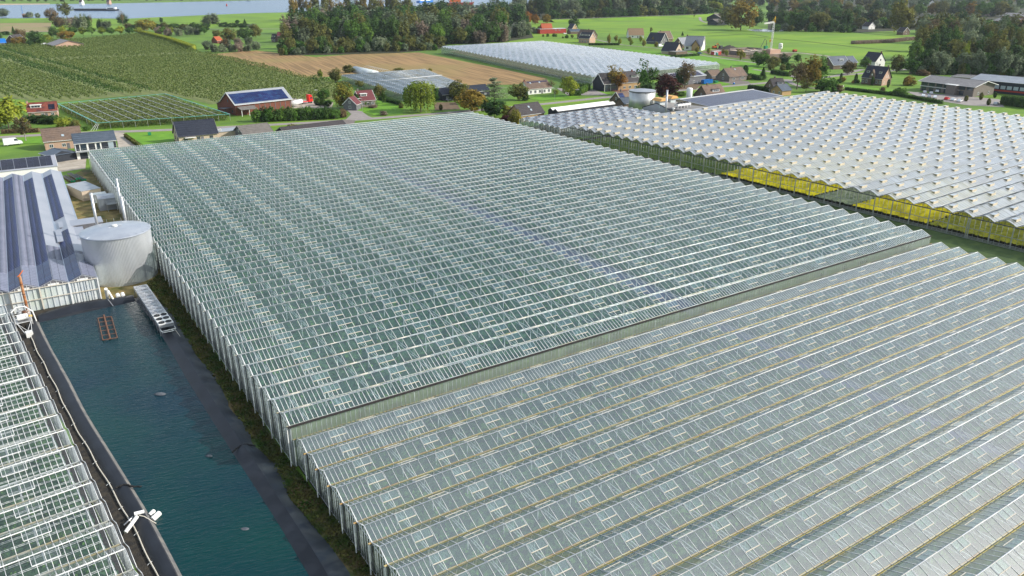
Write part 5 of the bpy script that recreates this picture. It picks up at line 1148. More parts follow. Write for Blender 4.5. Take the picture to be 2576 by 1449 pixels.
b = MB(); b.prism([(ln_ * .46, 0), (ln_ * .86, 0), (ln_ * .86, 4), (ln_ * .66, 8.4), (ln_ * .46, 4)], -9.5, -3, 'brick_tan', 'y'); cg = b.obj('cross_gable', hh)
b = MB(); b.prism([(ln_ * .40, 3.7), (ln_ * .66, 8.6), (ln_ * .66, 8.9), (ln_ * .40, 4.0)], -9.9, -1.5, 'tile_black', 'y'); b.obj('cross_roof', hh); b = MB(); b.prism([(ln_ * .92, 3.7), (ln_ * .92, 4.0), (ln_ * .66, 8.9), (ln_ * .66, 8.6)], -9.9, -1.5, 'tile_black', 'y'); b.obj('cross_roof', hh)
house('lower grey-roofed wing at the left of the large white house', T(2, 1672, 380), T(2, 1760, 376), 8.6, 12, 3.6, 'brick_brown', 'tile_grey', trim='white_paint')
house('cottage with a blackish roof and a pinkish gable before the large white house', T(2, 1545, 420), T(2, 1690, 432), 9.0, 12, 2.6, 'brick_cream', 'tile_black', right=2, rup=2, frame='board_grey', over=.5, chim=.98, turn=32)
boxthing('low_shed', 'low flat-roofed annex right of the blackish-roofed cottage', 'shed', G(T(2, 1650, 560)), .1, 14, 8, 2.8, 'brick_brown', 'bitumen')
house('dark barn with red-brown front on the dike beside the big yellow-green tree', T(2, 2030, 140), T(2, 2150, 128), 10, 20, 5, 'board_black', 'roof_fibre', name='barn', cat='barn')
house('long low dark shed below the dike barn', T(2, 2015, 192), T(2, 2150, 188), 7.5, 18, 4, 'board_black', 'roof_fibre', name='shed', cat='shed')
# T3 houses
house('house with a blue-grey roof and white ridge edges right of the crane', T(3, 605, 572), T(3, 775, 562), 8.0, 11, 3.0, 'brick_brown', 'tile_slate', front=1, fw=2.6, trim='white_paint', dormer=[(.6, 3.5)], dtop='white_paint')
house('lower slate wing joined to the blue-grey roofed house', T(3, 760, 572), T(3, 855, 564), 6.8, 9, 3.0, 'brick_brown', 'tile_slate', trim='white_paint')
house('dark-roofed house with a bright white gable among the trees', T(3, 1008, 524), T(3, 1150, 530), 9.6, 11, 4.0, 'plaster_white', 'tile_black', right=1, rup=1, chim=.97, frame='board_black', turn=35)
hh, ln_ = house('large farmhouse with a black roof, two chimneys and small white dormers', T(3, 1005, 660), T(3, 1222, 676), 10.2, 10.5, 4.0, 'brick_brown', 'tile_black', front=6, right=2, rup=2, chim=[.02, .98], dormer=[(.18, 1.6), (.78, 1.6)], fh=1.8, fw=1.2, turn=28)
b = MB(); b.prism([(ln_ * .36, 0), (ln_ * .64, 0), (ln_ * .64, 4.5), (ln_ * .5, 8.8), (ln_ * .36, 4.5)], -5.6, -4, 'brick_brown', 'y'); b.obj('centre_gable', hh); b = MB(); b.box(ln_ * .5 - .35, ln_ * .5 + .35, -5.65, -5.61, 5.4, 6.4, 'white_paint'); b.obj('oval_window', hh)
b = MB(); b.prism([(-5, 0), (3, 0), (3, 4), (-1, 8.5), (-5, 4)], ln_ + .0, ln_ + .04, 'brick_pink', 'x'); b.obj('sunlit_gable', hh)  # sunlight on the right gable, painted as a paler brick facing
house('brown brick house with a dormer behind the small slate-roofed shed', T(3, 20, 792), T(3, 150, 788), 7.6, 10, 3.0, 'brick_brown', 'tile_dark', left=1, dormer=[(.62, 3.2)], chim=.35)
house('small tan shed with a slate roof at the edge of the netted-vent greenhouse', T(3, 90, 855), T(3, 190, 845), 5.4, 7.5, 2.8, 'brick_tan', 'tile_slate', name='shed', cat='shed', left=2, lup=0, trim='board_grey')
hh, ln_ = house('modern low office with a long grey roof and white edges beside the car park', T(3, 1640, 758), T(3, 2215, 820), 7.6, 19, 5.4, 'brick_grey', 'roof_fibre_light', name='office_building', cat='office', trim='white_paint', over=1.2, right=2, lup=0, front=0)
for k in range(7): b = MB(); b.box(ln_ * (k + .12) / 7, ln_ * (k + .9) / 7, -9.58, -9.51, 3.1, 4.9, 'window_glass'); b.obj('window', hh)
for k in range(6): b = MB(); b.box(ln_ * (k + .2) / 7, ln_ * (k + .8) / 7, -9.58, -9.51, .3, 2.5, 'window_glass'); b.obj('window', hh)
b = MB(); b.box(0, ln_ * .75, -10.2, -9.6, 2.6, 2.85, 'white_paint'); b.obj('ledge', hh)
b = MB(); b.box(ln_ * .55, ln_ * .72, -12.5, -9.6, 0, 5.2, 'brick_grey'); b.obj('entrance', hh); b = MB(); b.box(ln_ * .53, ln_ * .74, -13, -9.0, 5.22, 5.5, 'white_paint'); b.obj('entrance_roof', hh)
hh, ln_ = house('dark industrial hall with a light ribbed roof behind the office', T(3, 2140, 745), T(3, 2800, 800), 8.0, 26, 6.2, 'board_black', 'roof_metal', name='hall', cat='hall', over=.3)
b = MB(); b.box(0, ln_, -13.1, -13.02, 1.2, 2.0, 'red_board'); b.obj('red_band', hh); b = MB(); [b.box(k * 3.2, k * 3.2 + 2.4, -13.1, -13.03, 2.4, 4.2, 'light_glass') for k in range(14)]; b.obj('window_row', hh)
house('low cream flat-roofed hall between the office and the dark hall', T(3, 1900, 752), T(3, 2110, 770), 5.5, 16, 5.2, 'brick_cream', 'bitumen', name='hall', cat='hall', ridgecap=False)
house('grey double shed at the top right corner, nearer roof', T(3, 2330, 180), T(3, 2560, 190), 9, 26, 6, 'brick_red', 'roof_fibre_light', name='shed', cat='shed')
house('grey double shed at the top right corner, further roof', T(3, 2400, 128), T(3, 2640, 135), 10, 30, 6, 'brick_red', 'roof_fibre_light', name='shed', cat='shed')
house('small white-roofed shed near the top right corner', T(3, 2180, 118), T(3, 2260, 116), 6, 14, 4, 'brick_grey', 'white_paint', name='shed', cat='shed')
for x, y, lab in [(205, 90, 'house with a pale gable among trees left of the top right wood'), (1100, 45, 'house with a dark roof and white edge deep in the trees'), (1020, 240, 'small house with a white edge behind the dike trees'), (1370, 290, 'low pale house beside the dike at the edge of the wood'), (1620, 20, 'row house roof in the village at the top edge'), (2180, 60, 'dark roof of the village at the top right edge'), (640, 50, 'grey house roof behind the golden trees')]:
    house(lab, T(3, x - 35, y - 18), T(3, x + 35, y - 14), 8, 11, 3.5, 'brick_brown' if x % 3 else 'plaster_white', 'tile_dark', right=1, trim='white_paint')
for x, y, lab in [(815, 5, 'white building across the river'), (1090, 0, 'brick building across the river')]:
    house(lab, T(0, x - 15, y - 12), T(0, x + 15, y - 12), 12, 12, 6, 'plaster_white' if x < 900 else 'brick_pink', 'tile_dark')
# ------------------------------------------------------------------ round tank, stack, gas tank, roof plant beyond greenhouse C
tk = empty('steel_tank', (257.5, 281.5, 0), 0, 'tall pale round tank beside the copper beech', 'tank')
b = MB(); b.lathe([(6.1, 0), (6.1, 9.6)], 'steel_tank', 56); b.obj('wall', tk, True)
b = MB(); b.lathe([(6.25, 9.55), (6.25, 9.75), (3.5, 10.15), (.02, 10.4)], 'roof_metal', 56); b.obj('lid', tk)
b = MB(); b.lathe([(6.27, 9.3), (6.3, 9.5)], 'dark_steel', 56); b.obj('rim_band', tk)
b = MB(); [b.beam((6.3 * math.cos(a), 6.3 * math.sin(a), 0), (6.3 * math.cos(a), 6.3 * math.sin(a), 10.3), .08, .08, 'cream_bar', up=(1, 0, 0)) for a in (R(-42), R(-36))]; [b.beam((6.3 * math.cos(R(-42)), 6.3 * math.sin(R(-42)), z), (6.3 * math.cos(R(-36)), 6.3 * math.sin(R(-36)), z), .05, .05, 'cream_bar') for z in np.arange(.4, 10, .5)]; b.obj('ladder', tk)
a0, a1 = R(-88), R(-80); b = MB(); b.tube([(6.35 * math.cos(a0), 6.35 * math.sin(a0), 0), (6.35 * math.cos(a0), 6.35 * math.sin(a0), 5.6), (6.5 * math.cos((a0 + a1) / 2), 6.5 * math.sin((a0 + a1) / 2), 6.3), (6.35 * math.cos(a1), 6.35 * math.sin(a1), 5.6), (6.35 * math.cos(a1), 6.35 * math.sin(a1), 0)], .18, 'galv', 8); b.obj('pipe', tk)
c0 = G(T(2, 1563, 905), 14); b = MB(); b.lathe([(.42, 0), (.42, 14), (.3, 14), (.3, 13.5)], 'galv', 18); o = tag(b.obj('steel_stack', smooth=True), 'shiny steel stack in front of the copper beech', 'chimney'); o.location = (c0[0], c0[1], 0)
c0 = G(T(2, 1790, 882), 9.0); b = MB(); b.lathe([(1.45, 0), (1.45, 8.4), (1.25, 8.8), (.7, 9.0), (.02, 9.05)], 'pipe_white', 28); o = tag(b.obj('gas_tank', smooth=True), 'upright white cylindrical tank with a rounded top behind the purple solar roof', 'tank'); o.location = (c0[0], c0[1], 0)
b = MB(); b.tube([(-1.5, -.3, .2), (-1.55, -.3, 8.2)], .05, 'galv', 6); b.obj('pipe', o)
# long shed with the purple solar roof
sa = Vector(G(T(2, 1690, 1002), 6.0)); sb = Vector(G(T(2, 2425, 902), 6.0)); ang = math.atan2((sb - sa).y, (sb - sa).x); ln_ = (sb - sa).length
sr_ = empty('solar_roof_shed', (sa.x, sa.y, 0), ang, 'long shed with a low roof of purplish solar panels along the netted-vent greenhouse', 'shed')
b = MB(); b.prism([(-17.5, 0), (8, 0), (8, 4.6), (0, 5.9), (-17.5, 4.7)], 0, ln_, 'brick_cream'); b.obj('wall', sr_)
b = MB(); b.prism([(-18, 4.75), (0, 5.98), (0, 6.1), (-18, 4.87)], -.3, ln_ + .3, 'roof_metal'); b.obj('roof', sr_)
b = MB(); b.prism([(0, 5.98), (8.4, 4.62), (8.4, 4.74), (0, 6.1)], -.3, ln_ + .3, 'roof_metal'); b.obj('roof', sr_)
b = MB(); b.beam((-.4, 0, 6.2), (ln_ + .4, 0, 6.2), .9, .12, 'white_paint'); b.obj('ridge_cap', sr_)
b = MB(); b.box(0, 1.64, 0, 1.5, 0, .05, 'solar_purple'); me = b.mesh('solar_panel'); tl_ = math.atan2(1.23, 18)
for i in range(int(ln_ / 3.4)):
    for k in range(11):
        o = link('solar_panel', me, sr_); o.location = (.4 + i * 3.4, -17.2 + k * 1.56, 4.87 + (k * 1.56 + .8) * math.tan(tl_)); o.rotation_euler = (tl_, 0, 0); o.scale = (2.0, 1, 1)
# grey gabled shed whose end faces the camera
c0 = Vector(G(T(2, 1312, 1080), 5.0)); c1 = Vector(G(T(2, 1592, 1108), 5.0)); ang = math.atan2((c1 - c0).y, (c1 - c0).x); lw = (c1 - c0).length
gs = shed('boiler_house', 'grey-blue shed with a wide low gable and black edges behind the small greenhouse', 'shed', c0, ang, lw, 15, 5.0, 7.4, 'board_grey', 'bitumen', 'y', trim='black', over=.1)
b = MB(); b.prism([(.15, 1), (lw - .15, 1), (lw - .15, 4.9), (lw / 2, 7.2), (.15, 4.9)], -.08, -.02, 'roof_greywhite', 'y'); b.obj('end_wall', gs)
b = MB(); b.box(lw + .1, lw + 12, 0, 15, 4.2, 5.6, 'bitumen'); b.obj('flat_roof', gs)
for q, lab in [(T(2, 1532, 1010), 'tan-capped roof ventilator, the left one'), (T(2, 1640, 985), 'tan-capped roof ventilator, the right one')]:
    c = G(q, 8.8); r = empty('roof_ventilator', (c[0] - 1.5, c[1] + 1, 5.5), R(3), lab, 'ventilator'); b = MB(); b.box(0, 3.2, 0, 3.2, 0, 3.0, 'film'); b.obj('housing', r)
    b = MB(); b.prism([(-.9, 2.95), (4.1, 2.95), (3.0, 4.0), (.2, 4.0)], -.9, 4.1, 'cap_tan', 'y'); b.obj('cap', r)
c = G(T(2, 1672, 1050), 7.5); r = empty('roof_cooler', (c[0], c[1], 5.2), R(3), 'white cooler on legs with black fans on the roof beside the purple solar roof', 'cooler')
b = MB(); b.box(0, 8.4, 0, 2.2, 1.4, 2.3, 'white_paint'); b.obj('casing', r)
for k in range(5): b = MB(); b.box(.1 + k * 2.02, .3 + k * 2.02, .05, .25, 0, 1.4, 'white_paint'); b.obj('leg', r)
for k in range(4): b = MB(); b.lathe([(.75, 2.3), (.8, 2.5), (.5, 2.55), (.1, 2.9), (.02, 2.9)], 'black', 14, (1.2 + k * 2.0, 1.1)); b.obj('fan', r)
c = G(T(2, 1625, 1090), 6.2); b = MB(); b.lathe([(.35, 0), (.35, .8), (.7, .85), (.5, 1.1), (.02, 1.15)], 'pipe_white', 14); o = tag(b.obj('roof_cowl'), 'small white roof cowl near the boiler house', 'cowl'); o.location = (c[0], c[1], 5.3)
# white ridged roof at the end of the old greenhouse
w0 = Vector(G(T(2, 412, 1092), 5.2)); w1 = Vector(G(T(2, 990, 1020), 5.2)); ang = math.atan2((w1 - w0).y, (w1 - w0).x); ln_ = (w1 - w0).length
wr = empty('white_roof_shed', (w0.x, w0.y, 0), ang, 'long shed with a glaring white roof and black zigzag end', 'shed')
for k in range(2):
    b = MB(); b.prism([(-k * 3.3, 0), (-k * 3.3 + 3.3, 0), (-k * 3.3 + 3.3, 4.3), (-k * 3.3 + 1.65, 5.2), (-k * 3.3, 4.3)], .02, ln_, 'board_black'); b.obj('wall', wr)
    b = MB(); b.prism([(-k * 3.3, 4.34), (-k * 3.3 + 1.65, 5.24), (-k * 3.3 + 3.3, 4.34), (-k * 3.3 + 3.3, 4.4), (-k * 3.3 + 1.65, 5.32), (-k * 3.3, 4.4)], .0, ln_ + .2, 'plaster_white'); b.obj('roof', wr)
# net cage over the young orchard
ce = [Vector(G(T(0, *p), 3.0)) for p in [(580, 1040), (1660, 940), (2310, 1145), (975, 1235)]]
cage = empty('net_cage', (ce[0].x, ce[0].y, 0), 0, 'large flat cage of posts, wires and green netting over young fruit shrubs', 'net cage')
def cp(u, v, z): p = ce[0].lerp(ce[1], u).lerp(ce[3].lerp(ce[2], u), v); return (p.x - ce[0].x, p.y - ce[0].y, z)
NW = 11
for k in range(NW + 1):
    b = MB(); pts = [cp(k / NW, v, 3.0 - .12 * (i % 2)) for i, v in enumerate(np.linspace(0, 1, 21))]
    for p, q in zip(pts[:-1], pts[1:]): b.beam(p, q, .26, .05, 'roof_metal')
    b.obj('net_strip', cage)
for v in np.linspace(0, 1, 9): b = MB(); b.beam(cp(0, v, 2.95), cp(1, v, 2.95), .06, .04, 'galv'); b.obj('wire', cage)
for v in (0, 1): b = MB(); b.beam(cp(0, v, 2.9), cp(1, v, 2.9), .9, .08, 'green_net'); b.obj('edge_net', cage)
for u in (0, 1): b = MB(); b.beam(cp(u, 0, 2.9), cp(u, 1, 2.9), .7, .08, 'green_net'); b.obj('edge_net', cage)
pm = MB(); pm.beam((0, 0, 0), (0, 0, 3.0), .12, .12, 'galv', up=(0, 1, 0)); mp_ = pm.mesh('post')
for k in range(NW + 1):
    for v in np.linspace(0, 1, 9): p = cp(k / NW, v, 0); link('post', mp_, cage).location = p
for k in range(3): b = MB(); q = cp(0, 1, 0); b.beam((q[0] - 3 + k, q[1] - 1, 0), (q[0] - .2 + k * .5, q[1], 2.8), .08, .08, 'white_bar'); b.obj('stay', cage)
pts = np.array([cp(u, v, 0)[:2] for u in np.linspace(.02, .98, 26) for v in np.linspace(.02, .98, 60)]) + np.array([ce[0].x, ce[0].y]); pts = pts + rng.normal(0, .15, pts.shape)
c = np.repeat(pts, 26, 0); c = np.c_[c + rng.normal(0, .65, c.shape), rng.uniform(.3, 2.8, len(c))]
Q = leafquads(c, .6); tag(link('fruit_shrubs', npmesh('fruit_shrubs', Q, np.arange(len(Q)).reshape(-1, 4), 'leaf netted')), 'rows of young fruit shrubs growing under the net cage', None, None, 'stuff')
# ------------------------------------------------------------------ orchard
d0 = Vector((55.7 - 19.3, 472.8 - 700.4)).normalized(); n0 = Vector((-d0.y, d0.x)); X_, Y_ = [], []
base0 = Vector((19.3, 700.4)); row = -40
lanes = {-1, 3}
c_all = []; c_row = []
for row in range(-12, 46):
    off = row * 4.3
    for s in np.arange(-420, 420, 1.5):
        p = base0 + n0 * off + d0 * s; c_all.append((p.x, p.y)); c_row.append(row)
c_all = np.array(c_all); k = inpoly(c_all[:, 0], c_all[:, 1], ORCH)
def dist_seg(P, a, b): a = np.array(a); b = np.array(b); ab = b - a; t = np.clip(((P - a) @ ab) / (ab @ ab), 0, 1); return np.linalg.norm(P - (a + t[:, None] * ab), axis=1)
lane = [G(T(0, *p)) for p in [(-400, 640), (0, 640), (1130, 590), (2000, 548), (2300, 540)]]
for a, b_ in zip(lane[:-1], lane[1:]): k &= dist_seg(c_all, a, b_) > 5.5
cage_poly = [(p.x, p.y) for p in ce]; k &= ~inpoly(c_all[:, 0], c_all[:, 1], cage_poly); k &= infr(np.c_[c_all, np.zeros(len(c_all))], 60)
c_row = np.array(c_row)[k]; c_all = c_all[k]; print('orchard trees', len(c_all))
m_ = 11; c = np.repeat(c_all + rng.normal(0, .12, c_all.shape), m_, 0); h = rng.uniform(.30, 1.0, len(c)) ** .8 * np.repeat(np.where(np.isin(c_row, (0, 1, 4)), 4.3, 2.9) * (1 + .12 * rng.normal(0, 1, len(c_row))), m_); sp_ = .38 * (1 - .45 * h / 3.0)
c = np.c_[c[:, 0] + rng.normal(0, 1, len(c)) * sp_, c[:, 1] + rng.normal(0, 1, len(c)) * sp_, h]
Q = leafquads(c, .78); tag(link('orchard_trees', npmesh('orchard_trees', Q, np.arange(len(Q)).reshape(-1, 4), ['leaf orchard', 'leaf dark green'], np.repeat(np.isin(c_row, (0, 1, 4)).astype(int), m_))), 'dense rows of low fruit trees filling the big orchard', None, None, 'stuff')  # some rows darker and taller, painting in the shade of the gaps
#%%PART5
# ------------------------------------------------------------------ trees: unit-high crowns and trunks, shared by many trees
def blob(n, c, r, shell=.55, lump=7, seed=0, size=.05, stretch=1.0, up=False):
    """leaf faces gathered in clumps through an ellipsoid with an uneven outline"""
    g = np.random.default_rng(seed); k = lump * 6; d = g.normal(0, 1, (k, 3)); d /= np.linalg.norm(d, axis=1, keepdims=True)
    rr = g.uniform(shell, 1.0, (k, 1)) * g.uniform(.8, 1.12, (k, 1)); cc = d * rr * np.array(r) + np.array(c); cr = g.uniform(.16, .30, k)
    w = g.integers(0, k, n); q = g.normal(0, 1, (n, 3)); q /= np.linalg.norm(q, axis=1, keepdims=True); q *= (g.uniform(.3, 1, (n, 1)) ** .5)
    P = cc[w] + q * cr[w][:, None] * np.array(r) * (1.35 if not up else np.array([.8, .8, 1.6])[None])
    bias = (P - np.array(c)) / np.array(r); P[:, 2] = np.maximum(P[:, 2], .02)
    return P, bias
def crown_mesh(kind, seed):
    global rng
    keep = rng; rng = np.random.default_rng(seed)
    if kind == 'round': P, b = blob(3000, (0, 0, .54), (.38, .38, .44), seed=seed); s, st = .058, 1
    elif kind == 'standard': P, b = blob(2200, (0, 0, .62), (.36, .36, .36), seed=seed); s, st = .062, 1
    elif kind == 'oval': P, b = blob(2800, (0, 0, .53), (.27, .27, .46), seed=seed); s, st = .052, 1
    elif kind == 'bushy': P, b = blob(2200, (0, 0, .45), (.48, .48, .50), seed=seed); s, st = .085, 1
    elif kind == 'plume':
        P = []; b = []
        for i in range(9):
            a = i * 2.4; r_ = .05 + .13 * (i % 3) / 2; h = rng.uniform(.55, .95); p, q = blob(300, (r_ * math.cos(a), r_ * math.sin(a), h * .52), (.10, .10, h * .48), seed=seed * 31 + i, up=True); P.append(p); b.append(q)
        P = np.concatenate(P); b = np.concatenate(b); b[:, 2] += .4; s, st = .050, 1.2
    elif kind == 'conifer':
        n = 2200; t = rng.uniform(0, 1, n) ** .75; h = .06 + .94 * (1 - t); r_ = .24 * t * (.75 + .25 * np.sin(h * 55)) * rng.uniform(.6, 1.05, n); a = rng.uniform(0, 6.283, n)
        P = np.stack([r_ * np.cos(a), r_ * np.sin(a), h], 1); b = np.stack([np.cos(a), np.sin(a), np.full(n, .3)], 1); s, st = .055, 1
    elif kind == 'column':
        n = 1200; h = rng.uniform(.03, 1, n); r_ = .13 * np.sin(np.clip(h, 0, .97) * math.pi) ** .5 * rng.uniform(.7, 1.05, n); a = rng.uniform(0, 6.283, n)
        P = np.stack([r_ * np.cos(a), r_ * np.sin(a), h], 1); b = np.stack([np.cos(a), np.sin(a), np.full(n, .3)], 1); s, st = .06, 1
    elif kind == 'weeping':
        P, b = blob(1500, (0, 0, .70), (.40, .40, .28), seed=seed); n = 3600; ns = 220; sa = rng.uniform(0, 6.283, ns); sr = rng.uniform(.18, .46, ns); top = .60 + .28 * np.sqrt(np.clip(1 - (sr / .5) ** 2, 0, 1)); ln = rng.uniform(.55, .97, ns) * top
        w = rng.integers(0, ns, n); t = rng.uniform(0, 1, n); P2 = np.stack([sr[w] * np.cos(sa[w]) * (1 + .06 * t), sr[w] * np.sin(sa[w]) * (1 + .06 * t), top[w] - t * ln[w]], 1) + rng.normal(0, .010, (n, 3)); P2[:, 2] = np.maximum(P2[:, 2], .03)
        b2 = np.stack([np.cos(sa[w]), np.sin(sa[w]), np.full(n, .2)], 1); P = np.concatenate([P, P2]); b = np.concatenate([b, b2]); s, st = .045, 1.1
    elif kind == 'airy': P, b = blob(1500, (0, 0, .62), (.30, .30, .36), shell=.35, lump=5, seed=seed); s, st = .05, 1
    elif kind == 'bare': P, b = blob(420, (0, 0, .62), (.30, .30, .34), shell=.3, lump=4, seed=seed); s, st = .035, 1
    elif kind == 'tiered':
        P = []; b = []
        for i in range(11):
            h = .25 + i * .07; r_ = .34 * (1 - i / 14); a = i * 2.2; p, q = blob(220, (r_ * .5 * math.cos(a), r_ * .5 * math.sin(a), h), (r_, r_, .045), shell=.3, seed=seed * 17 + i); P.append(p); b.append(q * .3 + np.array([0, 0, .8]))
        P = np.concatenate(P); b = np.concatenate(b); s, st = .045, 1
    Q = leafquads(P, s, b * .9, st); rng = keep
    return npmesh('crown', Q, np.arange(len(Q)).reshape(-1, 4), 'leaf mid green')
def trunk_mesh(kind, seed):
    g = random.Random(seed); b = MB(); top = {'standard': .6, 'round': .6, 'oval': .6, 'bushy': .35, 'plume': .7, 'conifer': .9, 'column': .4, 'weeping': .7, 'airy': .85, 'bare': .8, 'tiered': .92}[kind]
    r0 = .022 if kind != 'bushy' else .03; lean = g.uniform(-.03, .03)
    b.tube([(0, 0, -.01), (lean * .3, 0, top * .4), (lean, lean, top)], r0, 'bark', 7, r0 * .35)
    nl = {'bare': 16, 'airy': 12}.get(kind, 6)
    for i in range(nl):
        a = i * 2.4 + g.uniform(-.3, .3); h = top * g.uniform(.35, .85); L_ = g.uniform(.18, .32) * (1.1 if kind in ('bare', 'airy') else .8); u = g.uniform(.5, 1.1)
        p = (lean * h / top, 0, h); m = (p[0] + L_ * .5 * math.cos(a), L_ * .5 * math.sin(a), h + L_ * .5 * u); q = (p[0] + L_ * math.cos(a) * .9, L_ * math.sin(a) * .9, h + L_ * 1.05 * u)
        b.tube([p, m, q], r0 * .45, 'bark', 5, r0 * .10)
    return b.mesh('trunk')
KINDS = ['standard', 'round', 'oval', 'bushy', 'plume', 'conifer', 'column', 'weeping', 'airy', 'bare', 'tiered']
TM = {k: [(crown_mesh(k, 11 + i * 7 + j), trunk_mesh(k, 5 + i + j * 3)) for j in range(3 if k in ('round', 'oval', 'bushy', 'plume') else 2)] for i, k in enumerate(KINDS)}
WID = {'standard': .8, 'round': .80, 'oval': .60, 'bushy': 1.04, 'plume': .5, 'conifer': .5, 'column': .27, 'weeping': .95, 'airy': .68, 'bare': .66, 'tiered': .7}
NTREE = [0]
def tree(xy, h, w, kind, col, label, cat='tree', group=None, bark='bark', name=None):
    i = NTREE[0]; NTREE[0] += 1; cm, tm = TM[kind][i % len(TM[kind])]
    nm = name or {'bushy': 'shrub', 'conifer': 'conifer_tree', 'column': 'cypress_tree', 'weeping': 'willow_tree', 'plume': 'willow_tree'}.get(kind, 'leafy_tree')
    if kind == 'bushy' and cat == 'tree': nm = name or 'leafy_tree'
    r = empty(nm, (xy[0], xy[1], 0), (i * 2.399) % 6.283, label, cat, group)
    sx = w / WID[kind]; 
    c = link('crown', cm, r); c.scale = (sx, sx, h); t = link('trunk', tm, r); t.scale = (sx if kind in ('bushy', 'weeping') else min(sx, h * .9), ) * 2 + (h,)
    c.material_slots[0].link = 'OBJECT'; c.material_slots[0].material = M['leaf ' + col]
    if bark != 'bark': t.material_slots[0].link = 'OBJECT'; t.material_slots[0].material = M[bark]
    return r
def tpx(base, topy, wpx, kind, col, label, cat='tree', group=None, bark='bark', name=None):
    """base and top as seen (top given by its height on the picture), crown width in picture units"""
    g = G(base); h = heightof((base[0], topy), base); h = max(.6, h); return tree(g, h, wpx * mpp(base), kind, col, label, cat, group, bark, name)
def tt(k, x, y, ty, w, kind, col, label, cat='tree', group=None, bark='bark', name=None):
    return tpx(T(k, x, y), T(k, x, ty)[1], w * .25, kind, col, label, cat, group, bark, name)
# near trees, one by one
tt(0, 90, 1290, 945, 370, 'round', 'yellow-green', 'big bright yellow-green tree at the left edge beside the red-roofed bungalow')
tt(0, 262, 1420, 1150, 190, 'airy', 'brown', 'thin brownish birch standing before the yellow-green tree', bark='bark_pale')
tt(0, 640, 1290, 1165, 170, 'bushy', 'yellow-green', 'yellow-green shrub between the bungalow and the net cage', 'shrub')
for i, x in enumerate((330, 440, 540)): tt(0, x, 1235 + i * 6, 1145, 150, 'bushy', 'dark green', ['dark garden shrub under the bungalow windows, the left one', 'dark garden shrub under the bungalow windows, the middle one', 'dark garden shrub under the bungalow windows, the right one'][i], 'shrub')
tt(0, 760, 1290, 1200, 120, 'bushy', 'olive', 'olive bush at the left foot of the net cage', 'shrub')
tt(0, 870, 1315, 1265, 70, 'bushy', 'mid green', 'small round bush beside the cage stay poles', 'shrub')
for i in range(13):
    x = 20 + i * 64; tt(1, x, 1225 - i * 2.5, 1085 - (i % 3) * 12, 130, 'bushy', 'dark green' if i % 2 else 'mid green', 'tall %s hedge shrub in the row before the solar barn, %s' % ('dark' if i % 2 else 'mid green', ['left end', 'left part', 'middle', 'right part', 'right end'][i * 5 // 13]), 'shrub', 'row of tall shrubs before the solar barn')
tt(1, 875, 1180, 1090, 110, 'bushy', 'brown', 'reddish brown shrub at the right end of the tall hedge row', 'shrub')
tt(1, 885, 1090, 815, 225, 'round', 'golden', 'golden-leaved tree left of the purple-roofed house')
tt(1, 800, 835, 680, 130, 'oval', 'olive', 'olive tree at the corner of the orchard and the field')
tt(1, 650, 790, 700, 60, 'oval', 'yellow-green', 'slim yellowish tree on the field edge')
tt(1, 935, 730, 645, 120, 'bushy', 'olive', 'round olive bush at the left end of the plastic tunnel', 'shrub')
tt(1, 1435, 715, 680, 120, 'bushy', 'olive', 'low olive bush behind the slate-blue greenhouse', 'shrub')
tt(1, 1750, 720, 685, 55, 'bushy', 'golden', 'small golden bush at the far corner of the slate-blue greenhouse', 'shrub')
tt(1, 590, 820, 775, 110, 'bushy', 'dark green', 'dark bramble bush at the orchard corner', 'shrub')
tt(1, 1022, 1080, 950, 60, 'column', 'dark green', 'dark columnar conifer in front of the purple-roofed house'); tt(1, 1290, 1040, 915, 60, 'oval', 'dark green', 'slim dark little tree on the lawn')
tt(1, 1240, 980, 845, 130, 'oval', 'olive', 'olive tree behind the lawn, left of the slim dark one')
tt(1, 1660, 1125, 800, 330, 'weeping', 'yellow-green', 'large weeping willow by the road', name='weeping_willow')
tt(1, 1520, 1060, 885, 110, 'oval', 'mid green', 'green tree tucked left of the weeping willow')
tt(1, 1800, 1020, 870, 90, 'oval', 'mid green', 'bright green tree tucked right of the weeping willow')
tt(1, 2030, 1010, 800, 220, 'round', 'olive', 'olive-brown tree behind the parked black car')
tt(1, 2170, 1130, 880, 330, 'round', 'ochre', 'broad ochre tree at the road beyond the greenhouse ridge')
tt(1, 2400, 1050, 775, 260, 'tiered', 'grey-green', 'tall grey-green cedar with layered branches')
tt(1, 2400, 1180, 990, 280, 'round', 'dark green', 'dark green round tree right of the ochre one')
tt(1, 2250, 960, 880, 110, 'bushy', 'yellow-green', 'bright yellow-green shrub behind the ochre tree', 'shrub')
tt(1, 2530, 1200, 1050, 150, 'bushy', 'golden', 'golden shrub at the road corner', 'shrub'); tt(1, 2540, 1235, 1150, 160, 'bushy', 'copper', 'dark red shrub next to the greenhouse corner', 'shrub')
tt(1, 1180, 1085, 1050, 110, 'bushy', 'greyish brown', 'low brownish grass clump on the lawn, next to the house', 'shrub'); tt(1, 1285, 1160, 1112, 90, 'bushy', 'greyish brown', 'round brownish grass clump at the front of the lawn', 'shrub')
tt(1, 1110, 1070, 1010, 90, 'bushy', 'mid green', 'light green garden shrub before the house door', 'shrub')
tt(1, 625, 1060, 985, 80, 'column', 'dark green', 'dark hedge conifer behind the red truck, left one'); tt(1, 680, 1060, 975, 110, 'conifer', 'dark green', 'dark hedge conifer behind the red truck, right one'); tt(1, 730, 1070, 1000, 90, 'bushy', 'dark green', 'dark shrub near the entrance drive', 'shrub')
tt(1, 680, 990, 890, 150, 'bushy', 'mid green', 'green bushes at the end of the orchard rows', 'shrub'); tt(1, 1040, 900, 800, 120, 'airy', 'olive', 'thin olive tree at the gables of the slate-blue greenhouse')
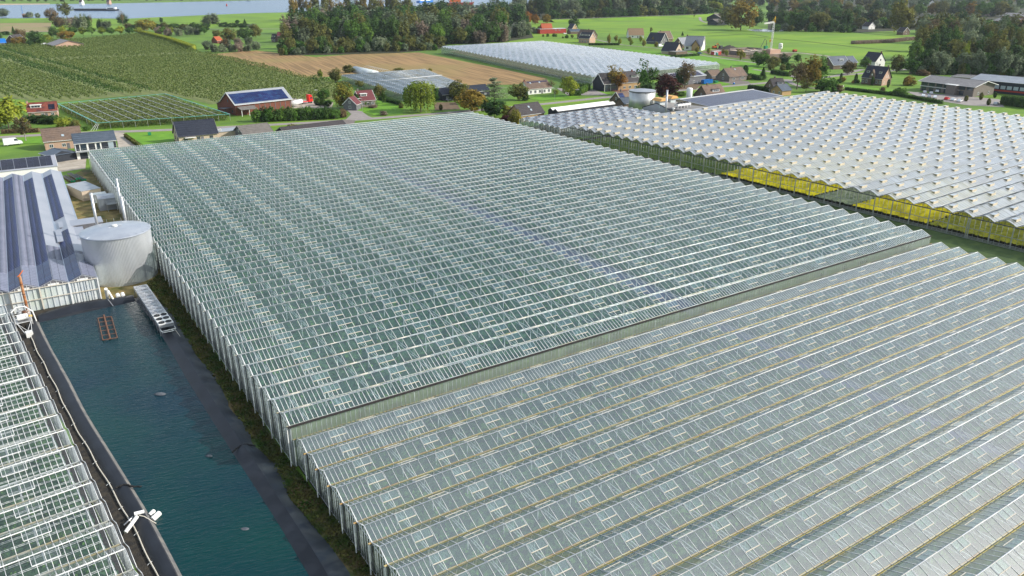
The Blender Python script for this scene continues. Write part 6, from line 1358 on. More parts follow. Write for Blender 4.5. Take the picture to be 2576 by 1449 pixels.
tt(1, 370, 1330, 1240, 120, 'bushy', 'olive', 'loose olive bush on the long black barn', 'shrub')
tt(1, 1460, 1090, 1030, 60, 'bushy', 'olive', 'small bush at the right edge of the lawn', 'shrub'); tt(1, 1860, 1110, 1050, 40, 'column', 'olive', 'thin young conifer in the dry yard')
tt(2, 60, 1010, 830, 200, 'round', 'olive', 'olive tree left of the white bungalow'); tt(2, 135, 1010, 880, 110, 'conifer', 'dark green', 'dark conifer at the left corner of the white bungalow')
tt(2, 30, 1250, 1090, 120, 'bushy', 'golden', 'golden shrub left of the plain brown-roofed cottage', 'shrub'); tt(2, 200, 1175, 1120, 100, 'bushy', 'yellow-green', 'yellowish shrub before the plain brown-roofed cottage', 'shrub')
tt(2, 575, 970, 750, 195, 'round', 'yellow-green', 'round olive-yellow tree right of the white bungalow')
tt(2, 395, 930, 780, 110, 'bare', 'brown', 'nearly bare brown tree at the right end of the white bungalow')
tt(2, 440, 950, 895, 55, 'bushy', 'yellow-green', 'clipped yellowish shrub beside the bungalow wall', 'shrub')
tt(2, 1025, 905, 650, 230, 'airy', 'ochre', 'autumn-brown tree before the black barn house, the left one', bark='bark_pale'); tt(2, 1095, 915, 730, 170, 'airy', 'orange', 'orange-brown tree before the black barn house, the right one', bark='bark_pale')
tt(2, 1350, 960, 595, 220, 'airy', 'mid green', 'tall airy birch with white limbs left of the copper tree', bark='bark_pale'); tt(2, 1330, 990, 820, 230, 'bushy', 'dark green', 'dark shrub mass under the tall birch', 'shrub')
tt(2, 1545, 1000, 730, 270, 'round', 'copper', 'round dark copper beech behind the round tank')
tt(2, 1735, 890, 605, 190, 'airy', 'brown', 'tall reddish brown tree before the grey warehouse'); tt(2, 1700, 880, 690, 150, 'oval', 'dark green', 'dark green tree under the reddish brown one')
tt(2, 1700, 965, 915, 130, 'bushy', 'mid green', 'green shrub between the stack and the gas tank', 'shrub')
for i, (x, y, ty, w, kd, cl, lb) in enumerate([(2345, 755, 655, 60, 'column', 'dark green', 'dark cypress at the right end of the brown bungalow'), (2205, 800, 740, 60, 'bushy', 'mid green', 'round green bush behind the white van'), (2270, 795, 750, 60, 'bushy', 'mid green', 'green bush at the bungalow window'),
    (2480, 665, 505, 190, 'round', 'mid green', 'broad green tree beside the building plot'), (2520, 800, 675, 110, 'conifer', 'dark green', 'dark conifer by the road left of the dormer house'), (2370, 800, 755, 80, 'bushy', 'olive', 'olive garden bush right of the van', )]):
    tt(2, x, y, ty, w, kd, cl, lb, 'shrub' if kd == 'bushy' else 'tree')
for (x, y, ty, w, kd, cl, lb) in [(160, 660, 535, 120, 'oval', 'dark green', 'dark tree in front of the building plot'), (50, 680, 560, 150, 'round', 'olive', 'olive tree right of the broad green one'), (290, 620, 545, 90, 'oval', 'mid green', 'small green tree behind the tall dark pair'),
    (290, 900, 600, 200, 'airy', 'brown', 'tall brownish tree, left of the pair behind the netted-vent greenhouse'), (400, 880, 570, 240, 'oval', 'ochre', 'tall yellow-flushed tree, right of the pair behind the netted-vent greenhouse'), (500, 830, 580, 200, 'oval', 'mid green', 'light green tree leaning on the yellow-flushed one'),
    (380, 930, 790, 120, 'airy', 'olive', 'thin olive tree at the ridge ends of the netted-vent greenhouse'), (590, 930, 770, 260, 'bushy', 'mid green', 'loose green growth at the corner of the netted-vent greenhouse'), (700, 925, 840, 130, 'bushy', 'brown', 'brownish shrub near the white flag'),
    (730, 820, 735, 30, 'column', 'dark green', 'slim cypress near the farmhouse drive, far left'), (878, 840, 740, 34, 'column', 'dark green', 'slim cypress at the left end of the farmhouse'), (1045, 860, 770, 34, 'column', 'dark green', 'slim cypress before the farmhouse centre gable'), (1205, 880, 795, 30, 'column', 'dark green', 'slim cypress at the right end of the farmhouse'),
    (800, 750, 600, 150, 'round', 'brown', 'round brownish tree before the blue-grey roofed house'), (720, 690, 625, 70, 'oval', 'mid green', 'small green tree before the blue-grey roofed house'), (975, 690, 570, 110, 'oval', 'mid green', 'green tree left of the white gable'), (1070, 660, 560, 100, 'oval', 'dark green', 'dark tree in front of the white-gabled house'),
    (1290, 730, 540, 150, 'round', 'olive', 'olive tree right of the white gable'), (1440, 740, 570, 200, 'round', 'mid green', 'full green tree at the foot of the wood'), (1410, 860, 760, 150, 'bushy', 'ochre', 'ochre shrub between the farmhouse and the office'), (1320, 960, 875, 160, 'bushy', 'mid green', 'rounded green shrub below the farmhouse lawn'),
    (1150, 935, 870, 60, 'bushy', 'brown', 'brown shrub at the edge of the farmhouse lawn'), (1560, 760, 700, 160, 'bushy', 'brown', 'brownish shrubs behind the office roof'), (2110, 720, 600, 190, 'bushy', 'mid green', 'bright green rounded tree behind the industrial halls'),
    (2140, 1005, 930, 40, 'column', 'olive', 'clipped column hedge before the office, right one'), (2215, 1060, 990, 40, 'column', 'olive', 'clipped column hedge beside the car park exit'), (1990, 1020, 960, 40, 'column', 'olive', 'clipped column hedge before the office, left one'), (2280, 985, 925, 34, 'column', 'dark green', 'dark column hedge before the dark hall'),
    (130, 850, 810, 40, 'bushy', 'olive', 'little bush before the dormer house')]:
    tt(3, x, y, ty, w, kd, cl, lb, 'shrub' if kd == 'bushy' else 'tree')
# box hedges
def hedge(label, pts, w, h, m='leaf dark green'):
    P = np.array(resample(np.array(pts), max(3, int(40)))); ln = np.linalg.norm(np.diff(P, axis=0), axis=1).sum(); n = int(ln * (w + 2 * h) * 9); t = rng.uniform(0, len(P) - 1.001, n); i = t.astype(int); f = (t - i)[:, None]
    c = P[i] * (1 - f) + P[i + 1] * f; d = P[-1] - P[0]; d /= np.linalg.norm(d); nn = np.array([-d[1], d[0]]); s = rng.uniform(-1, 1, n); z = rng.uniform(.05, 1, n); k = rng.integers(0, 3, n)
    s = np.where(k == 0, -1, np.where(k == 1, 1, s)); z = np.where(k == 2, 1, z)
    Q = leafquads(np.c_[c + nn * (s * w / 2)[:, None], z * h], .5); core = MB()
    for a, b_ in zip(P[:-1:4], list(P[4::4]) + [P[-1]]): core.beam((*a, h * .46), (*b_, h * .46), w * .8, h * .86, m)
    v0 = np.array(core.v); f0 = np.array(core.f); V = np.concatenate([v0, Q]); F = np.concatenate([f0, np.arange(len(Q)).reshape(-1, 4) + len(v0)])
    return tag(link('hedge', npmesh('hedge', V, F, m)), label, 'hedge')
def PTa(k, *p): return [G(T(k, *q)) for q in p]
hedge('tall clipped hedge between the orchard blocks and the pale trees', PTa(0, (1440, 352), (1700, 420), (1950, 510)), 5, 4.5, 'leaf yellow-green')
hedge('clipped hedge along the left of the bright lawn', PTa(0, (1262, 1380), (1400, 1480)), 1, 1.3, 'leaf olive')
hedge('bright clipped hedge block at the drive of the round olive-yellow tree', PTa(2, (695, 945), (770, 905)), 2.2, 3.2, 'leaf mid green')
hedge('dark hedge behind the round olive-yellow tree', PTa(2, (580, 965), (690, 958)), 1.8, 2.6)
hedge('dark hedge behind the white bungalow and the pale blue greenhouse', PTa(2, (640, 890), (770, 885)), 2, 2.5)
hedge('hedge along the road verge at the top of the lawn', PTa(1, (1240, 1000), (1450, 1060)), 1.5, 1.6)
hedge('dark hedge behind the purple solar roof', PTa(2, (2380, 900), (2576, 930)) + PTa(3, (150, 950)), 2.5, 2.6)
hedge('dark hedge between the farmhouse lawn and the netted-vent greenhouse', PTa(3, (780, 905), (1300, 965), (1750, 1045)), 2, 1.6)
hedge('tall dark hedge at the right edge behind the silver car', PTa(3, (2350, 1050), (2700, 1100)), 4, 4.5)
hedge('low brownish hedge beside the young trees', PTa(2, (770, 455), (1080, 455)), 2, 2)
hedge('low hedge before the blackish-roofed cottage', PTa(2, (1600, 580), (1880, 560)), 2, 1.8)
hedge('garden hedge in front of the dormer house drive', PTa(3, (40, 740), (210, 770)), 3, 2.6)
hedge('dark hedge behind the cars of the brown bungalow', PTa(2, (2380, 780), (2500, 810)), 3, 2.6)
hedge('reed strip in the meadow near the top right wood', PTa(3, (850, 445), (1200, 430), (1480, 400)), 5, 3, 'leaf greyish brown')
hedge('garden hedge below the birch at the left edge', PTa(0, (20, 1345), (400, 1330)), 1.5, 1.6, 'leaf brown')
# rows of young trees on the new estate
for i, (x, y, ty) in enumerate([(1085, 445, 385), (1045, 420, 350), (975, 445, 345), (1200, 455, 395), (1180, 420, 365), (1325, 470, 395), (1295, 420, 360), (1450, 480, 415), (1420, 440, 375), (2155, 560, 500), (2125, 545, 490), (2300, 610, 495), (2330, 580, 530), (2275, 570, 490), (1860, 530, 470), (1975, 540, 480)]):
    tt(2, x, y, ty, 42, 'oval', 'golden' if i % 3 else 'yellow-green', 'slim young yellowing tree on the new housing estate', 'tree', 'young trees of the new estate')
for (x, y, ty, w, kd, cl, lb) in [(160, 240, 110, 95, 'round', 'orange', 'orange autumn tree left of the steep red roof, left one'), (235, 245, 135, 90, 'round', 'orange', 'orange autumn tree left of the steep red roof, middle one'), (345, 235, 140, 110, 'round', 'ochre', 'orange-brown autumn tree above the steep red roof'), (125, 255, 120, 90, 'oval', 'dark green', 'dark tree beside the orange ones'),
    (620, 290, 175, 130, 'oval', 'dark green', 'dark tree behind the small gable house'), (2300, 305, -10, 320, 'round', 'ochre', 'huge yellow-green tree beside the dike barn'), (2180, 260, 60, 200, 'round', 'olive', 'olive tree leaning on the dike barn'), (1715, 360, 315, 36, 'conifer', 'dark green', 'lone dark sapling in the meadow behind the large white house'), (1400, 320, 275, 30, 'oval', 'olive', 'sapling above the tan-roofed house'), (1830, 190, 130, 30, 'bare', 'brown', 'small bare brown tree on the dike'),
    (2200, 130, 10, 180, 'plume', 'grey-green', 'tall grey-green poplar behind the dike barn'), (2040, 130, 0, 180, 'oval', 'yellow-green', 'yellowish tree behind the dike road')]:
    tt(2, x, y, ty, w, kd, cl, lb)
# far left: trees in front of the river
for (x, y, ty, w, kd, cl, lb) in [(40, 175, 78, 110, 'round', 'grey-green', 'pale rounded willow on the river bank at the far left'), (300, 175, 115, 85, 'bushy', 'grey-green', 'grey bush by the river, the larger of two'), (385, 178, 125, 55, 'bushy', 'grey-green', 'grey bush by the river, the smaller of two'),
    (520, 220, 75, 120, 'round', 'brown', 'round dark brown tree by the river'), (680, 200, 10, 170, 'airy', 'olive', 'tall spreading tree with bare limbs before the river'), (600, 270, 160, 150, 'bushy', 'brown', 'brownish thicket at the river meadow, left part'), (740, 275, 165, 160, 'bushy', 'greyish brown', 'brownish thicket at the river meadow, right part'),
    (830, 300, 120, 150, 'plume', 'grey-green', 'tall grey-green willow in the river row'), (870, 290, 150, 110, 'oval', 'dark green', 'dark tree in the river row'), (930, 290, 120, 60, 'bare', 'brown', 'bare tree in the river row'), (1010, 290, 165, 70, 'plume', 'dark green', 'dark willow in the river row'), (1060, 290, 195, 120, 'plume', 'grey-green', 'windblown grey willow in the river row'),
    (1240, 265, 90, 90, 'bare', 'brown', 'tall bare tree on the river meadow'), (1240, 250, 145, 130, 'oval', 'dark green', 'dark willow under the bare tree'), (1625, 222, 172, 45, 'bushy', 'dark green', 'small round dark bush in the river meadow'), (2140, 240, 115, 200, 'plume', 'grey-green', 'broad grey poplar group in the river meadow'), (1480, 320, 180, 190, 'round', 'golden', 'large pale golden willow at the end of the avenue'),
    (540, 375, 265, 100, 'round', 'dark green', 'dark avenue tree at the left end'), (370, 455, 300, 150, 'round', 'dark green', 'dark round tree left of the broad barn'), (430, 460, 360, 120, 'bushy', 'mid green', 'green shrub left of the broad barn'), (480, 410, 340, 100, 'bushy', 'yellow-green', 'yellow shrub left of the broad barn'), (670, 395, 300, 170, 'bushy', 'ochre', 'broad ochre tree behind the broad barn'), (210, 430, 280, 130, 'round', 'brown', 'brown tree behind the white-trimmed house'), (140, 340, 265, 60, 'conifer', 'dark green', 'pointed conifer behind the white-trimmed house'), (200, 460, 360, 140, 'bushy', 'ochre', 'ochre shrub before the white-trimmed house'), (5, 385, 290, 50, 'conifer', 'dark green', 'dark conifer at the very left edge'), (310, 470, 400, 90, 'bushy', 'dark green', 'dark bush before the van'), (60, 350, 310, 90, 'bushy', 'dark green', 'dark shrub behind the blue roof')]:
    tt(0, x, y, ty, w, kd, cl, lb, 'shrub' if kd == 'bushy' and w < 130 else 'tree')
for i, x in enumerate([630, 735, 840, 925, 1035, 1120, 1215, 1310, 1400, 1630, 1730, 2055]):
    tt(0, x, 365 - i * 1.5 if x < 1500 else 350, 262 + (i % 3) * 6, 92, 'standard', 'mid green' if i % 2 else 'yellow-green', 'round-crowned avenue tree behind the orchard', 'tree', 'avenue of round trees behind the orchard')
for i, (x, y) in enumerate([(1690, 360), (1810, 360), (1900, 350), (1980, 350), (1600, 350), (2150, 520), (2240, 525), (2330, 520), (2410, 520), (2500, 515), (2576, 500), (2290, 480), (2400, 460), (2500, 450), (2090, 500)]):
    tt(0, x, y, y - 85 - (i % 3) * 8, 95, 'plume' if i % 2 else 'bushy', 'grey-green' if i % 4 else 'greyish brown', 'silvery pollard willow among the paddocks beyond the orchard', 'tree', 'silvery willows beyond the orchard')
for i, (x, y, ty, w, kd, cl) in enumerate([(2190, 380, 295, 90, 'round', 'olive'), (2310, 420, 275, 170, 'round', 'olive'), (2470, 400, 270, 160, 'round', 'dark green'), (2270, 480, 380, 110, 'bushy', 'brown'), (2576, 380, 240, 120, 'round', 'olive'), (2390, 240, 195, 50, 'bushy', 'dark green'), (2465, 240, 190, 50, 'conifer', 'dark green'), (2260, 270, 220, 120, 'bushy', 'dark green'), (2350, 275, 225, 120, 'bushy', 'dark green'), (2450, 275, 230, 120, 'bushy', 'dark green'), (2540, 280, 235, 120, 'bushy', 'grey-green'), (2060, 300, 230, 130, 'bushy', 'dark green'), (1950, 300, 225, 130, 'bushy', 'dark green'), (1850, 300, 235, 120, 'bushy', 'olive'), (1760, 290, 230, 120, 'bushy', 'dark green'), (1660, 290, 220, 120, 'bushy', 'olive'), (1560, 290, 230, 120, 'bushy', 'dark green'), (1370, 290, 240, 110, 'bushy', 'dark green'), (1300, 290, 230, 100, 'bushy', 'brown')]):
    tt(0, x, y, ty, w, kd, cl, '%s %s in the belt below the river meadow, %s' % (cl, {'conifer': 'conifer', 'round': 'round tree'}.get(kd, 'tall bush'), 'near the orange-roofed cottage' if y > 350 else ['far left part', 'left of the hedge', 'behind the hedge', 'right part', 'far right part'][min(4, int((x - 1250) / 270))]), 'tree', 'tree belt below the river meadow')
# forest by layers: base line on the picture, spacing, height, species mix
sheet('forest_floor', PT(1, (230, 560), (700, 555), (1400, 535), (1850, 495), (2000, 420), (2576, 400), (2576, 200), (1400, 200), (350, 330)) + PT(2, (250, 390), (300, 250), (100, 200)), .09, 'forest_floor') if 0 else None
for ps_ in (PT(1, (230, 560), (700, 555), (1400, 535), (1850, 495), (1950, 440), (2576, 410)) + PT(2, (220, 380), (100, 180)) + PT(1, (1400, 160), (330, 300)), PT(2, (380, 205), (1000, 185), (1900, 152), (2100, 120), (2000, 60), (0, 100), (0, 200)), PT(3, (1420, 740), (2700, 780), (2700, 300), (1520, 250)), PT(3, (0, 300), (700, 310), (900, 330), (1500, 300), (2600, 160), (2600, -10), (0, -10))): sheet('forest_floor', ps_, .16, 'forest_floor')
STUFF_TREES = []
def layer(k, x0, x1, y0, y1, dx, h0, h1, w, mix, label, group, jx=.35, jy=8, rowname='', stuff=False):
    n = max(1, int((x1 - x0) / dx))
    for i in range(n):
        x = x0 + (i + .5 + random.uniform(-jx, jx)) * dx; y = y0 + (y1 - y0) * (x - x0) / (x1 - x0) + random.uniform(-jy, jy)
        q = T(k, x, y); hh = random.uniform(h0, h1); kd, cl = random.choice(mix); wpx = dx * w * random.uniform(.85, 1.25)
        g = G(q); wm = wpx * .25 * mpp(q); wm = min(wm, hh * 1.1)
        if stuff: STUFF_TREES.append((g, hh, wm, kd, cl)); continue
        pos = ['left end', 'left of middle', 'right of middle', 'right end'][min(3, int(4 * i / n))]
        tree(g, hh, wm, kd, cl, (label + (', ' + rowname if rowname else '') + ', ' + pos) % ({'plume': cl + ' willow', 'conifer': cl + ' conifer', 'airy': 'thin ' + cl + ' tree'}.get(kd, 'leafy ' + cl + ' tree')), 'tree', group, bark='bark_pale' if kd == 'airy' and i % 2 else 'bark')
FM = [('oval', 'dark green'), ('oval', 'mid green'), ('plume', 'grey-green'), ('round', 'dark green'), ('plume', 'greyish brown'), ('oval', 'olive'), ('round', 'olive'), ('plume', 'grey-green'), ('round', 'mid green')]
FO_ = [('airy', 'ochre'), ('oval', 'ochre'), ('airy', 'brown'), ('oval', 'olive'), ('airy', 'olive')]
FG = [('plume', 'grey-green'), ('plume', 'grey-green'), ('oval', 'grey-green'), ('plume', 'dark green'), ('oval', 'olive'), ('round', 'dark green')]
wl = '%s, wood beyond the ploughed field'; wg = 'wood beyond the ploughed field'
layer(1, 240, 1850, 545, 490, 95, 9, 15, 1.25, [('bushy', 'dark green'), ('bushy', 'olive'), ('bushy', 'grey-green'), ('bushy', 'mid green'), ('oval', 'olive')], '%s, wood beyond the ploughed field', wg, jy=6, rowname='edge')
layer(1, 250, 1900, 500, 455, 100, 19, 27, 1.55, FM, wl, wg, rowname='first row')
layer(1, 300, 2576, 420, 400, 110, 22, 30, 1.5, FM, wl, wg, rowname='second row')
layer(1, 350, 2576, 340, 330, 115, 22, 31, 1.5, FM + FG, wl, wg, rowname='third row')
layer(1, 380, 2700, 265, 270, 110, 22, 31, 1.5, FM + FG, wl, wg, stuff=True)
layer(1, 1100, 2800, 200, 215, 95, 21, 30, 1.5, FG, wl, wg, stuff=True)
layer(1, 1500, 2900, 145, 165, 85, 21, 28, 1.5, FG, wl, wg, stuff=True)
layer(1, 350, 1600, 215, 190, 78, 32, 40, 1.25, FO_, '%s, wood beyond the ploughed field', 'tall trees at the back of the wood', rowname='tall back row')
layer(1, 1900, 2576, 455, 425, 110, 14, 22, 1.5, FM, wl, wg, rowname='right-hand front row')
layer(2, -100, 250, 400, 330, 90, 14, 22, 1.5, FG + FM, wl, wg, rowname='behind the pale greenhouse')
layer(2, 100, 500, 330, 320, 70, 5, 8, 1.4, [('bushy', 'olive'), ('bushy', 'brown')], '%s behind the pale blue greenhouse', 'scrub behind the pale blue greenhouse', rowname='')
wl2 = '%s, dark belt beyond the dike'; wg2 = 'belt of trees beyond the dike'
layer(2, 380, 2050, 205, 150, 75, 14, 20, 1.5, [('bushy', 'dark green'), ('round', 'dark green'), ('plume', 'grey-green'), ('bushy', 'olive')], wl2, wg2, jy=4, stuff=True)
layer(2, 60, 2150, 172, 125, 88, 26, 36, 1.5, FG + [('oval', 'dark green')] * 2, wl2, wg2, jy=4, rowname='middle row')
layer(2, 0, 2200, 130, 95, 80, 26, 36, 1.5, FG, wl2, wg2, jy=4, stuff=True)
layer(2, 1500, 2700, 75, 60, 75, 26, 34, 1.5, FG + FO_, wl2, wg2, jy=4, stuff=True)
wl3 = '%s, beyond the upper right meadow'; wg3 = 'trees beyond the meadow at the upper right'
FR = [('bushy', 'dark green'), ('oval', 'dark green'), ('oval', 'mid green'), ('round', 'olive'), ('oval', 'olive'), ('round', 'mid green'), ('oval', 'ochre'), ('round', 'grey-green')]
layer(2, 2420, 2576, 250, 250, 90, 15, 22, 1.4, FR, wl3, wg3, rowname='beside the mere')
layer(3, 80, 900, 300, 320, 105, 14, 24, 1.5, FR[:4] + [('round', 'dark green')], wl3, wg3, rowname='front row')
layer(3, 0, 1500, 215, 250, 105, 15, 24, 1.4, FR, wl3, wg3, rowname='second row')
layer(3, 0, 2576, 130, 170, 105, 15, 25, 1.35, FR, wl3, wg3, rowname='third row')
layer(3, 0, 2576, 70, 95, 95, 15, 24, 1.3, FR, wl3, wg3, stuff=True)
layer(3, 0, 2576, 25, 40, 85, 14, 22, 1.3, FR, wl3, wg3, stuff=True)
layer(3, 0, 2576, -10, 0, 75, 13, 20, 1.3, FR, wl3, wg3, jy=4, stuff=True)
layer(2, 2000, 2600, 30, 20, 75, 14, 24, 1.3, FR, wl3, wg3, jy=4, stuff=True)
tt(3, 1310, 330, 0, 230, 'oval', 'golden', 'tall golden poplar rising among the upper right trees')
wl4 = '%s, wood at the right edge'; wg4 = 'wood at the right edge'
FW = [('oval', 'dark green'), ('oval', 'mid green'), ('bushy', 'olive'), ('oval', 'olive'), ('bushy', 'dark green'), ('plume', 'grey-green'), ('oval', 'grey-green')]
layer(3, 1500, 2700, 740, 760, 115, 12, 18, 1.4, FW, wl4, wg4, rowname='front row')
layer(3, 1450, 2700, 680, 700, 115, 18, 25, 1.45, FW, wl4, wg4, rowname='second row')
layer(3, 1480, 2700, 600, 620, 110, 19, 26, 1.45, FW, wl4, wg4, rowname='third row')
layer(3, 1500, 2700, 520, 540, 105, 20, 27, 1.45, FW + [('oval', 'ochre')], wl4, wg4, rowname='fourth row')
layer(3, 1500, 2700, 430, 460, 100, 18, 26, 1.45, FW + [('round', 'brown')], wl4, wg4, rowname='fifth row')
layer(3, 1500, 2700, 340, 370, 100, 17, 25, 1.45, FW, wl4, wg4, stuff=True)
layer(3, 1550, 2200, 270, 290, 95, 15, 22, 1.4, FW, wl4, wg4, stuff=True)
tt(3, 1950, 740, 430, 110, 'oval', 'yellow-green', 'narrow yellow-green poplar in the wood at the right edge')
BU = [('bushy', 'dark green'), ('bushy', 'olive'), ('bushy', 'mid green'), ('bushy', 'grey-green')]
for a_ in [(1, 230, 1850, 552, 500, 55, 5, 9), (1, 250, 1900, 520, 470, 60, 8, 13), (1, 1850, 2576, 445, 415, 55, 6, 10), (2, -100, 260, 395, 330, 55, 6, 10), (2, 380, 2100, 200, 146, 55, 7, 12), (3, 60, 900, 312, 326, 60, 6, 11), (3, 60, 1500, 275, 290, 70, 9, 15), (3, 0, 1500, 180, 215, 70, 10, 16), (3, 1430, 2700, 745, 765, 60, 5, 9), (3, 1430, 2700, 715, 735, 65, 8, 13), (3, 1430, 2700, 640, 660, 70, 13, 18), (3, 1500, 2700, 400, 420, 80, 13, 18), (3, 1450, 1500, 600, 380, 20, 8, 14)]:
    layer(*a_, 1.5, BU, '', '', jy=5, stuff=True)
# far bank of the river
layer(0, -100, 2600, 18, 0, 85, 9, 15, .9, FR, '%s across the river', 'trees across the river', jy=5, stuff=True)
layer(0, -100, 2600, -8, -20, 75, 10, 16, 1.2, FR, '%s across the river', 'trees across the river', jy=3, stuff=True)
layer(3, 0, 500, 700, 720, 90, 3, 6, .8, [('bushy', 'mid green'), ('bushy', 'olive')], '%s in the gardens of the new estate', 'garden shrubs of the new estate')
layer(3, 650, 1250, 830, 850, 80, 1.5, 3.5, .8, [('bushy', 'dark green'), ('bushy', 'ochre')], '%s round the farmhouse', 'garden shrubs round the farmhouse')
layer(2, 300, 640, 372, 380, 45, 2, 4, .9, [('bushy', 'olive'), ('bushy', 'mid green')], '%s beside the red box-like house', 'shrubs beside the red house')
def tree_stuff(name, label, items):
    V = []; mi = []; cols = sorted({i[4] for i in items}); g_ = np.random.default_rng(3)
    for (xy, h, w, kd, cl) in items:
        me = TM[kd][int(g_.integers(0, len(TM[kd])))][0]; a = np.empty(len(me.vertices) * 3, np.float32); me.vertices.foreach_get('co', a); a = a.reshape(-1, 4, 3)
        a = a[g_.choice(len(a), min(len(a), 750), replace=False)]; c = a.mean(1, keepdims=True); a = c + (a - c) * 1.75
        t = g_.uniform(0, 6.28); sx = w / WID[kd]; x = a[..., 0] * sx; y = a[..., 1] * sx
        V.append(np.stack([xy[0] + x * math.cos(t) - y * math.sin(t), xy[1] + x * math.sin(t) + y * math.cos(t), a[..., 2] * h], -1).reshape(-1, 3)); mi.append(np.full(len(a), cols.index(cl)))
    V = np.concatenate(V); return tag(link(name, npmesh(name, V, np.arange(len(V)).reshape(-1, 4), ['leaf ' + c for c in cols], np.concatenate(mi))), label, None, None, 'stuff')
tree_stuff('far_trees', 'mass of trees behind the front rows of the woods and across the river', STUFF_TREES)
print('trees', NTREE[0], len(STUFF_TREES))

#%%PART6
# ------------------------------------------------------------------ vehicles
def car(q, ang, paint, label, kind='car', ln=4.3, z=0.15):
    g = G(q); r = empty({'car': 'parked_car', 'van': 'parked_van', 'pickup': 'parked_pickup'}[kind], (g[0], g[1], z), ang, label, {'car': 'car', 'van': 'van', 'pickup': 'pickup'}[kind])
    if kind == 'car':
        low = [(0, .35), (ln, .35), (ln, .75), (ln - .1, .85), (ln * .72, .95), (.2, .95), (0, .8)]; cab = [(.35, .95), (ln * .72, .95), (ln * .56, 1.42), (.85, 1.42)]; w = 1.75; H = 1.42
    elif kind == 'van':
        ln = 6.2; low = [(0, .45), (ln, .45), (ln, 1.0), (ln - .15, 1.25), (ln - 1.0, 1.5), (0, 1.5)]; cab = [(0, 1.5), (ln - 1.0, 1.5), (ln - 1.75, 2.45), (ln - 2.2, 2.65), (.1, 2.65), (0, 2.5)]; w = 2.0; H = 2.65
    else:
        low = [(0, .5), (ln, .5), (ln, .95), (ln - .1, 1.05), (ln * .7, 1.15), (0, 1.15)]; cab = [(.1, 1.15), (ln * .7, 1.15), (ln * .58, 1.8), (.1, 1.85)]; w = 1.8; H = 1.85
    b = MB(); b.prism(low, -w / 2, w / 2, paint, 'y'); b.prism(cab, -w / 2 + .1, w / 2 - .1, paint, 'y'); b.obj('body', r)
    if kind == 'car': gl = [(.5, 1.0), (ln * .69, 1.0), (ln * .55, 1.36), (.92, 1.36)]
    elif kind == 'van': gl = [(ln - 2.6, 1.6), (ln - 1.15, 1.6), (ln - 1.75, 2.35), (ln - 2.6, 2.35)]
    else: gl = [(ln * .36, 1.22), (ln * .66, 1.22), (ln * .57, 1.72), (ln * .36, 1.72)]
    for sg in (-1, 1): b = MB(); y = sg * (w / 2 - .09); b.prism(gl, min(y, y + sg * .02), max(y, y + sg * .02), 'window_glass', 'y'); b.obj('side_window', r)
    x1, z1 = cab[1]; x2, z2 = cab[2]; b = MB(); e = .02
    b.add([(x1 - .02 + e, -w / 2 + .2, z1 + .05), (x1 - .02 + e, w / 2 - .2, z1 + .05), (x2 + .04 + e, w / 2 - .22, z2 - .04), (x2 + .04 + e, -w / 2 + .22, z2 - .04)], [[0, 1, 2, 3]], 'window_glass'); b.obj('windscreen', r)
    for x in (ln * .19, ln * .81):
        for y in (-w / 2 + .02, w / 2 - .22):
            b = MB(); b.tube([(x, y, .33), (x, y + .2, .33)], .33, 'rubber', 14); wh = b.obj('wheel', r); b = MB(); b.tube([(x, y - .01, .33), (x, y + .21, .33)], .19, 'alu', 10); b.obj('rim', wh)
    for y in (-w / 2 + .3, w / 2 - .3): b = MB(); b.box(ln - .02, ln + .02, y - .18, y + .18, .6, .75, 'light_glass'); b.obj('headlight', r)
    return r
car(T(2, 2175, 815), -.25, 'car_white', 'long white van parked on the drive of the brown bungalow', 'van')
car(T(2, 1990, 795), .0, 'car_silver', 'silver car under the carport roof between garage and bungalow')
car(T(2, 1795, 835), .0, 'car_white', 'white pickup van before the grey warehouse', 'pickup')
car(T(2, 1850, 848), .35, 'car_silver', 'grey car with an open boot next to the white pickup van')
car(T(1, 1915, 1025), .1, 'car_black', 'black car parked before the black-roofed stable')
car(T(1, 1848, 1000), .1, 'car_white', 'pale car half hidden beside the weeping willow')
car(L(500, 40, 215), .1, 'car_white', 'white van parked behind the solar-panelled shed at the left edge', 'van')
for x, y, m_, lab in [(1575, 945, 'car_silver', 'silver blue car in the back row of the car park, left'), (1640, 955, 'car_silver', 'silver blue car in the back row of the car park, middle'), (1700, 935, 'car_white', 'white car in the back row of the car park, right'), (1560, 980, 'car_white', 'white car in the front row of the car park, first from the left'), (1620, 988, 'car_silver', 'grey car in the front row of the car park, second from the left'), (1678, 995, 'car_white', 'white car in the front row of the car park, third from the left'),
    (1785, 1010, 'car_red', 'red car in the car park'), (1850, 1020, 'car_white', 'white car right of the red one'), (1915, 1032, 'car_white', 'white car at the right end of the car park'), (2280, 1062, 'car_silver', 'silver car beside the tall dark hedge')]:
    car(T(3, x, y), .55 if x < 1750 else .25, m_, lab)
car(T(2, 1470, 475), .1, 'car_white', 'pale green-white van on the new estate', 'van')
car(T(2, 1870, 545), 0, 'car_blue', 'dark blue car below the large white house')
car(T(2, 1945, 150), 0, 'car_white', 'white vehicle on the dike road', 'van')
car(T(0, 418, 465), 0, 'car_white', 'white van behind the orchard left of the broad barn', 'van')
car(T(2, 520, 345), 0, 'car_white', 'white car right of the red box-like house')
car(T(0, 2250, 1345), .3, 'car_blue', 'dark teal car between the annex and the fibre-cement shed')
car(T(0, 130, 465), .1, 'car_silver', 'silver car before the white-trimmed house at the far left')
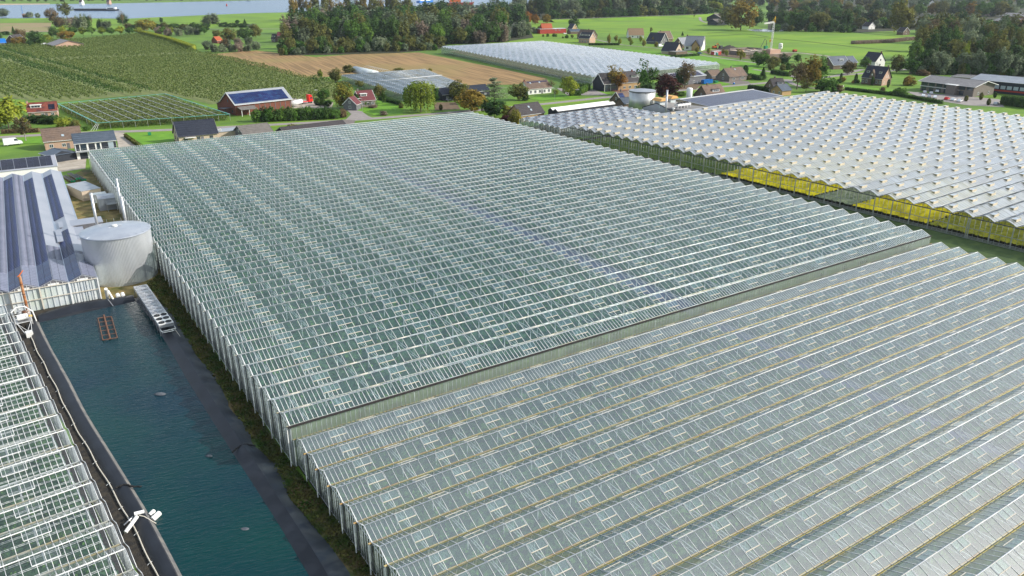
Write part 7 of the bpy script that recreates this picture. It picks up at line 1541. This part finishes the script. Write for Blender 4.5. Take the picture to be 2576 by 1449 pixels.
# red lorry
g = G(T(1, 425, 1052)); lr = empty('lorry', (g[0], g[1], .1), .2, 'red lorry cab with a flat bed beside the solar barn', 'lorry')
b = MB(); b.prism([(5.6, .8), (7.7, .8), (7.7, 2.2), (7.5, 3.4), (7.0, 4.2), (5.6, 4.3)], -1.2, 1.2, 'truck_red', 'y'); cb = b.obj('cab', lr)
b = MB(); b.add([(7.73, -1.05, 2.2), (7.73, 1.05, 2.2), (7.55, 1.0, 3.3), (7.55, -1.0, 3.3)], [[0, 1, 2, 3]], 'window_glass'); b.obj('windscreen', cb)
for sg in (-1, 1): b = MB(); y = sg * 1.21; b.box(6.4, 7.4, min(y, y + sg * .02), max(y, y + sg * .02), 2.2, 3.1, 'window_glass'); b.obj('side_window', cb)
b = MB(); b.box(-1, 5.5, -1.15, 1.15, .9, 1.15, 'truck_red'); b.obj('chassis', lr)
for x in (.4, 1.8, 6.8):
    for y in (-1.2, .85): b = MB(); b.tube([(x, y, .5), (x, y + .35, .5)], .5, 'rubber', 14); b.obj('wheel', lr)
g = G(T(1, 175, 1095)); tl_ = empty('crane_trailer', (g[0], g[1], .1), .18, 'orange loader crane on a trailer behind the tall hedge row', 'crane')
b = MB(); b.box(0, 8.5, -1.1, 1.1, 1.6, 2.0, 'orange_paint'); b.obj('bed', tl_); b = MB(); b.tube([(1, 0, 2.0), (2.5, 0, 4.2), (6.5, 0, 3.6), (8, 0, 3.9)], .28, 'orange_paint', 8); b.obj('arm', tl_); b = MB(); b.box(4, 6, -.8, .8, 2.0, 3.2, 'yellow_paint'); b.obj('engine_box', tl_)
for x in (1.5, 6.5):
    for y in (-1.1, .8): b = MB(); b.tube([(x, y, .6), (x, y + .3, .6)], .6, 'rubber', 12); b.obj('wheel', tl_)
g = G(T(1, 345, 1085)); b = MB(); b.tube([(0, 0, 1.8), (6.5, 1.2, 2.6)], 1.35, 'car_white', 18, 1.0); o = tag(b.obj('mixer_drum', smooth=True), 'white drum standing between the orange crane and the red lorry', 'drum'); o.location = (g[0], g[1], 0)
# skips and site
def skip(q, ang, ln, w, h, m_, label):
    g = G(q); r = empty('skip', (g[0], g[1], .12), ang, label, 'skip'); b = MB(); t = .12
    b.box(0, ln, 0, w, .2, .32, m_); b.obj('floor', r)
    b = MB(); b.box(0, ln, 0, t, .32, h, m_); b.box(0, ln, w - t, w, .32, h, m_); b.box(0, t, t, w - t, .32, h, m_); b.box(ln - t, ln, t, w - t, .32, h, m_); b.obj('side', r)
    for k in range(int(ln / .7) + 1): b = MB(); x = min(k * .7, ln - .12); b.box(x, x + .12, -.08, 0, .3, h, m_); b.obj('rib', r)
skip(T(2, 1932, 850), .03, 7.5, 2.4, 2.4, 'blue_paint', 'large blue open skip beside the road'); skip(T(2, 2046, 838), .03, 2.5, 1.8, 1.3, 'green_paint', 'small green bin right of the blue skip')
g = G(T(2, 2232, 852)); b = MB(); b.box(0, .8, 0, .8, 0, 1.0, 'blue_paint'); b.box(.1, .7, .1, .7, 1.0, 1.2, 'car_white'); o = tag(b.obj('waste_bin'), 'small blue bin at the roadside below the white van', 'bin'); o.location = (g[0], g[1], .15)
skip(T(0, 1495, 1370), 0, 1.1, .9, 1.3, 'green_paint', 'dark green bin on the lawn verge')
# construction site
site = G(T(2, 2330, 560)); st = empty('house_shell', (site[0], site[1], 0), .1, 'unfinished house with scaffolding and reddish brick walls on the building plot', 'building')
b = MB(); 
for (x0, x1, y0, y1, h) in [(0, 24, 0, .4, 3.0), (0, .4, .4, 14, 3.0), (24, 24.4, 0, 14, 4.6), (0, 24, 14, 14.4, 4.6), (9, 9.4, .4, 14, 4.0), (16, 16.4, .4, 14, 3.4)]: b.box(x0, x1, y0, y1, .05, h, 'brick_grey')
b.obj('wall', st); b = MB(); b.box(.5, 23.9, .5, 13.9, 2.9, 3.15, 'brick_cream'); b.obj('floor_slab', st)
for k in range(7): b = MB(); b.box(1 + k * 3.2, 3.0 + k * 3.2, 2 + (k * 3.1) % 8, 3.4 + (k * 3.1) % 8, 3.2, 3.9, ['brick_pink', 'brick_cream', 'brick_red'][k % 3]); b.obj('brick_stack', st)
b = MB(); 
for k in range(11):
    for y in (-1.6, -.4): b.beam((k * 2.4, y, 0), (k * 2.4, y, 5.0), .07, .07, 'galv', up=(0, 1, 0))
for z in (1.9, 3.0, 4.2): b.beam((0, -1.6, z), (24, -1.6, z), .06, .06, 'galv'); b.box(0, 24, -1.55, -.45, z - 1.0, z - .94, 'cream_bar')
b.obj('scaffold', st)
c0 = G(T(3, 20, 545)); b = MB(); b.box(0, 13, 0, 9, .05, 3.2, 'brick_pink'); b.box(1, 6, 1, 5, 3.2, 4.0, 'brick_cream'); o = tag(b.obj('brick_pallets'), 'pinkish stacked blocks and half-built walls right of the crane', 'brick stack'); o.location = (c0[0], c0[1], 0)
cb_ = T(3, 28, 512); ct = heightof(T(3, 40, 228), cb_); g = G(cb_); crn = empty('tower_crane', (g[0], g[1], 0), R(-158), 'slim tower crane with a yellow tip and its jib reaching left', 'crane')
b = MB(); P = []; Q = []; hw = .55
for x in (-hw, hw):
    for y in (-hw, hw): P.append((x, y, 0)); Q.append((x, y, ct))
n_ = int(ct / 1.4)
for k in range(n_):
    z0, z1 = k * ct / n_, (k + 1) * ct / n_; P += [(-hw, -hw, z0), (hw, -hw, z0), (hw, hw, z0), (-hw, hw, z0)]; Q += [(hw, -hw, z1), (hw, hw, z1), (-hw, hw, z1), (-hw, -hw, z1)]
V, F = beams(P, Q, .14, .14); b.add(V, F, 'white_bar'); b.obj('mast', crn)
b = MB(); P = []; Q = []; JL = 26
for y in (-.5, .5): P.append((0, y, ct)); Q.append((JL, y, ct))
P.append((0, 0, ct + 1.1)); Q.append((JL, 0, ct + .9))
for k in range(18): x = k * JL / 18; x2 = x + JL / 18; P += [(x, -.5, ct), (x, .5, ct)]; Q += [(x2, 0, ct + 1), (x2, 0, ct + 1)]
V, F = beams(P, Q, .15, .15); b.add(V, F, 'white_bar'); b.obj('jib', crn)
b = MB(); b.beam((0, 0, ct), (-2.4, 0, ct + 5), .25, .25, 'yellow_paint'); b.beam((-2.4, 0, ct + 5), (5, 0, ct + 1), .12, .12, 'yellow_paint'); b.beam((-2.4, 0, ct + 5), (-4, 0, ct), .2, .2, 'yellow_paint'); b.obj('head', crn)
b = MB(); b.box(-.9, .9, -2.0, -.6, ct * .32, ct * .32 + 1.8, 'yellow_paint'); b.obj('cabin', crn); b = MB(); b.box(-2.2, 2.2, -2.2, 2.2, .1, .7, 'concrete'); b.obj('base', crn)
g = G(T(3, 122, 505)); b = MB(); hh_ = heightof(T(3, 122, 435), T(3, 122, 505)); b.lathe([(.6, 0), (1.7, hh_ * .25), (1.75, hh_ * .9), (1.2, hh_), (.02, hh_)], 'plaster_white', 20); o = tag(b.obj('mortar_silo'), 'white mortar silo with a small dark ring mark on the building plot', 'silo'); o.location = (g[0], g[1], 0)
b = MB(); b.lathe([(.5, 0), (.5, .04), (.35, .04), (.35, 0)], 'board_grey', 16); m_ = b.obj('ring_mark', o); m_.location = (-.95, -1.5, hh_ * .55); m_.rotation_euler = (R(90), 0, R(-33))
g = G(T(2, 2030, 555)); ct_ = boxthing('site_cabin', 'red and white site cabin with a turquoise toilet in front', 'cabin', g, .05, 9, 3, 2.8, 'red_board', 'white_paint'); b = MB(); b.box(.3, 3.8, -.05, 0, .3, 2.5, 'light_glass'); b.obj('window', ct_)
g = G(T(2, 2062, 560)); b = MB(); b.box(0, 1.3, 0, 1.3, 0, 2.3, 'green_net'); b.box(-.05, 1.35, -.05, 1.35, 2.3, 2.45, 'white_paint'); o = tag(b.obj('portable_toilet'), 'turquoise portable toilet by the site cabin', 'toilet'); o.location = (g[0], g[1], 0)
g = G(T(2, 2020, 490)); ex = empty('excavator', (g[0], g[1], 0), 0, 'orange excavator on the bare soil left of the site', 'excavator')
b = MB(); b.box(0, 4.2, -1.3, -.6, 0, .9, 'rubber'); b.box(0, 4.2, .6, 1.3, 0, .9, 'rubber'); b.obj('tracks', ex); b = MB(); b.box(.2, 3.6, -1.2, 1.2, 1.0, 2.3, 'orange_paint'); b.box(2.0, 3.5, -1.2, 0, 2.3, 3.2, 'window_glass'); b.obj('cab', ex); b = MB(); b.tube([(3.4, .5, 1.8), (6.2, .5, 4.4), (8.6, .5, 2.4), (8.4, .5, .8)], .28, 'orange_paint', 6); b.obj('arm', ex)
g = G(T(2, 2085, 490)); ex = empty('dark_excavator', (g[0], g[1], 0), 0, 'dark teal digger right of the orange excavator', 'excavator')
b = MB(); b.box(0, 3.6, -1.2, 1.2, 0, .9, 'rubber'); b.obj('tracks', ex); b = MB(); b.box(.2, 3.2, -1.1, 1.1, 1.0, 2.6, 'dark_steel'); b.obj('cab', ex); b = MB(); b.tube([(.4, .4, 2), (-1.6, .4, 4), (-3, .4, 1.5)], .22, 'dark_steel', 6); b.obj('arm', ex)
g = G(T(2, 2500, 500)); ex = empty('hook_arm', (g[0], g[1], 0), 0, 'dark bent crane arm above the unfinished house', 'crane'); b = MB(); b.tube([(0, 0, 2), (4.5, 0, 9), (7, 0, 7), (7, 0, 3)], .25, 'dark_steel', 6); b.obj('arm', ex); b = MB(); b.box(5, 8, -1, 1, 0, 3, 'green_paint'); b.obj('cab', ex)
for x, y, lab in [(2180, 490, 'dark heap of rubble behind the diggers'), (2250, 520, 'long brown heap of soil on the building plot')]:
    g = G(T(2, x, y)); n_ = 14; X, Y = np.meshgrid(np.linspace(-1, 1, n_), np.linspace(-1, 1, n_), indexing='ij'); Z = np.clip(1 - np.sqrt(X ** 2 + Y ** 2), 0, 1) * (1 + rng.normal(0, .12, X.shape)) * 3.2; a = (np.arange(n_ - 1)[:, None] * n_ + np.arange(n_ - 1)[None]).ravel()
    o = tag(link('soil_heap', npmesh('soil_heap', np.stack([X * 12, Y * 6, Z], -1).reshape(-1, 3), np.stack([a, a + n_, a + n_ + 1, a + 1], 1), 'soil' if y > 500 else 'dark_soil')), lab, 'soil heap'); o.location = (g[0], g[1], .05)
g = G(T(3, 265, 525)); b = MB(); b.box(0, 3.5, 0, 2.2, .5, 2.0, 'red_board'); b.tube([(.8, -.1, .5), (.8, 2.3, .5)], .5, 'rubber', 10); b.tube([(2.8, -.1, .5), (2.8, 2.3, .5)], .5, 'rubber', 10); o = tag(b.obj('site_trailer'), 'dark red trailer standing at the field edge right of the site', 'trailer'); o.location = (g[0], g[1], 0)
# greenhouses' extras
for q, lab in [(T(3, 757, 905), 'white flag on a pole at the edge of the farmhouse lawn')]:
    g = G(q); r = empty('flag_pole', (g[0], g[1], 0), 0, lab, 'flag'); hh_ = heightof(T(3, 770, 855), q); b = MB(); b.tube([(0, 0, 0), (0, 0, hh_)], .06, 'white_paint', 6); b.obj('pole', r); b = MB(); b.prism([(0, hh_), (-1.9, hh_ - 1.2), (0, hh_ - 1.3)], -.02, .02, 'plaster_white', 'y'); b.obj('flag', r)
for q, ty, lab in [(T(1, 632, 985), 905, 'street lamp with a flat head behind the red lorry'), (T(1, 1075, 1135), 990, 'street lamp at the drive of the purple-roofed house'), (T(2, 430, 1010), 885, 'street lamp before the white bungalow'), (T(1, 1712, 1135), 1080, 'short post at the roadside under the weeping willow')]:
    g = G(q); hh_ = heightof((q[0], T(1, 0, ty)[1]), q); r = empty('street_lamp', (g[0], g[1], 0), 0, lab, 'street lamp'); b = MB(); b.tube([(0, 0, 0), (0, 0, hh_ - .4), (-.3, 0, hh_), (-1.0, 0, hh_ + .05)], .08, 'galv', 6); b.obj('pole', r); b = MB(); b.box(-2.0, -.9, -.18, .18, hh_, hh_ + .14, 'white_bar'); b.obj('lamp_head', r)
# plastic tunnel behind the slate-blue greenhouse
ta = Vector(G(T(1, 1000, 715))); tb = Vector(G(T(1, 1175, 735))); d = (Vector(G(T(1, 1180, 730))) - Vector(G(T(1, 1000, 690)))); ang = math.atan2(d.y, d.x); tn = empty('plastic_tunnel', (ta.x, ta.y, 0), ang, 'pale plastic tunnel with bare hoops beside it behind the slate-blue greenhouse', 'tunnel')
arc = [(4 * math.cos(t), 3.2 * math.sin(t)) for t in np.linspace(0, math.pi, 13)]; b = MB(); b.prism(arc, 0, d.length * 1.05, 'film', 'x'); b.obj('film', tn, True)
for k in range(10): b = MB(); b.tube([(k * 3.2, 9 + 4 * math.cos(t), 3.0 * math.sin(t)) for t in np.linspace(0, math.pi, 9)], .07, 'galv', 5); b.obj('hoop', tn)
# barge, ships, buoy on the river
def hull(L_, w, h, m, b): b.prism([(0, .2), (L_ * .04, -.0), (L_ * .96, 0), (L_, h), (L_ * .9, h * .8), (0, h * .8)], -w / 2, w / 2, m, 'y')
g0 = G(T(0, 1185, 108)); g1 = G(T(0, 750, 108)); ang = math.atan2(g1[1] - g0[1], g1[0] - g0[0]); ln_ = math.hypot(g1[0] - g0[0], g1[1] - g0[1]); br = empty('barge', (g0[0], g0[1], .1), ang, 'long black river barge with a white wheelhouse at its stern', 'barge')
b = MB(); hull(ln_, 11, 3.5, 'black', b); b.obj('hull', br); b = MB(); b.box(3, ln_ * .24, -4, 4, 2.8, 6.0, 'car_white'); hs = b.obj('wheelhouse', br)
for k in range(4): b = MB(); x = 6 + k * (ln_ * .24 - 10) / 4; b.box(x, x + 3.5, 4.0, 4.08, 3.6, 5.2, 'window_glass'); b.box(x, x + 3.5, -4.08, -4.0, 3.6, 5.2, 'window_glass'); b.obj('window', hs)
b = MB(); b.box(ln_ * .26, ln_ * .95, -4, 4, 2.8, 3.8, 'board_grey'); b.obj('cargo_hatch', br)
g0 = G(T(1, 1630, 28)); g1 = G(T(1, 1770, 22)); ang = math.atan2(g1[1] - g0[1], g1[0] - g0[0]); ln_ = math.hypot(g1[0] - g0[0], g1[1] - g0[1]); sh = empty('river_ship', (g0[0], g0[1], .1), ang, 'blue and white river ship seen over the wood', 'ship'); b = MB(); hull(ln_, 10, 5, 'blue_paint', b); b.obj('hull', sh); b = MB(); b.box(ln_ * .1, ln_ * .8, -4, 4, 4, 6.5, 'car_white'); b.obj('deckhouse', sh)
g0 = G(T(1, 1850, 62)); sh = empty('dredger', (g0[0], g0[1], .1), -.5, 'red and orange dredger with a dark gantry seen over the wood', 'ship'); b = MB(); hull(75, 16, 9, 'red_board', b); b.obj('hull', sh); b = MB(); b.box(22, 46, -6, 6, 8, 15, 'orange_paint'); b.obj('deckhouse', sh); b = MB(); b.box(24, 42, -5, 5, 15, 24, 'car_white'); b.obj('bridge', sh); b = MB(); b.tube([(5, 0, 7), (14, 0, 22), (22, 0, 8)], .8, 'dark_steel', 6); b.tube([(70, 0, 6), (70, 0, 30)], .6, 'dark_steel', 6); b.obj('gantry', sh)
g = G(T(0, 2282, 62)); b = MB(); b.lathe([(1.6, 0), (1.6, 2.2), (.7, 4.5), (.02, 6)], 'red_board', 12); o = tag(b.obj('buoy'), 'red buoy on the river', 'buoy'); o.location = (g[0], g[1], .1)
g = G(T(0, 230, 175)); b = MB(); b.box(0, 8, 0, 6, 0, 3, 'brick_red'); b.prism([(-.3, 3), (6.3, 3), (3, 5.5)], -.3, 8.3, 'tile_brown', 'x'); b.tube([(1, 3, 3), (1, 3, 18)], .3, 'blue_paint', 6); o = tag(b.obj('river_hut'), 'small brick hut with a thin blue pole on the river bank', 'hut'); o.location = (g[0], g[1], 0)

# ------------------------------------------------------------------ thin autumn haze
hz = MB(); hz.box(-2600, 7200, -400, 6600, -1.0, 64.0, 'grass'); hzm = hz.mesh('haze'); hzm.materials.clear()
hm_ = bpy.data.materials.new('haze_air'); hm_.use_nodes = True; ht = hm_.node_tree; ht.nodes.remove(ht.nodes['Principled BSDF'])
pv = ht.nodes.new('ShaderNodeVolumePrincipled'); pv.inputs['Color'].default_value = (.80, .88, 1.0, 1); pv.inputs['Density'].default_value = .000045; pv.inputs['Anisotropy'].default_value = .2
ht.links.new(pv.outputs[0], ht.nodes['Material Output'].inputs['Volume']); hzm.materials.append(hm_)
tag(link('haze', hzm), 'thin pale haze over the whole landscape', None, None, 'stuff')
S.cycles.volume_bounces = 0
